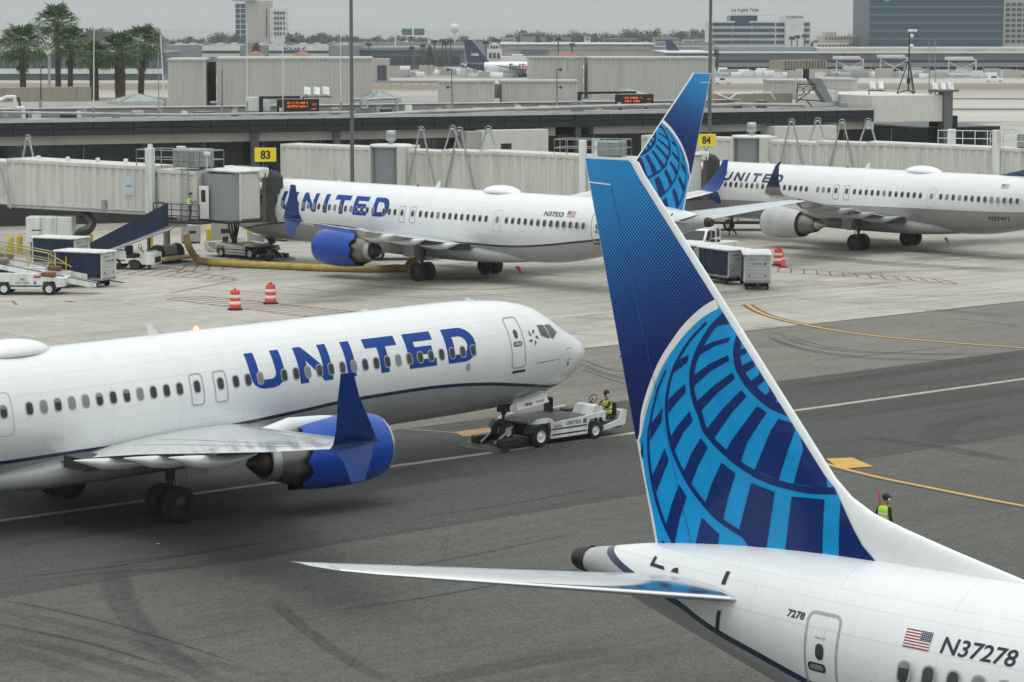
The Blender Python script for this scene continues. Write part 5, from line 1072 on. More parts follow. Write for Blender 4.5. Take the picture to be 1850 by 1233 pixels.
# local axes: the plane's side lies along -y_left of the cab; work in world for the cab
pl = Vector((math.cos(2.367), math.sin(2.367), 0)); out = Vector((-math.sin(2.367)*1.0, math.cos(2.367), 0))   # out = port side of jet B
def cab(JB, cabp, an, out, fwd, plane_pt, sign):
    inv = Matrix.Rotation(-an, 4, 'Z'); lo = lambda v: inv @ Vector(v)
    o2 = lo(out); f2 = lo(fwd); door = lo(Vector((plane_pt[0]-cabp.x, plane_pt[1]-cabp.y, 0)))
    M_ = Matrix((( -o2.x, f2.x, 0, door.x), (-o2.y, f2.y, 0, door.y), (0,0,1,0), (0,0,0,1)))   # x towards jet, y towards its nose
    q = MB().bev((-3.1,-1.7,2.9), (-1.35,1.7,5.95), .12, 0, M_); q.build('cab', M_CREAM, JB)
    MB().bev((-4.1,-1.75,2.75), (-1.2,1.75,2.95), .05, 0, M_).build('cab_floor', M_DARKMETAL, JB); MB().bev((-3.6,-1.85,5.93), (-1.0,1.85,6.08), .05, 0, M_).build('cab_roof', M_GSEW, JB)
    MB().bev((-1.6,-1.9,5.5), (-.75,1.9,6.2), .12, 0, M_).build('cab_hood', M_GSEW, JB)
    # grey roller curtain on the quarter turn
    rg = [[M_ @ Vector((-3.12 - 1.15*math.sin(t), -1.7 + 1.7*(1-math.cos(t)), z)) for t in [R(a) for a in range(0, 91, 10)]] for z in (2.95, 5.85)]
    MB().loft(rg, closed=False, cap=False).build('roller_curtain', M_GREYPANEL, JB, fix=False)
    rg = [[M_ @ Vector((-3.12 - 1.15*math.sin(t), 1.7 - 1.7*(1-math.cos(t)), z)) for t in [R(a) for a in range(0, 91, 10)]] for z in (2.95, 5.85)]
    MB().loft(rg, closed=False, cap=False).build('roller_curtain', M_GREYPANEL, JB, fix=False)
    MB().bev((-3.14,-1.76,2.9), (-3.0,-1.62,5.95), .03, 0, M_).build('curtain_guide', M_GSEW, JB)
    bellows(JB, M_ @ Vector((-1.3,0,0)), (M_.to_3x3() @ Vector((1,0,0))), 3.6, 2.7, 6.2, 1.75)
    if sign:
        s_ = M_ @ Vector((-1.0,-1.75,7.0)); g = empty('gate_sign'); g.parent = JB; g.location = s_; g.rotation_euler = (0,0,-an + R(3))
        MB().bev((-.68,-.06,-.44), (.68,.06,.44), .02).build('sign_panel', mat('sign_yellow', (.80,.62,.01), .45, var=.05), g)
        sign_text('gate_number', sign, .56, (0,-.066,0), (1,0,0), (0,0,1), M_TEXTBLK, g, .035, width=.62)
        MB().cyl((-.2,0,-.44), (0,0,-.75), .025).cyl((.2,0,-.44), (0,0,-.75), .025).cyl((0,0,-.7), (0,0,-1.6), .035).build('sign_bracket', M_DARKMETAL, g)
    return M_
ptB = Vector((-4.239,157.651,0)) + pl*15.15 + out*1.6
MC1 = cab(JB1, cabp, an, out, pl, ptB, '83')
# guard rail, air-conditioning unit and ladder on its roof
railing(JB1, [(.4,-1.2),(5.6,-1.2),(5.6,1.2),(.4,1.2),(.4,-1.2)], 6.1, 1.15); MB().bev((.9,-.9,6.2), (2.9,.9,7.35), .06).build('cooling_unit', mat('cooling_unit', (.26,.30,.29), .5, .2, var=.1, dirt=.2), JB1)
for k in range(9): MB().box((.9+.2*k+.05,.905,6.35), (.9+.2*k+.15,.93,7.2)).build('louvre', M_GALV, JB1)
for sy in (1.35,-1.75): MB().bev((3.9,sy,2.2), (4.45,sy+.4,7.4), .04).build('lift_column', M_GSEW, JB1)
MB().cyl((4.15,1.55,7.4),(4.15,1.55,7.65),.18,.15,10).build('column_cap', M_GSEW, JB1)
MB().bev((-.35,1.0,7.0),(.1,1.2,7.25),.04).cyl((-.1,1.1,6.1),(-.1,1.1,7.1),.04).build('cctv_camera', M_GSEW, JB1)
lad = MB()
for s in (1.25, 1.75): lad.cyl((s,1.36,2.95), (s,1.36,7.2), .03, .03, 6)
for k in range(14): lad.cyl((1.25,1.36,3.1+.3*k), (1.75,1.36,3.1+.3*k), .02, .02, 6)
lad.build('ladder', M_GALV, JB1)
MB().bev((-.35,1.24,3.02),(.45,1.31,5.1),.03).build('service_door', M_GSEW, JB1); MB().box((-.12,1.31,4.1),(.22,1.325,4.85)).build('door_window', M_GLASSD, JB1)
MB().box((-.55,1.28,2.75),(3.2,2.5,2.88)).build('landing', M_DARKMETAL, JB1); railing(JB1, [(-.55,2.45),(3.2,2.45),(3.2,1.4)], 2.88, 1.1, M_DARKMETAL, 'landing_rail', .7, 2)
# poster on the tunnel
MB().box((5.6,1.46,4.3),(6.5,1.475,5.55)).build('notice_panel', mat('notice', (.50,.56,.62), .5, var=.08, dirt=.15), JB1); sign_text('notice_text', 'UNITED', .11, (6.05,1.48,4.9), (-1,0,0), (0,0,1), M_TEXTBLK, JB1, .02)
# wheel carriage
bog = empty('wheel_carriage'); bog.parent = JB1; bog.location = (4.2,0,0)
for sy in (-1, 1):
    q = MB(); q.lathe([(-.2,.3),(-.2,.5),(-.12,.58),(.12,.58),(.2,.5),(.2,.3)], (0,sy*.95,.58), (0,1,0), 24, 0).lathe([(-.21,0),(-.21,.3),(-.1,.32)], (0,sy*.95,.58), (0,1,0), 16, 1).lathe([(.21,0),(.21,.3),(.1,.32)], (0,sy*.95,.58), (0,1,0), 16, 1); q.build('wheel', [M_RUBBER, M_GALV], bog)
MB().bev((-.35,-.6,.5),(.35,.6,1.1),.05).cyl((0,0,1.0),(0,0,2.3),.22,.22,14).build('axle_beam', M_GALV, bog); MB().bev((-1.3,-1.7,.22),(1.3,1.7,.42),.05).build('bumper_frame', mat('dirty_yellow', (.42,.33,.13), .6, var=.2, dirt=.4), bog)
MB().bev((-.3,-1.5,2.2),(.3,1.5,2.5),.05).build('cross_beam', M_GSEW, bog)
for k in range(3):
    c0 = MC1 @ Vector((-3.4+.25*k,-.9,2.75)); c1 = MC1 @ Vector((-1.5,.3+.25*k,2.75)); mid = (c0+c1)/2 + Vector((0,0,-1.15+.2*k)); MB().path(smooth_pts([c0, c0.lerp(mid,.55)+Vector((0,0,-.35)), mid, c1.lerp(mid,.55)+Vector((0,0,-.35)), c1], 6), .06, 8).build('power_cable', M_RUBBER, JB1)
for x_ in (5.2,7.4,9.8,12.4,15.0): MB().bev((x_,-.1,6.3),(x_+.25,.15,6.55),.04).build('roof_lamp', M_GSEW, JB1)
MB().bev((8.0,1.455,3.2),(8.35,1.56,3.95),.02).build('junction_box', M_GALV, JB1); MB().cyl((4.6,1.52,3.32),(16.2,1.52,3.35),.05,.05,8).build('conduit', M_GALV, JB1)
# ---- bridge of gate 84 behind the parked jet
def bridge2(rx, ry, ex, ey, z_r, z_e, label, secs, rail=None, drum=True):
    L_, an = frame_of((rx,ry), (ex,ey)); J = empty('passenger_bridge', (rx,ry,0), an, label, 'passenger bridge'); f = lambda x: (z_e-z_r)*x/L_
    MB().lathe([(0,1.3),(3.1,1.3)], (0,0,z_r-3.1), (0,0,1), 36).build('rotunda_drum', M_GREYPANEL, J, fix=False)
    MB().lathe([(0,1.3),(0,1.55),(.12,1.6),(.2,1.5),(.2,0)], (0,0,z_r), (0,0,1), 36).build('rotunda_roof', M_GSEW, J, fix=False); MB().lathe([(0,1.5),(.15,1.5),(.15,0)], (0,0,z_r-3.25), (0,0,1), 30).build('rotunda_floor', M_DARKMETAL, J, fix=False)
    MB().cyl((0,0,0),(0,0,z_r-3.1),.45,.45,20).build('rotunda_column', M_GSEW, J)
    MB().cyl((0,0,z_r+.2),(0,0,z_r+.5),.22,.22,14).lathe([(.45,.3),(.5,.38),(1.15,.38),(1.22,.3),(1.22,0)], (0,0,z_r), (0,0,1), 18).build('roof_vent', M_STEEL, J)
    MB().bev((1.0,-1.45,z_r-3.1),(1.75,1.45,z_r+.12),.05).build('rotunda_portal', M_CREAM, J)
    # corridor back to the concourse
    ba = R(150) - an; mt_ = Matrix.Rotation(ba, 4, 'Z'); g = empty('walkway'); g.parent = J; g.rotation_euler = (0,0,ba); tunnel(g, 1.0, 9.0, 2.6, z_r-3.05, z_r-.05, z_r-3.0, z_r, 'walkway_tunnel')
    for x0, x1, w_, dz in secs: tunnel(J, x0, x1, w_, z_r-3.0+f(x0)-dz, z_r+f(x0)+dz, z_r-3.0+f(x1)-dz, z_r+f(x1)+dz)
    return J, L_, an, f
JB2, L2, an2, f2 = bridge2(-8.95, 193, 10.8, 185.9, 6.2, 5.55, 'cream corrugated passenger bridge with grey drum reaching the older-paint jet', ((1.75,4.6,2.5,-.12),(4.6,7.6,2.75,.0),(7.6,19.6,3.0,.1)))
for x_, y_ in ((3.0,-1.5),(4.4,1.2),(6.0,-1.5),(7.2,1.3)): vframe(JB2, x_, y_, 7.55, 3.0 if y_ < 0 else 5.8, 1.2 if y_ < 0 else .7)
pl3 = Vector((math.cos(2.335), math.sin(2.335), 0)); out3 = Vector((-math.sin(2.335), math.cos(2.335), 0))
ptC = Vector((24.681,178.682,0)) + pl3*14.6 + out3*1.65
cab(JB2, Vector((-8.95,193)), an2, out3, pl3, ptC, '84')
railing(JB2, [(13.2,-1.3),(18.2,-1.3),(18.2,1.3),(13.2,1.3),(13.2,-1.3)], 5.8, 1.2)
for sy in (1.35,-1.75): MB().bev((15.2,sy,2.2),(15.7,sy+.4,7.0),.04).build('lift_column', M_GSEW, JB2)
MB().bev((16.3,-.9,5.85),(18.0,.9,6.9),.06).build('cooling_unit', MATS['cooling_unit'], JB2)
MB().bev((15.0,-1.2,0),(15.9,1.2,.9),.1).cyl((15.45,0,.8),(15.45,0,2.7),.25).build('wheel_carriage', M_DARKMETAL, JB2)
# ---- third bridge at the right
JB3, L3, an3, f3 = bridge2(18.84, 205, 42.4, 196.2, 6.35, 5.65, 'cream corrugated passenger bridge above the older-paint jet running out of the right edge', ((1.75,5.6,2.5,-.12),(5.6,9.6,2.75,.0),(9.6,25,3.0,.1)))
for x_, y_ in ((3.6,-1.5),(5.0,1.2),(7.6,-1.5),(9.0,1.3)): vframe(JB3, x_, y_, 7.7, 3.2 if y_ < 0 else 5.9, 1.2 if y_ < 0 else .7)
railing(JB3, [(14.5,1.3),(24,1.3)], 5.9, 1.2, M_GSEW); railing(JB3, [(19.0,-1.4),(25,-1.4)], 5.85, 1.2, M_GSEW)
MB().bev((19.2,-1.75,2.2),(19.8,-1.3,7.3),.04).build('lift_column', M_GSEW, JB3); MB().bev((15.2,1.35,2.2),(15.8,1.75,7.2),.04).build('lift_column', M_GSEW, JB3)
MB().bev((20.8,-.3,5.95),(22.3,1.0,7.0),.06).build('cooling_unit', MATS['cooling_unit'], JB3); MB().bev((18.6,-1.2,0),(19.6,1.2,.9),.1).cyl((19.1,0,.8),(19.1,0,2.9),.25).build('wheel_carriage', M_DARKMETAL, JB3)
MB().bev((24.9,-2.2,2.6),(29,2.2,6.0),.1).build('cab', M_CREAM, JB3)

# ================================================================== ground equipment
def put_wheel(parent, x, y, r, wd, rim=M_GSEW, name='wheel', z=None):
    z = r if z is None else z; q = MB()
    q.lathe([(-wd/2,r*.55),(-wd/2,r*.88),(-wd*.34,r*.98),(wd*.34,r*.98),(wd/2,r*.88),(wd/2,r*.55)], (x,y,z), (0,1,0), 24, 0)
    for s in (-1,1): q.lathe([(s*wd*.44,0),(s*wd*.44,r*.16),(s*wd*.28,r*.22),(s*wd*.34,r*.48),(s*wd*.5,r*.6)], (x,y,z), (0,1,0), 20, 1)
    return q.build(name, [M_RUBBER, rim], parent)
def gpos(u, v): p = G(u, v); return (p.x, p.y, 0)
def drum(u, v, label, tilt=0):
    r_ = empty('traffic_drum', gpos(u, v), rnd.random()*6, label, 'traffic drum', 'orange and white traffic drums')
    z = .1; r0 = .32
    MB().lathe([(0,.0),(0,.42),(.06,.42),(.1,.3),(.1,0)], (0,0,0), (0,0,1), 20).build('rubber_base', M_RUBBER, r_)
    for k, (h, m) in enumerate(((.2,M_ORANGE),(.16,mat('drum_white', (.68,.66,.62), .45, var=.08, dirt=.3)),(.18,M_ORANGE),(.15,MATS['drum_white']),(.19,M_ORANGE))):
        r1 = r0 - .006; MB().lathe([(z,r0),(z+h,r1),(z+h+.008,r1-.02)], (0,0,0), (0,0,1), 24).build('band', m, r_); r0 = r1 - .008; z += h + .008
    MB().lathe([(z,r0),(z+.05,r0-.04),(z+.05,0)], (0,0,0), (0,0,1), 20).build('lid', M_ORANGE, r_); MB().bev((-.12,-.03,z+.04),(.12,.03,z+.16),.02).build('handle', M_ORANGE, r_)
drum(425, 560, 'left of the two drums on the red hatching, in front of the hose'); drum(489, 549, 'right of the two drums on the red hatching, in front of the hose'); drum(1406, 480, 'weathered drum beside the pink cone near the grey engine')
p = empty('traffic_cone', gpos(1415, 483), .2, 'bright pinkish red cone beside the weathered drum', 'traffic cone')
MB().lathe([(.04,.17),(.95,.035),(.96,0)], (0,0,0), (0,0,1), 18).build('cone_body', M_CONE, p); MB().bev((-.24,-.24,0),(.24,.24,.05),.02).build('base', M_RUBBER, p); MB().lathe([(.5,.108),(.62,.09)], (0,0,0), (0,0,1), 18).build('collar', M_HIVISY, p)
def bag_cart(X, Y, rz, label, text=True, dirty=False):
    r_ = empty('baggage_cart', (X, Y, 0), rz, label, 'baggage cart', 'curtained baggage carts'); m = mat('cart_panel', (.50,.505,.50), .5, var=.1, dirt=.4, scale=2, streak=True)
    MB().bev((-1.6,-.78,.42),(1.6,.78,.55),.03).build('deck', M_GALV, r_)
    for sx in (-1.05, 1.05):
        for sy in (-.6, .6): put_wheel(r_, sx, sy, .2, .14, M_DARKMETAL)
        MB().cyl((sx,-.6,.2),(sx,.6,.2),.04).build('axle', M_DARKMETAL, r_)
    MB().bev((-1.0,-.5,.2),(1.0,.5,.42),.03).build('chassis', M_BLACK, r_)
    for sx in (-1, 1):
        e = empty('end_panel'); e.parent = r_; e.location = (sx*1.58, 0, 0)
        for k in range(7): MB().bev((-.025,-.74,.56+.205*k),(.025,.74,.56+.205*k+.195),.012).build('slat', m, e)
        if text:
            sign_text('operator_name', 'UNITED', .10, (sx*.03, -.02*sx, 1.52), (0,sx,0), (0,0,1), M_TEXTBLK, e, .02, space=1.25)
            MB().box((sx*.027-.002, sx*.42-.055, 1.465),(sx*.027+.002, sx*.42+.055, 1.575)).build('logo', M_TEXTNAVY, e)
            MB().box((sx*.027-.002, -sx*.3-.25, 1.72),(sx*.027+.002, -sx*.3+.25, 1.82)).build('notice', M_GALV, e)
        for sy in (-.45, .45): MB().cyl((sx*.02,sy,.85),(sx*.045,sy,.85),.05,.05,12).build('reflector', M_BLACK, e)
        for sy in (-.76,.76): MB().bev((sx*1.58-.03,sy-.03,.5),(sx*1.58+.03,sy+.03,2.02),.01).build('post', M_GSEW, r_)
    for sy in (-1, 1):
        q = MB(); n = 26; lo = []; hi = []
        for i in range(n+1):
            x = -1.5+3.0*i/n; o_ = .035*math.sin(i*1.7)+.02*math.sin(i*.7); lo.append(Vector((x, sy*(.77+o_*1.6), .6+.03*math.sin(i*.9)))); hi.append(Vector((x, sy*(.77+o_*.3), 1.98)))
        q.add(lo+hi, [(i,i+1,n+2+i,n+1+i) for i in range(n)], 0, True); q.build('curtain', M_NAVYCLOTH, r_, fix=False)
    MB().bev((-1.7,-.86,2.0),(1.7,.86,2.12),.05).build('roof', M_GSEW, r_)
    MB().cyl((1.6,0,.4),(2.5,0,.3),.04).lathe([(-.02,.06),(0,.09),(.02,.06)],(2.56,0,.3),(0,0,1),12).build('tow_bar', M_DARKMETAL, r_)
    for sx in (-1.62,1.62): MB().bev((sx-.04,-.8,1.96),(sx+.04,-.68,2.04),.01).build('bumper', M_BLACK, r_)
    return r_
bag_cart(-28.1, 161.5, R(-26), 'rear of the two navy-curtained carts at left, under the bridge'); bag_cart(-24.95, 151.6, R(-24), 'front of the two navy-curtained carts at left, beside the belt loader')
bag_cart(14.2, 150.6, R(-93), 'grimy cart seen end-on, nearest of the carts behind the near tail'); bag_cart(12.55, 153.6, R(-60), 'middle cart of the train behind the near tail, dark curtain showing'); bag_cart(10.9, 156.9, R(-64), 'last cart of the train mostly hidden by the near tail')
# ---- aircraft tug (tow-bar-less) : origin under the nose wheels, +x away from the aircraft
def tug(loc, rz, label, logo=True):
    r_ = empty('aircraft_tug', loc, rz, label, 'aircraft tug'); 
    q = MB()
    for sy in (-1, 1):
        prof = [(.45,.62),(.75,.95),(1.35,.80),(1.5,.62),(3.35,.62),(3.5,.80),(4.05,.80),(4.2,.55),(4.2,.30),(1.45,.26),(1.45,.5)]
        side = [(1.42,.27),(3.28,.27),(3.30,.62),(3.42,.80),(4.02,.80),(4.12,.66),(4.2,.66),(4.25,1.0),(3.0,.92),(1.7,.86),(1.42,.86)]
        MB().prism([(x, sy*1.12, z) for x, z in side], (0, -sy*.1, 0)).build('side_panel', M_GSEW, r_)
        for z in (.40, .60): MB().box((1.46, min(sy*1.122,sy*1.13), z-.025),(3.24, max(sy*1.122,sy*1.13), z+.025)).build('side_stripe', M_BLACK, r_)
        put_wheel(r_, .95, sy*.95, .40, .30); put_wheel(r_, 3.72, sy*.98, .33, .26)
        MB().prism([(.35,sy*1.12,.55),(.55,sy*1.12,.86),(1.32,sy*1.12,.86),(1.42,sy*1.12,.55),(1.3,sy*1.12,.55),(1.22,sy*1.12,.78),(.66,sy*1.12,.78),(.5,sy*1.12,.55)], (0,-sy*.35,0)).build('fender', M_DARKMETAL, r_)
        MB().bev((-.75,min(sy*.5,sy*.85),.12),(.4,max(sy*.5,sy*.85),.42),.04).build('cradle_arm', M_BLACK, r_)
    MB().bev((1.40,-1.04,.2),(4.15,1.04,.60),.03).build('chassis', M_DARKMETAL, r_)
    d = MB().prism([(.75,-1.0,.80),(3.3,-1.0,.90),(3.3,-1.0,.96),(.75,-1.0,.86)], (0,2.0,0)).build('deck', mat('tug_deck', (.10,.105,.105), .7, var=.2, dirt=.3), r_)
    for y_ in (-1.06,.78): MB().prism([(.72,y_,.84),(1.0,y_,.98),(1.5,y_,1.0),(1.62,y_,.87)], (0,.28,0)).build('deck_coaming', M_GSEW, r_)
    MB().prism([(-1.15,-1.1,.02),(-.75,-1.1,.02),(-.45,-1.1,.16),(-.8,-1.1,.16)], (0,2.2,0)).build('ramp', M_BLACK, r_)
    MB().bev((-.35,-.35,.1),(.6,.35,.22),.03).build('wheel_plate', M_DARKMETAL, r_)
    for sy in (-.35,.35): MB().cyl((-.7,sy,.2),(.2,sy,.75),.045).build('lift_ram', M_STEEL, r_)
    # cockpit at the far end: cowl, wheel, seats, end guard
    MB().prism([(3.5,-1.05,.9),(3.72,-1.05,1.22),(3.92,-1.05,1.26),(4.15,-1.05,1.08),(4.2,-1.05,.9)], (0,1.0,0)).build('cowl', M_GSEW, r_)
    q = MB(); pts = [Vector((4.12+.09*math.sin(t), -.55+.19*math.cos(t), 1.42+.14*math.sin(t))) for t in [2*math.pi*i/18 for i in range(19)]]; q.path(pts, .018, 6); q.cyl((3.9,-.55,1.2),(4.12,-.55,1.42),.03); q.build('steering_wheel', M_BLACK, r_)
    for k, (sx, sy) in enumerate(((4.82,-.58),(3.15,.6),(3.9,.6))):
        MB().bev((sx-.22,sy-.24,.86 if k else .62),(sx+.24,sy+.24,.98 if k else .74),.05).build('seat', M_BLACK, r_)
        if k != 2: MB().bev((sx+(.2 if k == 0 else -.28),sy-.24,.9 if k else .7),(sx+(.32 if k == 0 else -.16),sy+.24,1.5 if k else 1.22),.05).build('seat_back', M_BLACK, r_)
    for y_ in (-1.12,1.04): MB().prism([(4.15,y_,.30),(5.25,y_,.42),(5.35,y_,.95),(5.15,y_,1.0),(4.95,y_,.62),(4.15,y_,.46)], (0,.08,0)).build('end_guard', M_GSEW, r_)
    MB().bev((5.1,-1.05,.40),(5.3,1.05,.95),.04).build('end_plate', M_GSEW, r_); MB().box((4.15,-1.04,.30),(5.1,1.04,.40)).build('footwell', M_BLACK, r_)
    if logo:
        sign_text('operator_name', 'UNITED', .14, (2.55,-1.126,.76), (1,0,0), (0,0,1), M_TEXTNAVY, r_, .025, space=1.2); MB().box((3.05,-1.13,.68),(3.22,-1.122,.85)).build('logo', mat('logo_blue', (.04,.14,.32), .4), r_)
        sign_text('maker_plate', 'LEKTRO', .09, (1.78,-1.126,.70), (1,0,0), (0,0,1), M_RED, r_, .03)
    return r_
TG = tug((-.33-.05, 93.12, 0), .752, 'flat white tug with seated driver towing the nose wheels of the moving jet')
tug((-15.62, 168.78, 0), 2.42, 'flat white tug without driver parked at the nose wheels of the gate 83 jet', True)
# ---- belt loaders
def belt_loader(X, Y, rz, label, rails, text):
    r_ = empty('belt_loader', (X, Y, 0), rz, label, 'belt loader', 'belt loaders by the left bridge')
    MB().prism([(-2.2,-.95,.35),(-1.55,-.95,.35),(-1.45,-.95,.75),(-.85,-.95,.75),(-.75,-.95,.35),(1.0,-.95,.35),(1.1,-.95,.78),(1.75,-.95,.78),(1.85,-.95,.45),(2.3,-.95,.5),(2.3,-.95,.95),(.9,-.95,1.05),(.8,-.95,1.22),(-2.2,-.95,1.22)], (0,1.9,0)).build('chassis', M_GSEW, r_)
    for sx in (-1.15, 1.42):
        for sy in (-.88,.88): put_wheel(r_, sx, sy, .36, .22)
    bm_ = MB().prism([(-3.6,-.42,2.1),(-3.6,-.42,1.85),(3.6,-.42,.40),(4.0,-.42,.42),(4.0,-.42,.62)], (0,.08,0)).prism([(-3.6,.34,2.1),(-3.6,.34,1.85),(3.6,.34,.40),(4.0,.34,.42),(4.0,.34,.62)], (0,.08,0)); bm_.build('conveyor_frame', M_GSEW, r_)
    MB().prism([(-3.6,-.36,2.02),(3.95,-.36,.55),(3.95,-.36,.60),(-3.6,-.36,2.07)], (0,.72,0)).build('conveyor_belt', M_BLACK, r_)
    MB().cyl((3.98,-.4,.56),(3.98,.4,.56),.09).build('end_roller', M_RUBBER, r_)
    MB().bev((-2.0,.3,1.2),(-1.2,.9,2.0),.08).build('operator_seat', mat('seat_tan', (.22,.19,.15), .8, var=.2), r_); MB().bev((.95,-.9,1.05),(1.75,-.4,1.3),.05).build('battery_box', mat('box_rust', (.20,.07,.03), .6, var=.3), r_)
    MB().box((-.9,-.958,.48),(1.0,-.951,.56)).build('side_stripe', M_BLACK, r_)
    if text: sign_text('operator_name', 'UNITED', .13, (-.1,-.956,.70), (1,0,0), (0,0,1), M_TEXTBLK, r_, .02, space=1.4); MB().box((.55,-.958,.62),(.7,-.952,.78)).build('logo', MATS['logo_blue'], r_); sign_text('unit_number', '906', .12, (-.1,-.956,.90), (1,0,0), (0,0,1), M_TEXTBLK, r_, .02); MB().box((.55,-.957,.98),(.98,-.952,1.1)).build('warning_label', M_RED, r_)
    if rails:
        for sy in (-.62, .62):
            q = MB(); zz = lambda x: 2.1-(x+3.6)*.2
            for x in (-2.8,-1.5,-.2,1.0,2.0): q.cyl((x,sy,zz(x)-.2),(x,sy,zz(x)+.85),.035,.035,6)
            q.tube([(-3.2,sy,zz(-3.2)+.1),(-2.8,sy,zz(-2.8)+.85),(1.0,sy,zz(1)+.85),(2.3,sy,zz(2.3)+.3)], .04, 6); q.tube([(-2.8,sy,zz(-2.8)+.4),(2.0,sy,zz(2)+.4)], .03, 6); q.build('hand_rail', M_YRAIL if sy < 0 else M_GALV, r_)
    return r_
belt_loader(-27.55, 147.3, R(-2), 'foremost white belt loader at the left edge with dark belt', False, True); belt_loader(-27.9, 150.9, R(3), 'white belt loader with yellow hand rails behind the foremost one', True, False)
# ---- small baggage tractor
def tractor(X, Y, rz, label):
    r_ = empty('baggage_tractor', (X, Y, 0), rz, label, 'baggage tractor')
    MB().prism([(-1.5,-.7,.4),(-.25,-.7,.4),(-.1,-.7,.62),(.5,-.7,.62),(.7,-.7,.35),(1.5,-.7,.35),(1.5,-.7,1.05),(.85,-.7,1.12),(.7,-.7,.72),(-.35,-.7,.72),(-.4,-.7,1.2),(-1.5,-.7,1.2)], (0,1.4,0)).build('body', M_GSEW, r_)
    for sx, rr in ((-1.0,.36),(.2,.34)):
        for sy in (-.62,.62): put_wheel(r_, sx, sy, rr, .22, M_DARKMETAL)
    MB().bev((-.35,-.55,.72),(.15,.55,.95),.06).bev((-.5,-.55,.9),(-.3,.55,1.45),.06).build('seat', M_NAVYCLOTH, r_)
    MB().cyl((.75,-.3,1.0),(.45,-.3,1.4),.03).path([Vector((.45+.03*math.cos(t),-.3+.2*math.cos(t),1.4+.17*math.sin(t))) for t in [2*math.pi*i/14 for i in range(15)]], .02, 6).build('steering_wheel', M_BLACK, r_)
    MB().box((1.5,-.5,.45),(1.53,.5,.8)).build('grille', M_BLACK, r_)
    for sy in (-.5,.5): MB().cyl((1.5,sy,.95),(1.54,sy,.95),.08,.08,12).build('headlight', M_HIVISY, r_)
    MB().box((-1.45,-.706,.55),(-.4,-.702,.62)).build('side_stripe', M_BLACK, r_)
tractor(-23.6, 162.3, R(-12), 'small white baggage tractor with navy seat below the sloping navy chute')
# ---- covered chute from the bridge landing to the ground
p0 = W(302, 392, 162.4); p1 = W(166, 450, 162.0); d = (p1 - p0); L_ = d.length; ch = empty('baggage_chute', (p0.x, p0.y, 0), 0, 'long sloping chute with navy canvas sides under the gate 83 bridge', 'chute')
a = Vector((0,0,p0.z)); b = Vector((d.x, d.y, p1.z)); nr = Vector((0,1,0))
for sy in (-.55, .55):
    q = MB(); o_ = Vector((0, sy, 0)); n = 14; lo = []; hi = []
    for i in range(n+1): t = i/n; c = a.lerp(b, t) + o_ + Vector((0,.025*math.sin(i*1.9),0)); lo.append(c + Vector((0,0,-.62+.22*t))); hi.append(c + Vector((0,.0,.85-.42*t)))
    q.add(lo+hi, [(i,i+1,n+2+i,n+1+i) for i in range(n)], 0, True); q.build('canvas_side', M_NAVYCLOTH, ch, fix=False)
    MB().cyl(a+o_+Vector((.3,0,-.72)), b+o_+Vector((0,0,-.5)), .07, .07, 8).build('side_rail', M_STEEL, ch)
MB().prism([a+Vector((0,-.5,-.7)), b+Vector((0,-.5,-.5)), b+Vector((0,-.5,-.42)), a+Vector((0,-.5,-.6))], (0,1.0,0)).build('slide_bed', M_STEEL, ch)
for t in (.25,.8): c = a.lerp(b, t); MB().cyl((c.x,-.4,0),(c.x,-.4,c.z-.6),.05).cyl((c.x,.4,0),(c.x,.4,c.z-.6),.05).build('support_leg', M_DARKMETAL, ch)
# ---- yellow conditioned-air hose
P_ = [W(336,425,164.5), W(339,440,164.5), W(346,455,165.5)] + [Vector(gpos(u, v)) + Vector((0,0,.24)) for u, v in ((358,476),(385,481),(430,484),(500,487),(560,490),(620,492),(680,493),(715,491))] + [W(733,484,160.5), W(742,474,160.8), W(760,466,160.8)]
P_ = smooth_pts(P_, 9); tag(MB().path(P_, .20, 12, 0, .16).build('air_hose', mat('hose_yellow', (.46,.31,.08), .7, var=.2, dirt=.35, scale=1.5)), 'long ribbed yellow air hose lying from the bridge to the parked jet', 'hose')
P_ = smooth_pts([W(150,388,170), W(160,392,169.5), W(166,404,169), W(158,416,168.6), W(146,420,168.6), W(140,430,169)], 8); tag(MB().path(P_, .28, 12, 0, .14).build('air_duct', M_DARKMETAL), 'dark ribbed air duct hanging beside the white cooling box', 'duct')
a = W(46, 393, 169.5); b = W(131, 438, 169.5); cu = empty('air_unit', (a.x, 169.5, 0), 0, 'white air-conditioning box hanging under the bridge at far left', 'air unit')
for k in range(3): MB().bev(((b.x-a.x)*k/3+.01,0,b.z),((b.x-a.x)*(k+1)/3-.01,1.6,a.z),.03).build('panel', M_GSEW, cu)
MB().box((.4,-.01,b.z+.75),(1.0,-.002,b.z+.82)).build('grille', M_BLACK, cu)
for sx in (.2, b.x-a.x-.2): MB().cyl((sx,.8,0),(sx,.8,b.z),.06).build('leg', M_DARKMETAL, cu)
for i, (u, v, lb) in enumerate(((20,463,'yellow bollard left of the pair under the bridge at far left'),(36,461,'yellow bollard right of the pair under the bridge at far left'),(163,455,'yellow bollard behind the sloping navy chute'),(272,452,'leaning yellow bollard beside the bridge wheels'),(378,446,'yellow bollard left of the unmanned tug'),(396,444,'yellow bollard behind the unmanned tug seat'),(452,448,'yellow bollard near the gate 83 bellows'))):
    r_ = empty('bollard', gpos(u, v), 0, lb, 'bollard', 'yellow bollards under the bridge'); MB().cyl((0,0,0),(0,0,1.15),.2,.2,16).sphere((0,0,1.15),.2,16,6).build('post', M_YELLOW, r_); MB().lathe([(0,.32),(.05,.3),(.05,0)],(0,0,0),(0,0,1),16).build('foot', M_GALV, r_)
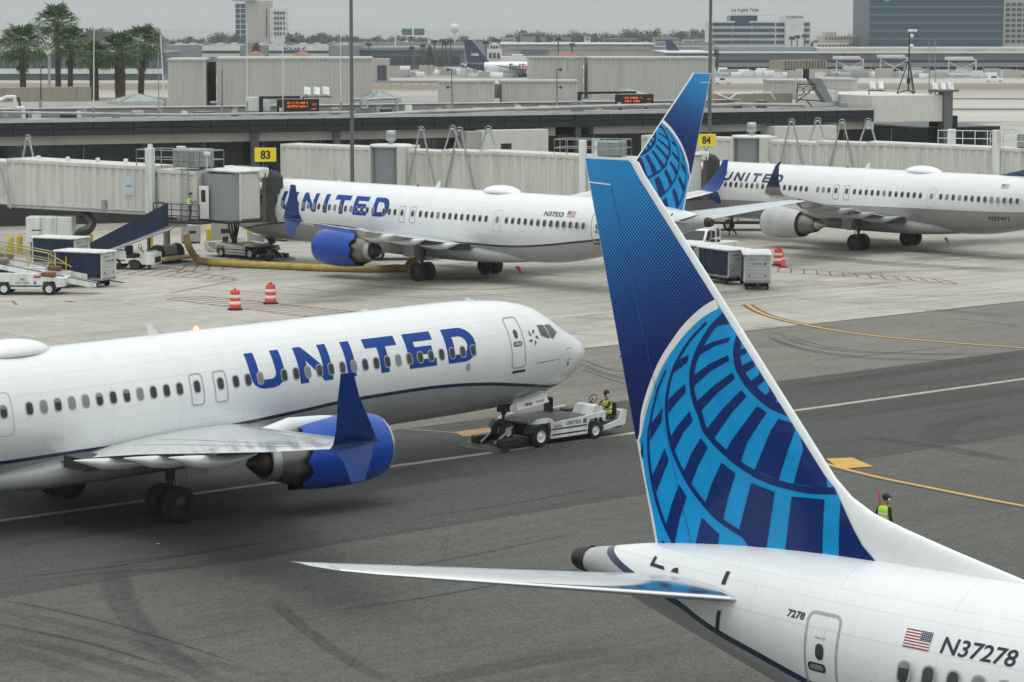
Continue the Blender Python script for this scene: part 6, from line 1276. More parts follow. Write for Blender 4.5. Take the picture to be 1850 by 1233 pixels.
for u, v, w_, h, lb in ((404,450,1.5,2.0,'grey cabinet on the apron under the gate 83 cab'),(345,440,1.2,1.3,'low grey cabinet behind the hose bend')):
    q = gpos(u, v); r_ = empty('ground_cabinet', q, TA, lb, 'cabinet'); MB().bev((-w_/2,-.4,.12),(w_/2,.4,h),.04).build('case', M_PARAPET, r_); MB().box((-w_*.2,-.41,h*.55),(w_*.2,-.402,h*.7)).build('grille', M_BLACK, r_); MB().box((-w_/2+.05,-.35,0),(w_/2-.05,.35,.12)).build('plinth', M_DARKMETAL, r_)
# ---- trucks and van
def truck(X, Y, rz, label, body_h=1.0, L_=6.0):
    r_ = empty('service_truck', (X, Y, 0), rz, label, 'truck', 'white service trucks around the parked jets')
    MB().bev((-L_/2,-1.1,.5),(L_/2,1.1,.72),.04).build('chassis', M_DARKMETAL, r_)
    MB().prism([(L_/2-1.7,-1.08,.7),(L_/2-.05,-1.08,.7),(L_/2,-1.08,1.35),(L_/2-.45,-1.08,2.15),(L_/2-1.7,-1.08,2.2)], (0,2.16,0)).build('cab', M_GSEW, r_)
    for sy in (-1.09,1.085): MB().prism([(L_/2-1.45,sy,1.4),(L_/2-.3,sy,1.4),(L_/2-.55,sy,2.0),(L_/2-1.45,sy,2.0)], (0,.006,0)).build('side_window', M_GLASSD, r_)
    MB().prism([(L_/2-.02,-.95,1.4),(L_/2-.02,.95,1.4),(L_/2-.40,.95,2.08),(L_/2-.40,-.95,2.08)], (.03,0,0)).build('windscreen', M_GLASSD, r_)
    MB().bev((-L_/2,-1.12,.72),(L_/2-1.8,1.12,.72+body_h),.04).build('body', M_GSEW, r_)
    MB().box((-L_/2+.3,-1.13,.95),(L_/2-2.1,-1.122,1.05)).build('side_stripe', M_TEXTNAVY, r_)
    for sx in (-L_/2+1.2, L_/2-1.1):
        for sy in (-.95,.95): put_wheel(r_, sx, sy, .45, .28)
truck(-14.3, 184.5, R(4), 'white truck beyond the nose of the gate 83 jet', .7); truck(-7.4, 169.2, R(6), 'white truck partly hidden behind the blue engine and main wheels', 1.1, 5.2)
truck(18.3, 193.5, R(176), 'white truck behind the grey engine of the older-paint jet', .8, 6.5)
vn = empty('van', (gpos(1262,462)[0], gpos(1262,462)[1], 0), R(-112), 'small white van facing the camera behind the near tail', 'van')
prof = [(-2.1,.35),(-1.75,.35),(-1.65,.62),(-1.05,.62),(-.95,.35),(1.0,.35),(1.1,.62),(1.7,.62),(1.8,.35),(2.15,.40),(2.2,.75),(2.1,.95),(1.35,1.12),(.75,1.72),(.5,1.82),(-1.7,1.85),(-2.05,1.75),(-2.15,1.0)]
MB().prism([(x,-.85,z) for x, z in prof], (0,1.7,0)).build('body', M_ACWHITE, vn)
MB().prism([(1.36,-.74,1.15),(1.36,.74,1.15),(.80,.70,1.70),(.80,-.70,1.70)], (.03,0,.02)).build('windscreen', M_GLASSD, vn)
for sy in (-.856,.85):
    MB().prism([(.05,sy,1.15),(1.15,sy,1.15),(.68,sy,1.68),(.05,sy,1.70)], (0,.006,0)).build('side_window', M_GLASSD, vn); MB().prism([(-.1,sy,1.15),(-1.9,sy,1.15),(-1.8,sy,1.70),(-.1,sy,1.70)], (0,.006,0)).build('side_window', M_GLASSD, vn); MB().bev((.75,sy*1.12-.06,1.05),(.95,sy*1.12+.06,1.22),.03).build('mirror', M_BLACK, vn)
for sx in (-1.35,1.4):
    for sy in (-.76,.76): put_wheel(vn, sx, sy, .32, .2, M_STEEL)
for sy in (-.62,.62): MB().bev((2.12,sy-.16,.72),(2.2,sy+.16,.9),.03).build('headlight', M_HIVISY, vn)
MB().bev((2.12,-.8,.4),(2.24,.8,.58),.04).build('bumper', M_BLACK, vn)
rk = empty('cart_tractor', gpos(1300, 462), R(40), 'white open tractor frame between the van and the cart train', 'tractor')
MB().bev((-1.3,-.6,.4),(1.2,.6,.95),.06).build('body', M_GSEW, rk); q = MB().tube([(-.9,-.55,.9),(-.9,-.55,1.75),(-.9,.55,1.75),(-.9,.55,.9)], .05, 8); q.build('roll_bar', M_GSEW, rk); MB().bev((-.8,-.4,.95),(-.3,.4,1.1),.04).build('seat', M_BLACK, rk)
for sx in (-.85,.8):
    for sy in (-.55,.55): put_wheel(rk, sx, sy, .3, .2)

# ================================================================== people
def person(loc, rz, label, J, cloth, vest=True, vm=None, hair=(.02,.015,.012), cap=False, rad=1.0, parent=None):
    """J: joints (name -> position). One continuous skinned body, coloured by region; vest and hair are children."""
    names = ['pelvis','spine','chest','neck','headb','headt','face','shL','elL','haL','shR','elR','haR','hipL','knL','anL','toL','hipR','knR','anR','toR']
    rads = dict(pelvis=.14,spine=.135,chest=.15,neck=.06,headb=.085,headt=.085,face=.05,shL=.075,elL=.05,haL=.038,shR=.075,elR=.05,haR=.038,hipL=.10,knL=.068,anL=.048,toL=.04,hipR=.10,knR=.068,anR=.048,toR=.04)
    ed = [('pelvis','spine'),('spine','chest'),('chest','neck'),('neck','headb'),('headb','headt'),('headb','face'),('chest','shL'),('shL','elL'),('elL','haL'),('chest','shR'),('shR','elR'),('elR','haR'),('pelvis','hipL'),('hipL','knL'),('knL','anL'),('anL','toL'),('pelvis','hipR'),('hipR','knR'),('knR','anR'),('anR','toR')]
    V = [Vector(J[n]) for n in names]; rr = [rads[n] for n in names]; E_ = [(names.index(a), names.index(b)) for a, b in ed]; reg = list(names)
    for sd in 'LR':   # five fingers on each hand
        h = Vector(J['ha'+sd]); dd = (h - Vector(J['el'+sd])).normalized(); side = dd.orthogonal().normalized(); up = dd.cross(side); hi = names.index('ha'+sd)
        pl_ = len(V); V.append(h + dd*.07); rr.append(.03); reg.append('palm'); E_.append((hi, pl_))
        for k, (o_, ln) in enumerate(((-.033,.07),(-.011,.085),(.011,.08),(.033,.06))):
            a = len(V); V.append(h + dd*.10 + side*o_); rr.append(.010); reg.append('finger'); E_.append((pl_, a)); V.append(h + dd*(.10+ln*.7) + side*o_ + up*.03); rr.append(.009); reg.append('finger'); E_.append((a, a+1))
        a = len(V); V.append(h + dd*.05 + side*.05); rr.append(.011); reg.append('finger'); E_.append((hi, a)); V.append(h + dd*.09 + side*.065 + up*.02); rr.append(.010); reg.append('finger'); E_.append((a, a+1))
    me = bpy.data.meshes.new('body_base'); me.from_pydata([tuple(v) for v in V], E_, []); ob = bpy.data.objects.new('body_base', me); COL.objects.link(ob)
    md = ob.modifiers.new('skin', 'SKIN'); md.use_smooth_shade = True; md.branch_smoothing = .6
    sk = me.skin_vertices[0].data
    for i, r_ in enumerate(rr): sk[i].radius = (r_*rad, r_*rad); sk[i].use_root = (i == 0)
    s2 = ob.modifiers.new('sub', 'SUBSURF'); s2.levels = 1; s2.render_levels = 1
    dg = bpy.context.evaluated_depsgraph_get(); bm_ = bpy.data.meshes.new_from_object(ob.evaluated_get(dg)); bpy.data.objects.remove(ob)
    root = link(bm_, 'person', None, loc, rz); tag(root, label, 'person')
    bm_.materials.clear()
    for m in (cloth[0], cloth[1], M_SKIN, M_BLACK): bm_.materials.append(m)
    def near(c):
        best, w_ = 1e9, 'chest'
        for a, b in E_:
            p, q_ = V[a], V[b]; d_ = q_ - p; t = max(0, min(1, (c-p).dot(d_)/max(d_.dot(d_),1e-9))); dd = (c - (p + d_*t)).length
            if dd < best: best, w_ = dd, (reg[b] if t > .5 else reg[a])
        return w_
    for f in bm_.polygons:
        n = near(f.center); f.use_smooth = True
        f.material_index = 2 if n in ('neck','headb','headt','face','palm','finger','haL','haR') else (3 if n in ('toL','toR') else (1 if n[:2] in ('hi','kn','an') or n == 'pelvis' else 0))
    hb = Vector(J['headb']); ht = Vector(J['headt']); fc = (Vector(J['face']) - hb); fd = Vector((fc.x, fc.y, 0)).normalized()
    c = ht + Vector((0,0,.02)) - fd*.02
    MB().sphere(c, .115*rad, 14, 10, 0, (1,1,.95)).build('hair' if not cap else 'cap', mat('hair_dark', hair, .8, var=.2) if not cap else M_BLACK, root)
    sdv = Vector((-fd.y, fd.x, 0))
    MB().cyl(hb + fd*.10 + Vector((0,0,.045)), hb + fd*.135 + Vector((0,0,.02)), .014, .018, 8).build('nose', M_SKIN, root)
    for s in (-1,1): MB().sphere(hb + fd*.085 + sdv*s*.032 + Vector((0,0,.06)), .012, 8, 6).build('eye', M_BLACK, root); MB().sphere(hb + sdv*s*.095 + Vector((0,0,.04)), .035, 10, 8, 0, (1,1,1.3)).build('ear_defender', M_GSEW, root)
    MB().box((-.025,-.004,-.005),(.025,.004,.005), 0, Matrix.Translation(hb + fd*.10 + Vector((0,0,-.02)))).build('mouth', M_RED, root)
    if cap: MB().bev((-.06,-.07,-.01),(.08,.07,.012),.008,0,Matrix.Translation(ht+fd*.12) @ Matrix.Rotation(math.atan2(fd.y,fd.x),4,'Z')).build('cap_peak', M_BLACK, root)
    if vest:
        sp, chs = Vector(J['spine']), Vector(J['chest']); ax = (Vector(J['shL']) - Vector(J['shR'])).normalized(); rings = []; bt = Vector(J['pelvis']).lerp(sp, .35)
        for t, w_, d_ in ((0,.20,.165),(.35,.20,.165),(.7,.215,.17),(.92,.20,.155),(1.08,.12,.11)):
            cc = bt.lerp(chs + Vector((0,0,.10)), t); fw = ax.cross(Vector((0,0,1))).normalized(); rings.append([cc + ax*w_*rad*math.cos(a) + fw*d_*rad*math.sin(a) for a in [2*math.pi*k/20 for k in range(20)]])
        vo = MB().loft(rings, cap=False).build('vest', vm or M_HIVIS, root, fix=False)
        for t in (.18,.5):
            cc = bt.lerp(chs + Vector((0,0,.10)), t); fw = ax.cross(Vector((0,0,1))).normalized(); MB().loft([[cc + Vector((0,0,h_)) + ax*.208*rad*math.cos(a)*1.02 + fw*.171*rad*math.sin(a)*1.03 for a in [2*math.pi*k/20 for k in range(20)]] for h_ in (0,.05)], cap=False).build('reflective_band', M_HIVISY, vo, fix=False)
    return root
# driver on the tug, facing the aircraft (-x of the tug)
JD = dict(pelvis=(0,0,.84),spine=(.02,0,1.02),chest=(.0,0,1.26),neck=(-.02,0,1.44),headb=(-.05,0,1.56),headt=(-.04,0,1.66),face=(-.10,0,1.57),shL=(-.02,-.19,1.36),elL=(-.22,-.25,1.16),haL=(-.48,-.2,1.30),shR=(-.02,.19,1.36),elR=(-.2,.26,1.14),haR=(-.45,.2,1.24),hipL=(-.04,-.1,.82),knL=(-.44,-.14,.84),anL=(-.48,-.14,.46),toL=(-.62,-.14,.42),hipR=(-.04,.1,.82),knR=(-.44,.12,.86),anR=(-.5,.12,.46),toR=(-.64,.12,.42))
tw = Matrix.Translation(TG.location) @ Matrix.Rotation(.752,4,'Z') @ Vector((4.82,-.58,-.10))
person(tw, .752, 'driver in dark clothes and yellow vest seated on the flat tug, facing the jet', JD, (M_DKCLOTH, M_DKCLOTH), vm=M_VESTY)
# marshaller behind the near tail, seen from behind, wand in hand
JS = dict(pelvis=(0,0,.95),spine=(0,0,1.12),chest=(.0,0,1.34),neck=(.03,0,1.50),headb=(.06,0,1.60),headt=(.06,0,1.70),face=(.11,0,1.60),shL=(.0,.19,1.44),elL=(-.02,.30,1.18),haL=(.14,.32,1.36),shR=(0,-.19,1.44),elR=(-.05,-.27,1.16),haR=(.05,-.28,.92),hipL=(0,.1,.9),knL=(.05,.11,.5),anL=(-.02,.11,.09),toL=(.13,.12,.05),hipR=(0,-.1,.9),knR=(.02,-.11,.5),anR=(-.04,-.11,.09),toR=(.11,-.12,.05))
g = gpos(1597, 1004); pw = person(g, R(38), 'ramp worker in black cap and lime vest behind the white fairing of the near tail', JS, (M_DKCLOTH, M_DKCLOTH), cap=True)
mw = Matrix.Translation(Vector(g)) @ Matrix.Rotation(R(38),4,'Z'); wa = mw @ Vector((.16,.33,1.42)); wb = mw @ Vector((.10,.36,1.86))
tag(MB().cyl(wa, wb, .025, .02, 8).build('signal_wand', M_CONE), 'orange signal wand held up by the ramp worker in the lime vest', 'wand')
# worker on the bridge landing
lp = Matrix.Translation(JB1.location) @ Matrix.Rotation(JB1.rotation_euler.z,4,'Z') @ Vector((.7,1.85,2.88)); JW = dict(JS); JW['haL'] = (.30,.12,1.22); JW['elL'] = (.12,.24,1.18); JW['haR'] = (.32,-.08,1.2); JW['elR'] = (.12,-.26,1.16)
person(lp, R(10), 'worker in lime vest and grey sleeves standing at the bridge cab door', JW, (M_GREYCLOTH, M_DKCLOTH))
JK = dict(JS); JK.update(knL=(.22,.11,.52),anL=(.12,.11,.12),toL=(.27,.12,.10),knR=(-.05,-.11,.5),anR=(-.34,-.11,.16),toR=(-.24,-.12,.05),hipL=(.02,.1,.9),hipR=(0,-.1,.9))
person(gpos(1322, 427), R(170), 'person in dark trousers walking between the rear tail and the grey engine', JK, (M_DKCLOTH, M_DKCLOTH), vest=False)

# ================================================================== beyond the concourse
def leaf_mat(name, col, var=.35):
    m, nt, bs = base_mat(name); co = ncoord(nt)
    c = nramp(nt, nnoise(nt, co, .9, 5, .6), [(.3, tuple(k*(1-var) for k in col)), (.7, tuple(k*(1+var) for k in col))])
    nt.links.new(c, bs.inputs['Base Color']); bs.inputs['Roughness'].default_value = .7; bs.inputs['Subsurface Weight'].default_value = 0.0
    return m
M_FROND = leaf_mat('palm_frond', (.070,.118,.042)); M_DEAD = leaf_mat('palm_skirt', (.10,.075,.045)); M_TRUNK = mat('palm_trunk', (.085,.068,.05), .9, var=.3, scale=3, bump=.4, bscale=8)
M_LEAF = leaf_mat('far_foliage', (.045,.056,.035)); M_LEAF2 = leaf_mat('far_foliage_pale', (.06,.068,.045)); M_BARK = mat('bark', (.08,.065,.05), .9)
def fan(q, base, d, up, rad, m, seg=11, spread=2.3):
    # one fan leaf: stalk plus narrow pointed blades
    d = d.normalized(); s = d.cross(Vector((0,0,1))); s = s.normalized() if s.length > .01 else Vector((1,0,0)); n = s.cross(d)
    hub = base + d*rad*.75 ; q.cyl(base, hub, .03, .02, 4, m, False)
    for i in range(seg):
        a = (i/(seg-1) - .5)*spread; v = d*math.cos(a) + s*math.sin(a); w_ = v.cross(n).normalized()*rad*.055; L_ = rad*(1.0 - .18*abs(a))
        mid = hub + v*L_*.55 + n*.04*rad; tip = hub + v*L_ - Vector((0,0,1))*rad*(.16 + .22*rnd.random())
        q.add([hub, mid + w_, tip, mid - w_], [(0,1,2,3)], m)
def palm(u, v, rpx, vb, Y, tr, skirt, label, lean=0.0):
    top = W(u, v, Y); base = Vector((W(u + lean, v, Y).x, Y, 0)); r_ = empty('palm_tree', base, 0, label, 'palm tree', 'fan palms at the left behind the roof')
    rad = rpx / (4700/Y); t = top - base; pts = [Vector((t.x*k*k, 0, t.z*k)) for k in [i/9 for i in range(10)]]
    q = MB(); rings = []
    for i, p in enumerate(pts):
        rr = tr*(1.25 - .35*i/9)*(1 + .05*math.sin(i*2.7)); rings.append([p + Vector((math.cos(2*math.pi*k/12)*rr, math.sin(2*math.pi*k/12)*rr, 0)) for k in range(12)])
    q.loft(rings).build('trunk', M_TRUNK, r_)
    q = MB(); c = Vector((t.x, 0, t.z))
    for i in range(54):
        el = math.asin(max(-1, min(1, -.60 + 1.57*(i+.5)/54))); az = i*2.399 + rnd.random()*.5; d = Vector((math.cos(el)*math.cos(az), math.cos(el)*math.sin(az), math.sin(el)))
        fan(q, c + d*.12, d, None, rad*(.60+.16*rnd.random()), 0, 9, 2.0)
    o = q.build('crown', M_FROND, r_, fix=False)
    q = MB(); k = int(46*skirt)
    for i in range(max(k, 10)):
        az = i*2.399; z = c.z - .25*rad - skirt*rad*1.7*rnd.random(); d = Vector((math.cos(az)*.45, math.sin(az)*.45, -1)); fan(q, Vector((t.x*.93 + .1*math.cos(az), .1*math.sin(az), z)), d, None, rad*.30, 0, 6, 1.4)
    q.build('dead_skirt', M_DEAD, r_, fix=False)
palm(40, 86, 47, 155, 240, .30, .25, 'leftmost palm with a slender trunk and wide dark crown'); palm(103, 44, 40, 155, 252, .28, .12, 'tallest palm, second from the left'); palm(128, 82, 38, 158, 248, .26, .2, 'palm just right of and lower than the tallest one', -5)
palm(169, 104, 33, 180, 236, .42, 1.0, 'palm with thick shaggy trunk behind the white whip mast'); palm(216, 96, 42, 178, 236, .46, 1.0, 'palm with thick shaggy trunk and brown dead fronds'); palm(258, 82, 40, 172, 242, .30, .3, 'rightmost palm beside the leaning white pole', -9)
# ---- distant trees: each its own trunk and clumped crown
def tree_mesh(seed, w_, h):
    r3 = random.Random(seed); q = MB(); lobes = []
    for i in range(11):
        a = r3.random()*6.28; rr = w_*.36*math.sqrt(r3.random()); lobes.append((Vector((rr*math.cos(a), rr*math.sin(a)*.7, h*(.45+.42*r3.random()))), w_*(.16+.12*r3.random())))
    for c, s in lobes:
        for i in range(70):
            d = Vector((r3.gauss(0,1), r3.gauss(0,1), r3.gauss(0,1)*.75)).normalized(); p = c + d*s*(.55+.5*r3.random()); a = Vector((r3.gauss(0,1),r3.gauss(0,1),r3.gauss(0,1))).normalized(); b = a.orthogonal().normalized(); e = w_*.035*(.6+.9*r3.random())
            q.add([p+a*e, p+b*e, p-a*e, p-b*e], [(0,1,2,3)])
    cr = q.build('crown', [M_LEAF if seed % 2 else M_LEAF2], None, fix=False); me = cr.data; bpy.data.objects.remove(cr)
    q = MB().cyl((0,0,0),(0,0,h*.6),h*.03,h*.018,8)
    for i in range(4): a = i*1.6+seed; q.cyl((0,0,h*.4),(w_*.25*math.cos(a),w_*.2*math.sin(a),h*.68),h*.015,h*.008,6)
    tk = q.build('trunk', M_BARK, None); mt_ = tk.data; bpy.data.objects.remove(tk); return me, mt_
TM = [tree_mesh(i, 9+2*(i%3), 8+1.2*(i%4)) for i in range(6)]
r4 = random.Random(5)
def far_tree(u, vt, Y, wpx, i, label='hazy round-crowned tree in the distant rows along the horizon', group='distant trees along the horizon'):
    z = CAM_H - (vt - 46.5)/4700*Y; x = (u-925)/4700*Y; me, mt_ = TM[i % 6]; hz = max(v.co.z for v in me.vertices); ww = max(v.co.x for v in me.vertices) - min(v.co.x for v in me.vertices)
    r_ = empty('tree', (x, Y, 0), r4.random()*6.28, label, 'tree', group); sx = wpx*Y/4700/ww; r_.scale = (sx, sx, z/hz); link(me, 'crown', r_); link(mt_, 'trunk', r_)
k = 0
for u0, u1, vt0, vt1, Y, n, wp, pl_ in ((150,226,49,62,1500,7,26,'above the shaggy palms'),(268,298,50,56,1500,3,22,'above the leaning white pole'),(296,390,66,72,1600,7,24,'left of the pale office tower'),(386,432,54,64,1450,5,24,'at the glazed side of the pale office tower'),(470,520,72,78,1300,4,20,'at the foot of the pale office tower'),(518,650,56,66,1500,11,26,'between office tower and left lamp post'),(640,770,64,72,1700,8,26,'left of the green motorway signs'),(770,900,64,72,1700,8,26,'below the round water tank'),(905,1060,54,66,1450,12,30,'on the left half of the ridge'),(1030,1160,50,64,1500,9,34,'in the middle of the ridge'),(1160,1290,50,64,1500,8,34,'on the right end of the ridge'),(1455,1568,60,76,1350,8,26,'left of the blue glass tower'),(-60,150,62,74,1550,12,30,'behind the leftmost palms')):
    for i in range(n):
        u = u0 + (u1-u0)*(i+.5)/n + r4.uniform(-5,5); far_tree(u, r4.uniform(vt0, vt1), Y + r4.uniform(-40,40), wp*r4.uniform(.8,1.25), k, 'hazy round-crowned tree in the distant row ' + pl_); k += 1
for u, v, w_, lb in ((465,74,22,'dark conical tree left of the small red roof'),(893,67,14,'dark tree above the distant cargo jet'),(776,78,16,'dark tree left of the white mission tower'),(972,62,18,'dark tree on the distant ridge'),(1540,68,26,'dark round tree left of the blue glass tower'),(1292,80,10,'small dark tree beside the right red roof')):
    far_tree(u, v, 780 if v > 70 else 1000, w_, k, lb, None); k += 1
# tall thin far palms
def far_palm(u, vt, Y, rpx):
    z = CAM_H - (vt-46.5)/4700*Y; r_ = empty('far_palm', ((u-925)/4700*Y, Y, 0), 0, 'tiny distant palm standing beyond the runways', 'palm tree', 'tiny distant palms'); rad = rpx*Y/4700; MB().cyl((0,0,0),(0,0,z),.28,.2,6).build('trunk', M_TRUNK, r_); q = MB()
    for i in range(22):
        a = i*2.4; e = -.5+1.4*i/22; d = Vector((math.cos(a)*math.cos(e), math.sin(a)*math.cos(e), math.sin(e))); s = d.cross(Vector((0,0,1))).normalized()*rad*.28; q.add([Vector((0,0,z)), Vector((0,0,z))+d*rad*.6+s, Vector((0,0,z))+d*rad-Vector((0,0,rad*.3)), Vector((0,0,z))+d*rad*.6-s], [(0,1,2,3)])
    q.build('crown', M_FROND, r_, fix=False)
for u, v in ((668,82),(745,88),(765,84),(786,77),(800,75),(806,80),(815,76),(878,78),(1008,72),(1033,82),(532,74),(1427,70),(1437,68),(1450,66)): far_palm(u, v, 820 if u < 1400 else 1050, 7)
# ---- buildings
def bmat(name, c, **k): return mat(name, c, k.pop('rough', .7), var=.08, dirt=k.pop('dirt', .2), scale=.15, **k)
M_BGREY = bmat('far_grey_wall', (.22,.235,.245)); M_BWHITE = bmat('far_white_wall', (.62,.62,.60)); M_BBLUE = bmat('far_blue_wall', (.10,.15,.20)); M_BDARK = bmat('far_dark_opening', (.03,.04,.05)); M_BTEAL = bmat('far_teal_glass', (.06,.10,.11), rough=.2); M_BBEIGE = bmat('far_beige_wall', (.40,.375,.345)); M_BRED = bmat('far_red_roof', (.34,.10,.07)); M_TGLASS = mat('tower_glass', (.016,.052,.095), .25, var=.3, scale=.08, spec=.3); M_TFRAME = mat('tower_frame', (.035,.055,.075), .4, .3); M_BCREAM = bmat('far_cream_wall', (.46,.42,.33))
class Far:
    """a distant building: front face given in image columns/rows at distance Y; parts added in the same way"""
    def __init__(s, name, u0, u1, vt, Y, depth, m, label, cat='building'):
        s.Y = Y; s.u0 = u0; s.x0 = (u0-925)/4700*Y; s.r = empty(name, (s.x0, Y, 0), 0, label, cat); s.box('wall', u0, u1, vt, None, 0, depth, m)
    def X(s, u): return (u-925)/4700*s.Y - s.x0
    def Z(s, v): return 0.0 if v is None else CAM_H - (v-46.5)/4700*s.Y
    def box(s, n, u0, u1, vt, vb, y0, y1, m, par=None): return MB().box((s.X(u0), y0, s.Z(vb)), (s.X(u1), y1, s.Z(vt))).build(n, m, par or s.r)
# long low buildings on the far side, from left
b = Far('terminal_shed', -60, 296, 97, 720, 40, M_BTEAL, 'long teal-grey glazed shed behind the palms')
for i in range(30): b.box('glazing_bar', -60+12*i, -58.8+12*i, 99, 125, -.3, 0, M_BGREY)
b.box('roof_edge', -62, 298, 95, 98, -1, 41, M_BGREY); b.box('base_band', -60, 296, 125, 134, -.5, 0, M_BWHITE)
b = Far('cargo_shed', 286, 642, 83, 800, 60, M_BGREY, 'long grey and white cargo shed left of the lamp post')
for u0, u1 in ((369,437),(489,596)): b.box('white_panel', u0, u1, 83.5, 104, -.6, 0, M_BWHITE); b.box('window_strip', u0, u1, 93, 97, -.9, -.6, M_BDARK)
for i in range(14): b.box('roof_unit', 292+25*i, 301+25*i, 79, 83, 5, 12, M_BWHITE if i % 3 else M_BGREY)
sign_text('company_name', 'POLAR', 1.1, (b.X(531), -.95, b.Z(90)), (1,0,0), (0,0,1), M_TEXTNAVY, b.r, .02, width=5.2); MB().prism([(b.X(547),-.95,b.Z(91)),(b.X(556),-.95,b.Z(84)),(b.X(552),-.95,b.Z(91))], (0,.02,0)).build('company_mark', M_TEXTNAVY, b.r)
for u, lb in ((463,'small red-roofed hut below the pale office tower'),(547,'small red-roofed hut below the cargo shed lettering'),(1024,'small red-roofed hut right of the mission tower')):
    Y = 740; b = Far('red_roof_hut', u-15, u+15, 100, Y, 5, M_BWHITE, lb, 'hut'); x0, x1, z = b.X(u-17), b.X(u+17), b.Z(100); p = [(x0,-.4,z),(x1,-.4,z),(x1,5.4,z),(x0,5.4,z)]; c = Vector(((x0+x1)/2, 2.5, b.Z(93)))
    MB().add([Vector(q_) for q_ in p]+[c], [(0,1,4),(1,2,4),(2,3,4),(3,0,4)]).build('roof', M_BRED, b.r)
b = Far('blue_hangar', 640, 838, 92, 830, 60, M_BBLUE, 'blue-grey hangar with dark doors beyond the runways')
for i in range(9): b.box('door_bay', 646+21*i, 663+21*i, 103, 117, -.5, 0, M_BDARK)
b.box('roof_band', 638, 840, 87, 92, -1, 61, M_BGREY)
b = Far('elevated_road', 600, 1290, 78, 1050, 12, M_BGREY, 'pale elevated road deck running below the distant trees', 'bridge'); 
for i in range(24): b.box('parapet_post', 605+28*i, 607+28*i, 76, 78, -.5, .5, M_BWHITE)
b = Far('far_warehouse', 905, 1180, 82, 900, 50, M_BBEIGE, 'long beige warehouse with blue strip beyond the cargo jet'); b.box('blue_strip', 940, 990, 92, 98, -.6, 0, M_BBLUE); b.box('roof_band', 903, 1182, 80, 82, -1, 51, M_BWHITE)
for i in range(11): b.box('panel', 912+24*i, 934+24*i, 84, 91, -.4, 0, M_BBEIGE)
b = Far('dark_warehouse', 1175, 1300, 86, 950, 50, M_BGREY, 'dark grey warehouse behind the second purple tail'); b.box('opening', 1182, 1290, 92, 98, -.5, 0, M_BDARK)
# ridge houses
for i, (u0, u1, vt, c) in enumerate(((906,930,70,M_BWHITE),(940,985,62,M_BGREY),(1000,1030,70,M_BBEIGE),(1056,1066,68,M_BWHITE),(1090,1150,72,M_BGREY),(1180,1225,70,M_BBEIGE),(1232,1275,73,M_BWHITE))):
    b = Far('ridge_house', u0, u1, vt, 1250, 14, c, ['white low house at the left end of the ridge','grey flat-roofed block on the ridge top','beige house in the middle of the ridge','narrow white tower on the ridge','grey block among the ridge trees','beige block near the right end of the ridge','white house at the right end of the ridge'][i]); b.box('window_strip', u0+2, u1-2, vt+3, vt+5, -.3, 0, M_BDARK); b.box('roof', u0-.6, u1+.6, vt-1, vt, -.5, 14.5, M_BGREY)
# pale office tower, left
b = Far('office_tower', 447, 490, 4, 1500, 22, M_BBEIGE, 'pale stone office tower with a glazed side above the cargo shed')
b.box('glass_wing', 429, 446.9, 9, None, .5, 20, M_TGLASS); b.box('roof_slab', 424, 466, 3, 4.6, -2, 22, M_BGREY); b.box('lower_wing', 490.1, 519, 17, None, 1, 18, M_BWHITE); b.box('stair_slot', 484, 486, 18, 70, -.4, 0, M_BDARK)
for i in range(6):
    b.box('floor_band', 429, 446.5, 17+9.3*i, 18.2+9.3*i, .1, .5, M_BWHITE)
for i in range(5):
    for j in range(4): w_ = b.box('window', 498+5.2*j, 501.8+5.2*j, 23+9.2*i, 28+9.2*i, .6, 1, M_BDARK); 
b.box('glass_mullion', 437.2, 438.2, 9, 70, 0, .5, M_BWHITE)
# newspaper building
b = Far('newspaper_building', 1283, 1415, 40, 1150, 40, M_BWHITE, 'white office block with dark window bands and black-letter name on its roof')
for i in range(5):
    for u0, u1 in ((1284.5,1320),(1321,1355),(1356,1396),(1399,1413)): b.box('window_band', u0, u1, 43+10.6*i, 48.6+10.6*i, -.5, 0, M_TGLASS)
b.box('penthouse_glass', 1318, 1366, 30, 40, 3, 24, M_TGLASS); b.box('penthouse_roof', 1316, 1400, 28, 30.2, 2, 26, M_BWHITE); b.box('side_tower', 1414.8, 1447, 30, None, -2, 30, M_BWHITE); b.box('end_wing', 1447, 1461, 41, None, 1, 30, M_BWHITE); b.box('atrium_glass', 1325, 1350, 38, 47, -.9, -.55, M_TGLASS)
for i in range(5): b.box('window', 1450, 1459, 43+10.6*i, 48+10.6*i, .5, 1, M_TGLASS)
sign_text('roof_name', 'Los Angeles Times', 2.1, (b.X(1343), 2, b.Z(21)), (1,0,0), (0,0,1), M_BLACK, b.r, .03, width=12.0); sign_text('wall_name', 'Los Angeles Times', 1.1, (b.X(1431), -2.3, b.Z(33)), (1,0,0), (0,0,1), M_BLACK, b.r, .03, width=7.2)
for i in range(9): b.box('sign_post', 1322+5.2*i, 1322.5+5.2*i, 25, 30, 2.2, 2.6, M_BLACK)
b = Far('cream_building', 1484, 1545, 66, 1300, 30, M_BCREAM, 'cream stepped building between newspaper block and blue tower'); b.box('upper_block', 1490, 1508, 60, 66, 2, 20, M_BCREAM); b.box('arcade', 1466, 1540, 79, None, -14, -.1, M_BWHITE)
for i in range(10): b.box('window', 1487+5.6*i, 1490+5.6*i, 69, 73, -.4, 0, M_BDARK)
for i in range(11): b.box('arch', 1469+6.2*i, 1473+6.2*i, 82, None, -14.4, -14, M_BDARK)
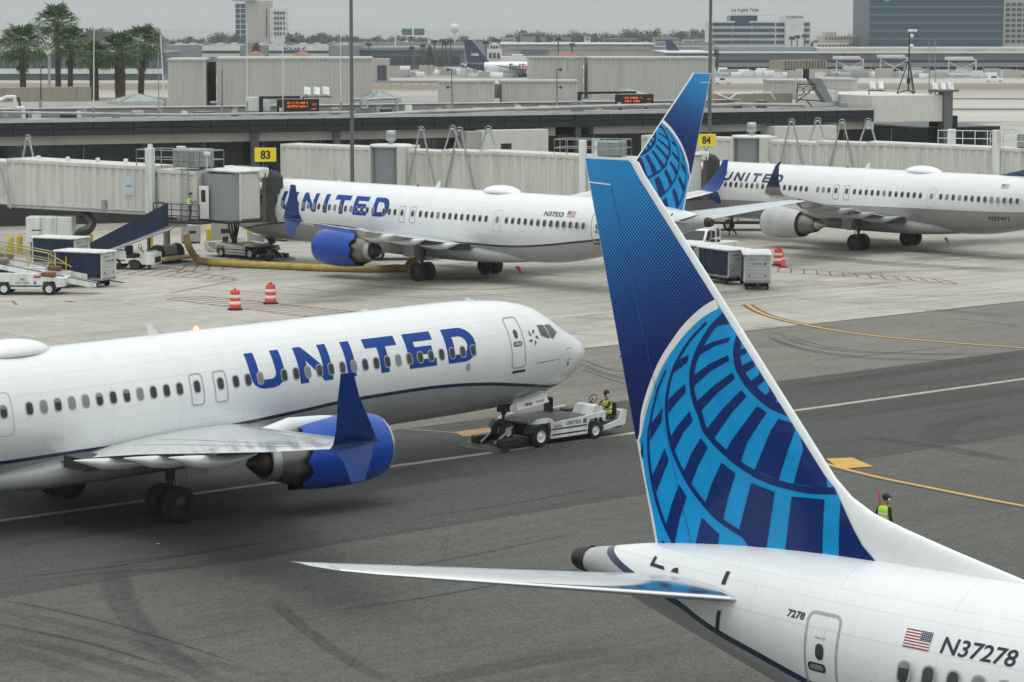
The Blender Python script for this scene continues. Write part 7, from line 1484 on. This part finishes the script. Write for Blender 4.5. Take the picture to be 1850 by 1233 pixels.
# blue glass tower
b = Far('glass_tower', 1565.5, 1806, -110, 1250, 60, M_TFRAME, 'wide blue glass tower filling the upper right corner')
H_ = b.Z(-110); gh = 14.3*1250/4700; wv = (b.X(1806)-b.X(1565.5))/22; pm = None
for f in range(12):
    for c in range(22):
        z0 = b.Z(86) + f*gh
        if z0 + gh > H_: continue
        if pm is None: pm = MB().box((.04,-.25,.12), (wv-.04,0,gh-.22)).build('window_pane', M_TGLASS, b.r, (c*wv,0,z0)).data
        else: link(pm, 'window_pane', b.r, (c*wv, 0, z0))
    b_ = MB().box((0,-.42,b.Z(86)+f*gh-.16), (b.X(1806),-.02,b.Z(86)+f*gh+.10)).build('floor_edge', mat('tower_edge', (.22,.28,.32), .4, .2), b.r)
MB().path([Vector((b.X(1596)+2.6*math.cos(t),-.6,b.Z(-6)+2.6*math.sin(t))) for t in [2*math.pi*i/24 for i in range(25)]], .5, 6).build('ring_logo', mat('logo_cyan', (.02,.36,.55), .4, var=.05), b.r)
b = Far('stone_tower', 1806.5, 1905, -110, 1250, 60, M_BBEIGE, 'stone-framed tower with square windows at the upper right edge')
for i in range(8):
    for j in range(8): b.box('window', 1810+10.4*j, 1817.6+10.4*j, 79-9.4*i-5.5, 79-9.4*i, -.3, 0, M_TGLASS)
# cargo hub with its long canopy
b = Far('cargo_hub', 1200, 2000, 97, 815, 70, M_BGREY, 'long grey cargo hub with dark open bays and company sign')
b.box('roof_edge', 1200, 2000, 95.4, 97.4, -1.5, 71, M_BWHITE); b.box('set_back', 1480, 2000, 89, 97, 8, 68, M_BBEIGE); b.box('set_back', 1290, 1478, 87, 97, 14, 60, M_BGREY); b.box('dark_band', 1200, 2000, 109, 114.5, -.8, 0, mat('hub_band', (.03,.045,.07), .5)); b.box('canopy', 1200, 2000, 114.8, 121, -6, 0, M_BGREY); b.box('bay_void', 1200, 2000, 121, None, -.3, 0, M_BDARK)
cm = None
for i in range(40): b.box('column', 1205+20*i, 1207+20*i, 121, None, -5.6, -4.8, M_BGREY)
for i in range(24): b.box('bay_door', 1208+33*i, 1228+33*i, 123, None, -.6, -.3, M_BBLUE)
for i in range(15): b.box('roof_light', 1508+34*i, 1518+34*i, 87.6, 89, 10, 14, M_BWHITE)
sign_text('company_name', 'Fed', 1.75, (b.X(1527.5), -.25, b.Z(103.5)), (1,0,0), (0,0,1), mat('sign_purple', (.06,.02,.14), .5), b.r, .04, width=2.9); sign_text('company_name', 'Ex', 1.75, (b.X(1540.5), -.25, b.Z(103.5)), (1,0,0), (0,0,1), mat('sign_orangered', (.62,.06,.05), .5), b.r, .04, width=1.9)
# mission-style tower and its neighbours
b = Far('mission_tower', 880, 906, 90, 780, 8, M_BWHITE, 'white mission-style tower with arches behind the cargo jet'); b.box('belfry', 884, 902, 82, 90, 1, 7, M_BWHITE); b.box('cap', 888, 898, 78.5, 82, 2, 6, M_BWHITE)
for i in range(3): b.box('arch', 886.5+5.2*i, 889.5+5.2*i, 84, 89, .7, 1, M_BDARK); b.box('arch', 884+7.4*i, 888+7.4*i, 97, 106, -.3, 0, M_BDARK)
b = Far('stepped_shed', 905, 962, 104, 770, 14, M_BWHITE, 'low white shed with curved gable beside the mission tower'); b.box('gable', 925, 945, 100, 104, 0, 14, M_BWHITE)
b = Far('ramp_shed', 671, 702, 107, 700, 10, M_BBEIGE, 'pale ramp shed with a dark doorway right of the lamp post'); b.box('doorway', 683, 699, 119, None, -.3, 0, M_BDARK)
# water sphere and motorway gantry
ws = empty('water_sphere', ((822-925)/4700*1500, 1500, 0), 0, 'pale round water tank on the horizon', 'water tank'); z = CAM_H - (53-46.5)/4700*1500; MB().sphere((0,0,z), 2.7, 20, 14).build('tank', M_BWHITE, ws); MB().cyl((0,0,0),(0,0,z-2.2),.5,.4,10).build('stem', M_BWHITE, ws)
gt = empty('sign_gantry', ((747-925)/4700*1000, 1000, 0), 0, 'arched motorway gantry with two green signs', 'sign gantry'); k = 1000/4700; zt = CAM_H - (58-46.5)*k
MB().path(smooth_pts([Vector((-31*k,0,0)), Vector((-31*k,0,zt-2)), Vector((-26*k,0,zt)), Vector((24*k,0,zt)), Vector((29*k,0,zt-2)), Vector((29*k,0,0))], 5), .28, 8).build('arch', M_BWHITE, gt)
for x0 in (-20, 2): MB().bev((x0*k,-.4,zt-1.5),((x0+19)*k,-.2,zt+1.0),.05).build('sign_panel', mat('sign_green', (.05,.16,.12), .5), gt)
# white tilted box sign beyond the palms
tb_ = empty('tilted_box_sign', W(88, 84, 600), 0, 'white tilted box sign with black mark behind the palms', 'sign'); mt_ = Matrix.Rotation(R(-32), 4, 'Y'); MB().bev((-1.4,-.5,-1.5),(1.4,.5,1.5),.05,0,mt_).build('box', M_BWHITE, tb_); MB().cyl((0,0,-1.2),(0,0,-tb_.location.z),.3).build('pole', M_GALV, tb_)
for a_, b_ in (((-.7,-.52,-.6),(.7,-.505,-.45)),((-.7,-.52,.45),(.7,-.505,.6)),((-.7,-.52,-.45),(-.55,-.505,.45)),((.55,-.52,-.45),(.7,-.505,.45)),((-.55,-.52,-.08),(.55,-.505,.08))): MB().box(a_, b_, 0, mt_).build('mark', M_BLACK, tb_)
# ---- distant cargo jets
M_PURPLE = mat('jet_purple', (.028,.014,.085), .3, var=.05, coat=.4)
def cargo_jet(X, Y, rz, s, label, text):
    r_ = empty('cargo_jet', (X, Y, 0), rz, label, 'cargo jet', None); r_.scale = (s, s, s)
    T = [(-23.5,4.7,.1,.1),(-22,4.5,.6,.6),(-18,4.0,1.25,1.3),(-13,3.7,1.75,1.85),(-8,3.6,1.88,2.0),(14,3.6,1.88,2.0),(18,3.5,1.7,1.8),(21,3.3,1.2,1.2),(22.7,3.1,.5,.5),(23.2,3.05,.05,.05)]
    MB().loft([[Vector((x, hw*math.sin(a), z+hz*math.cos(a))) for a in [2*math.pi*k/24 for k in range(24)]] for x, z, hw, hz in T]).build('fuselage', M_ACWHITE, r_)
    q = MB(); f = [(-13.0,5.3),(-19.5,13.5),(-22.6,13.5),(-21.0,5.0)]; q.prism([(x,-.22,z) for x, z in f], (0,.44,0)); q.build('fin', M_PURPLE, r_)
    MB().loft([[Vector((x, hw*1.03*math.sin(a), z+hz*1.03*math.cos(a))) for a in [2*math.pi*k/24 for k in range(24)]] for x, z, hw, hz in ((-22.5,4.55,.45,.45),(-20,4.25,.95,1.0),(-17,3.92,1.36,1.42),(-14.8,3.82,1.6,1.68))]).build('tail_paint', M_PURPLE, r_)
    for sd in (-1,1):
        MB().loft([[Vector((xl-(xl-xt)*t, sd*y, z+th*o_)) for t, o_ in ((0,0),(.3,1),(1,0),(.3,-1))] for y, xl, xt, z, th in ((1.2,4.5,-4.5,2.6,.5),(7,0,-4.2,3.1,.3),(18.5,-7,-9,4.4,.12))], sm=False).build('wing', M_BGREY, r_)
        MB().loft([[Vector((xl-(xl-xt)*t, sd*y, z+th*o_)) for t, o_ in ((0,0),(.3,1),(1,0),(.3,-1))] for y, xl, xt, z, th in ((.8,-16.5,-21,4.6,.25),(7.4,-21,-23,5.2,.08))], sm=False).build('stabilizer', M_BGREY, r_)
        MB().lathe([(6.4,.95),(6.6,1.1),(5,1.25),(3,1.1),(1.5,.7),(1.0,.2)], (0,sd*6.5,1.9), (1,0,0), 18).build('engine', M_BWHITE, r_)
        for x in (-1.5,-.2): MB().lathe([(-.2,0),(-.2,.5),(.2,.5),(.2,0)], (x,sd*3.6,.5), (0,1,0), 12).build('wheel', M_RUBBER, r_)
        MB().cyl((-.85,sd*3.6,.5),(-.85,sd*3.6,2.6),.2).build('gear_strut', M_GALV, r_)
    MB().lathe([(-.15,0),(-.15,.4),(.15,.4),(.15,0)], (17,0,.4), (0,1,0), 12).cyl((17,0,.4),(17,0,1.9),.15).build('nose_gear', M_RUBBER, r_)
    if text:
        sign_text('fin_name', 'FedEx', 1.0, (-18.2,-.24,8.2), (1,0,0), (0,0,1), M_ACWHITE, r_, .03, width=2.8)
        for t, x, m, w_ in (('Fed', -3.4, M_PURPLE, 4.1), ('Ex', .5, mat('jet_red', (.62,.03,.03), .4), 2.8)): sign_text('title', t, 2.3, (x,-2.0,3.75), (1,0,0), (0,0,1), m, r_, .03, width=w_)
    return r_
cj = cargo_jet(0, 0, R(-6), .80, 'white cargo jet with purple tail parked beyond the runways', True); cj.location = ((948-925)/4700*765, 765, 0)
c2 = cargo_jet(0, 0, R(-14), .74, 'second cargo jet with only its purple tail showing above the plant room', False); c2.location = ((1290-925)/4700*860, 860, 0)
# ---- ramp clutter around the cargo jets: containers and vehicles
CM = []
for i in range(4):
    q = MB(); w_, h = (1.6,1.5) if i < 2 else (2.4,1.9)
    q.prism([(-w_,-.8,.15),(w_*.7,-.8,.15),(w_,-.8,.6),(w_,-.8,h),(-w_,-.8,h)], (0,1.6,0)) if i % 2 else q.loft([[Vector((x, .8*math.cos(a), .2+h*.9*math.sin(a))) for a in [math.pi*k/8 for k in range(9)]] for x in (-w_,w_)], sm=False)
    o = q.build('c', [M_BWHITE, M_GSEW, M_GALV, M_BBEIGE][i]); CM.append(o.data); bpy.data.objects.remove(o)
for u0, u1, v, n, pl_ in ((735,790,134,12,'under the far palms'),(790,830,134,12,'by the tail of the cargo jet'),(690,760,138,12,'right of the pale ramp shed'),(830,900,139,10,'under the cargo jet'),(1300,1400,137,14,'at the left end of the cargo hub'),(1400,1480,139,11,'left of the hub sign'),(1480,1560,139,11,'below the hub sign'),(1560,1650,140,11,'left of the camera tripod'),(1650,1750,140,11,'right of the camera tripod'),(1750,1850,140,12,'at the right edge of the far ramp')):
    for i in range(n):
        u = u0 + (u1-u0)*(i+r4.random())/n; p = G(u, v + r4.uniform(-3,3)); ci = r4.randrange(4); o = link(CM[ci], 'cargo_container', None, (p.x, p.y, 0), r4.uniform(-.5,.5)); k = r4.uniform(.7,1.25); o.scale = (k,k,k*r4.uniform(.8,1.5)); tag(o, 'small ' + ['white arched','white cut-corner','grey arched','beige cut-corner'][ci] + ' container ' + pl_, 'container', 'containers on the far ramp')
def car(u, v, label, L_=4.8):
    p = G(u, v); r_ = empty('car', (p.x, p.y, 0), R(5), label, 'car'); MB().prism([(-L_/2,-.9,.35),(L_/2,-.9,.35),(L_/2,-.9,.9),(L_*.22,-.9,1.0),(L_*.1,-.9,1.6),(-L_*.2,-.9,1.6),(-L_*.25,-.9,1.0),(-L_/2,-.9,1.0)], (0,1.8,0)).build('body', M_ACWHITE, r_); MB().box((-L_*.18,-.92,1.05),(L_*.1,-.905,1.5)).build('side_window', M_GLASSD, r_)
    for sx in (-L_*.3,L_*.3): put_wheel(r_, sx, -.75, .36, .25, M_STEEL)
car(1305, 152, 'white pickup on the far taxiway right of the rear tail'); car(1795, 148, 'white car on the far ramp near the right edge', 5.5); car(280, 145, 'tiny white car on the airfield right of the palms')
for i, (u, v, h) in enumerate(((1535,138,5),(1615,139,5.5),(1738,140,5))):
    p = G(u, v); r_ = empty('loader_frame', (p.x, p.y, 0), 0, ['left','middle','right'][i] + ' white scissor loader frame in front of the cargo hub', 'loader'); q = MB()
    for x in (-4,4): q.cyl((x,0,0),(x,0,h),.18,.18,6)
    q.cyl((-4,0,h),(4,0,h),.18,.18,6).cyl((-4,0,.5),(4,0,h-.5),.14,.14,6).cyl((4,0,.5),(-4,0,h-.5),.14,.14,6); q.build('frame', M_BWHITE, r_); MB().bev((-5,-1.2,h),(3,1.2,h+.9),.1).build('platform', M_BWHITE, r_); MB().bev((-5,-1.2,.5),(5,1.2,1.2),.1).build('chassis', M_GSEW, r_)
# low barrier and guard rail on the far airfield, seen between the plant rooms
for u0, u1, v, lb in ((672,795,157,'low dark guard rail on the airfield left of the low plant room'),):
    a = G(u0, v); b_ = G(u1, v); r_ = empty('guard_rail', a, 0, lb, 'guard rail'); q = MB(); q.box((0,-.1,.9),(b_.x-a.x,.1,1.5)).build('rail', M_GALV, r_)
    for i in range(8): MB().box(((b_.x-a.x)*i/7-.1,-.1,0),((b_.x-a.x)*i/7+.1,.1,.9)).build('post', M_GALV, r_)

# ================================================================== marine haze
hm = bpy.data.materials.new('haze_air'); hm.use_nodes = True; nt = hm.node_tree
for n in list(nt.nodes):
    if n.type == 'BSDF_PRINCIPLED': nt.nodes.remove(n)
HAZE_D = .00015
pv = nt.nodes.new("ShaderNodeVolumePrincipled"); pv.inputs['Color'].default_value = (.95,.985,1.0,1); pv.inputs['Density'].default_value = HAZE_D; pv.inputs['Anisotropy'].default_value = .2
nt.links.new(pv.outputs[0], nt.nodes['Material Output'].inputs['Volume'])
hz_ = MB().box((-5990, -590, -1.0), (5990, 7990, 62)).build('haze', hm); hz_['kind'] = 'stuff'; hz_['label'] = 'thin pale haze hanging over the whole airfield'
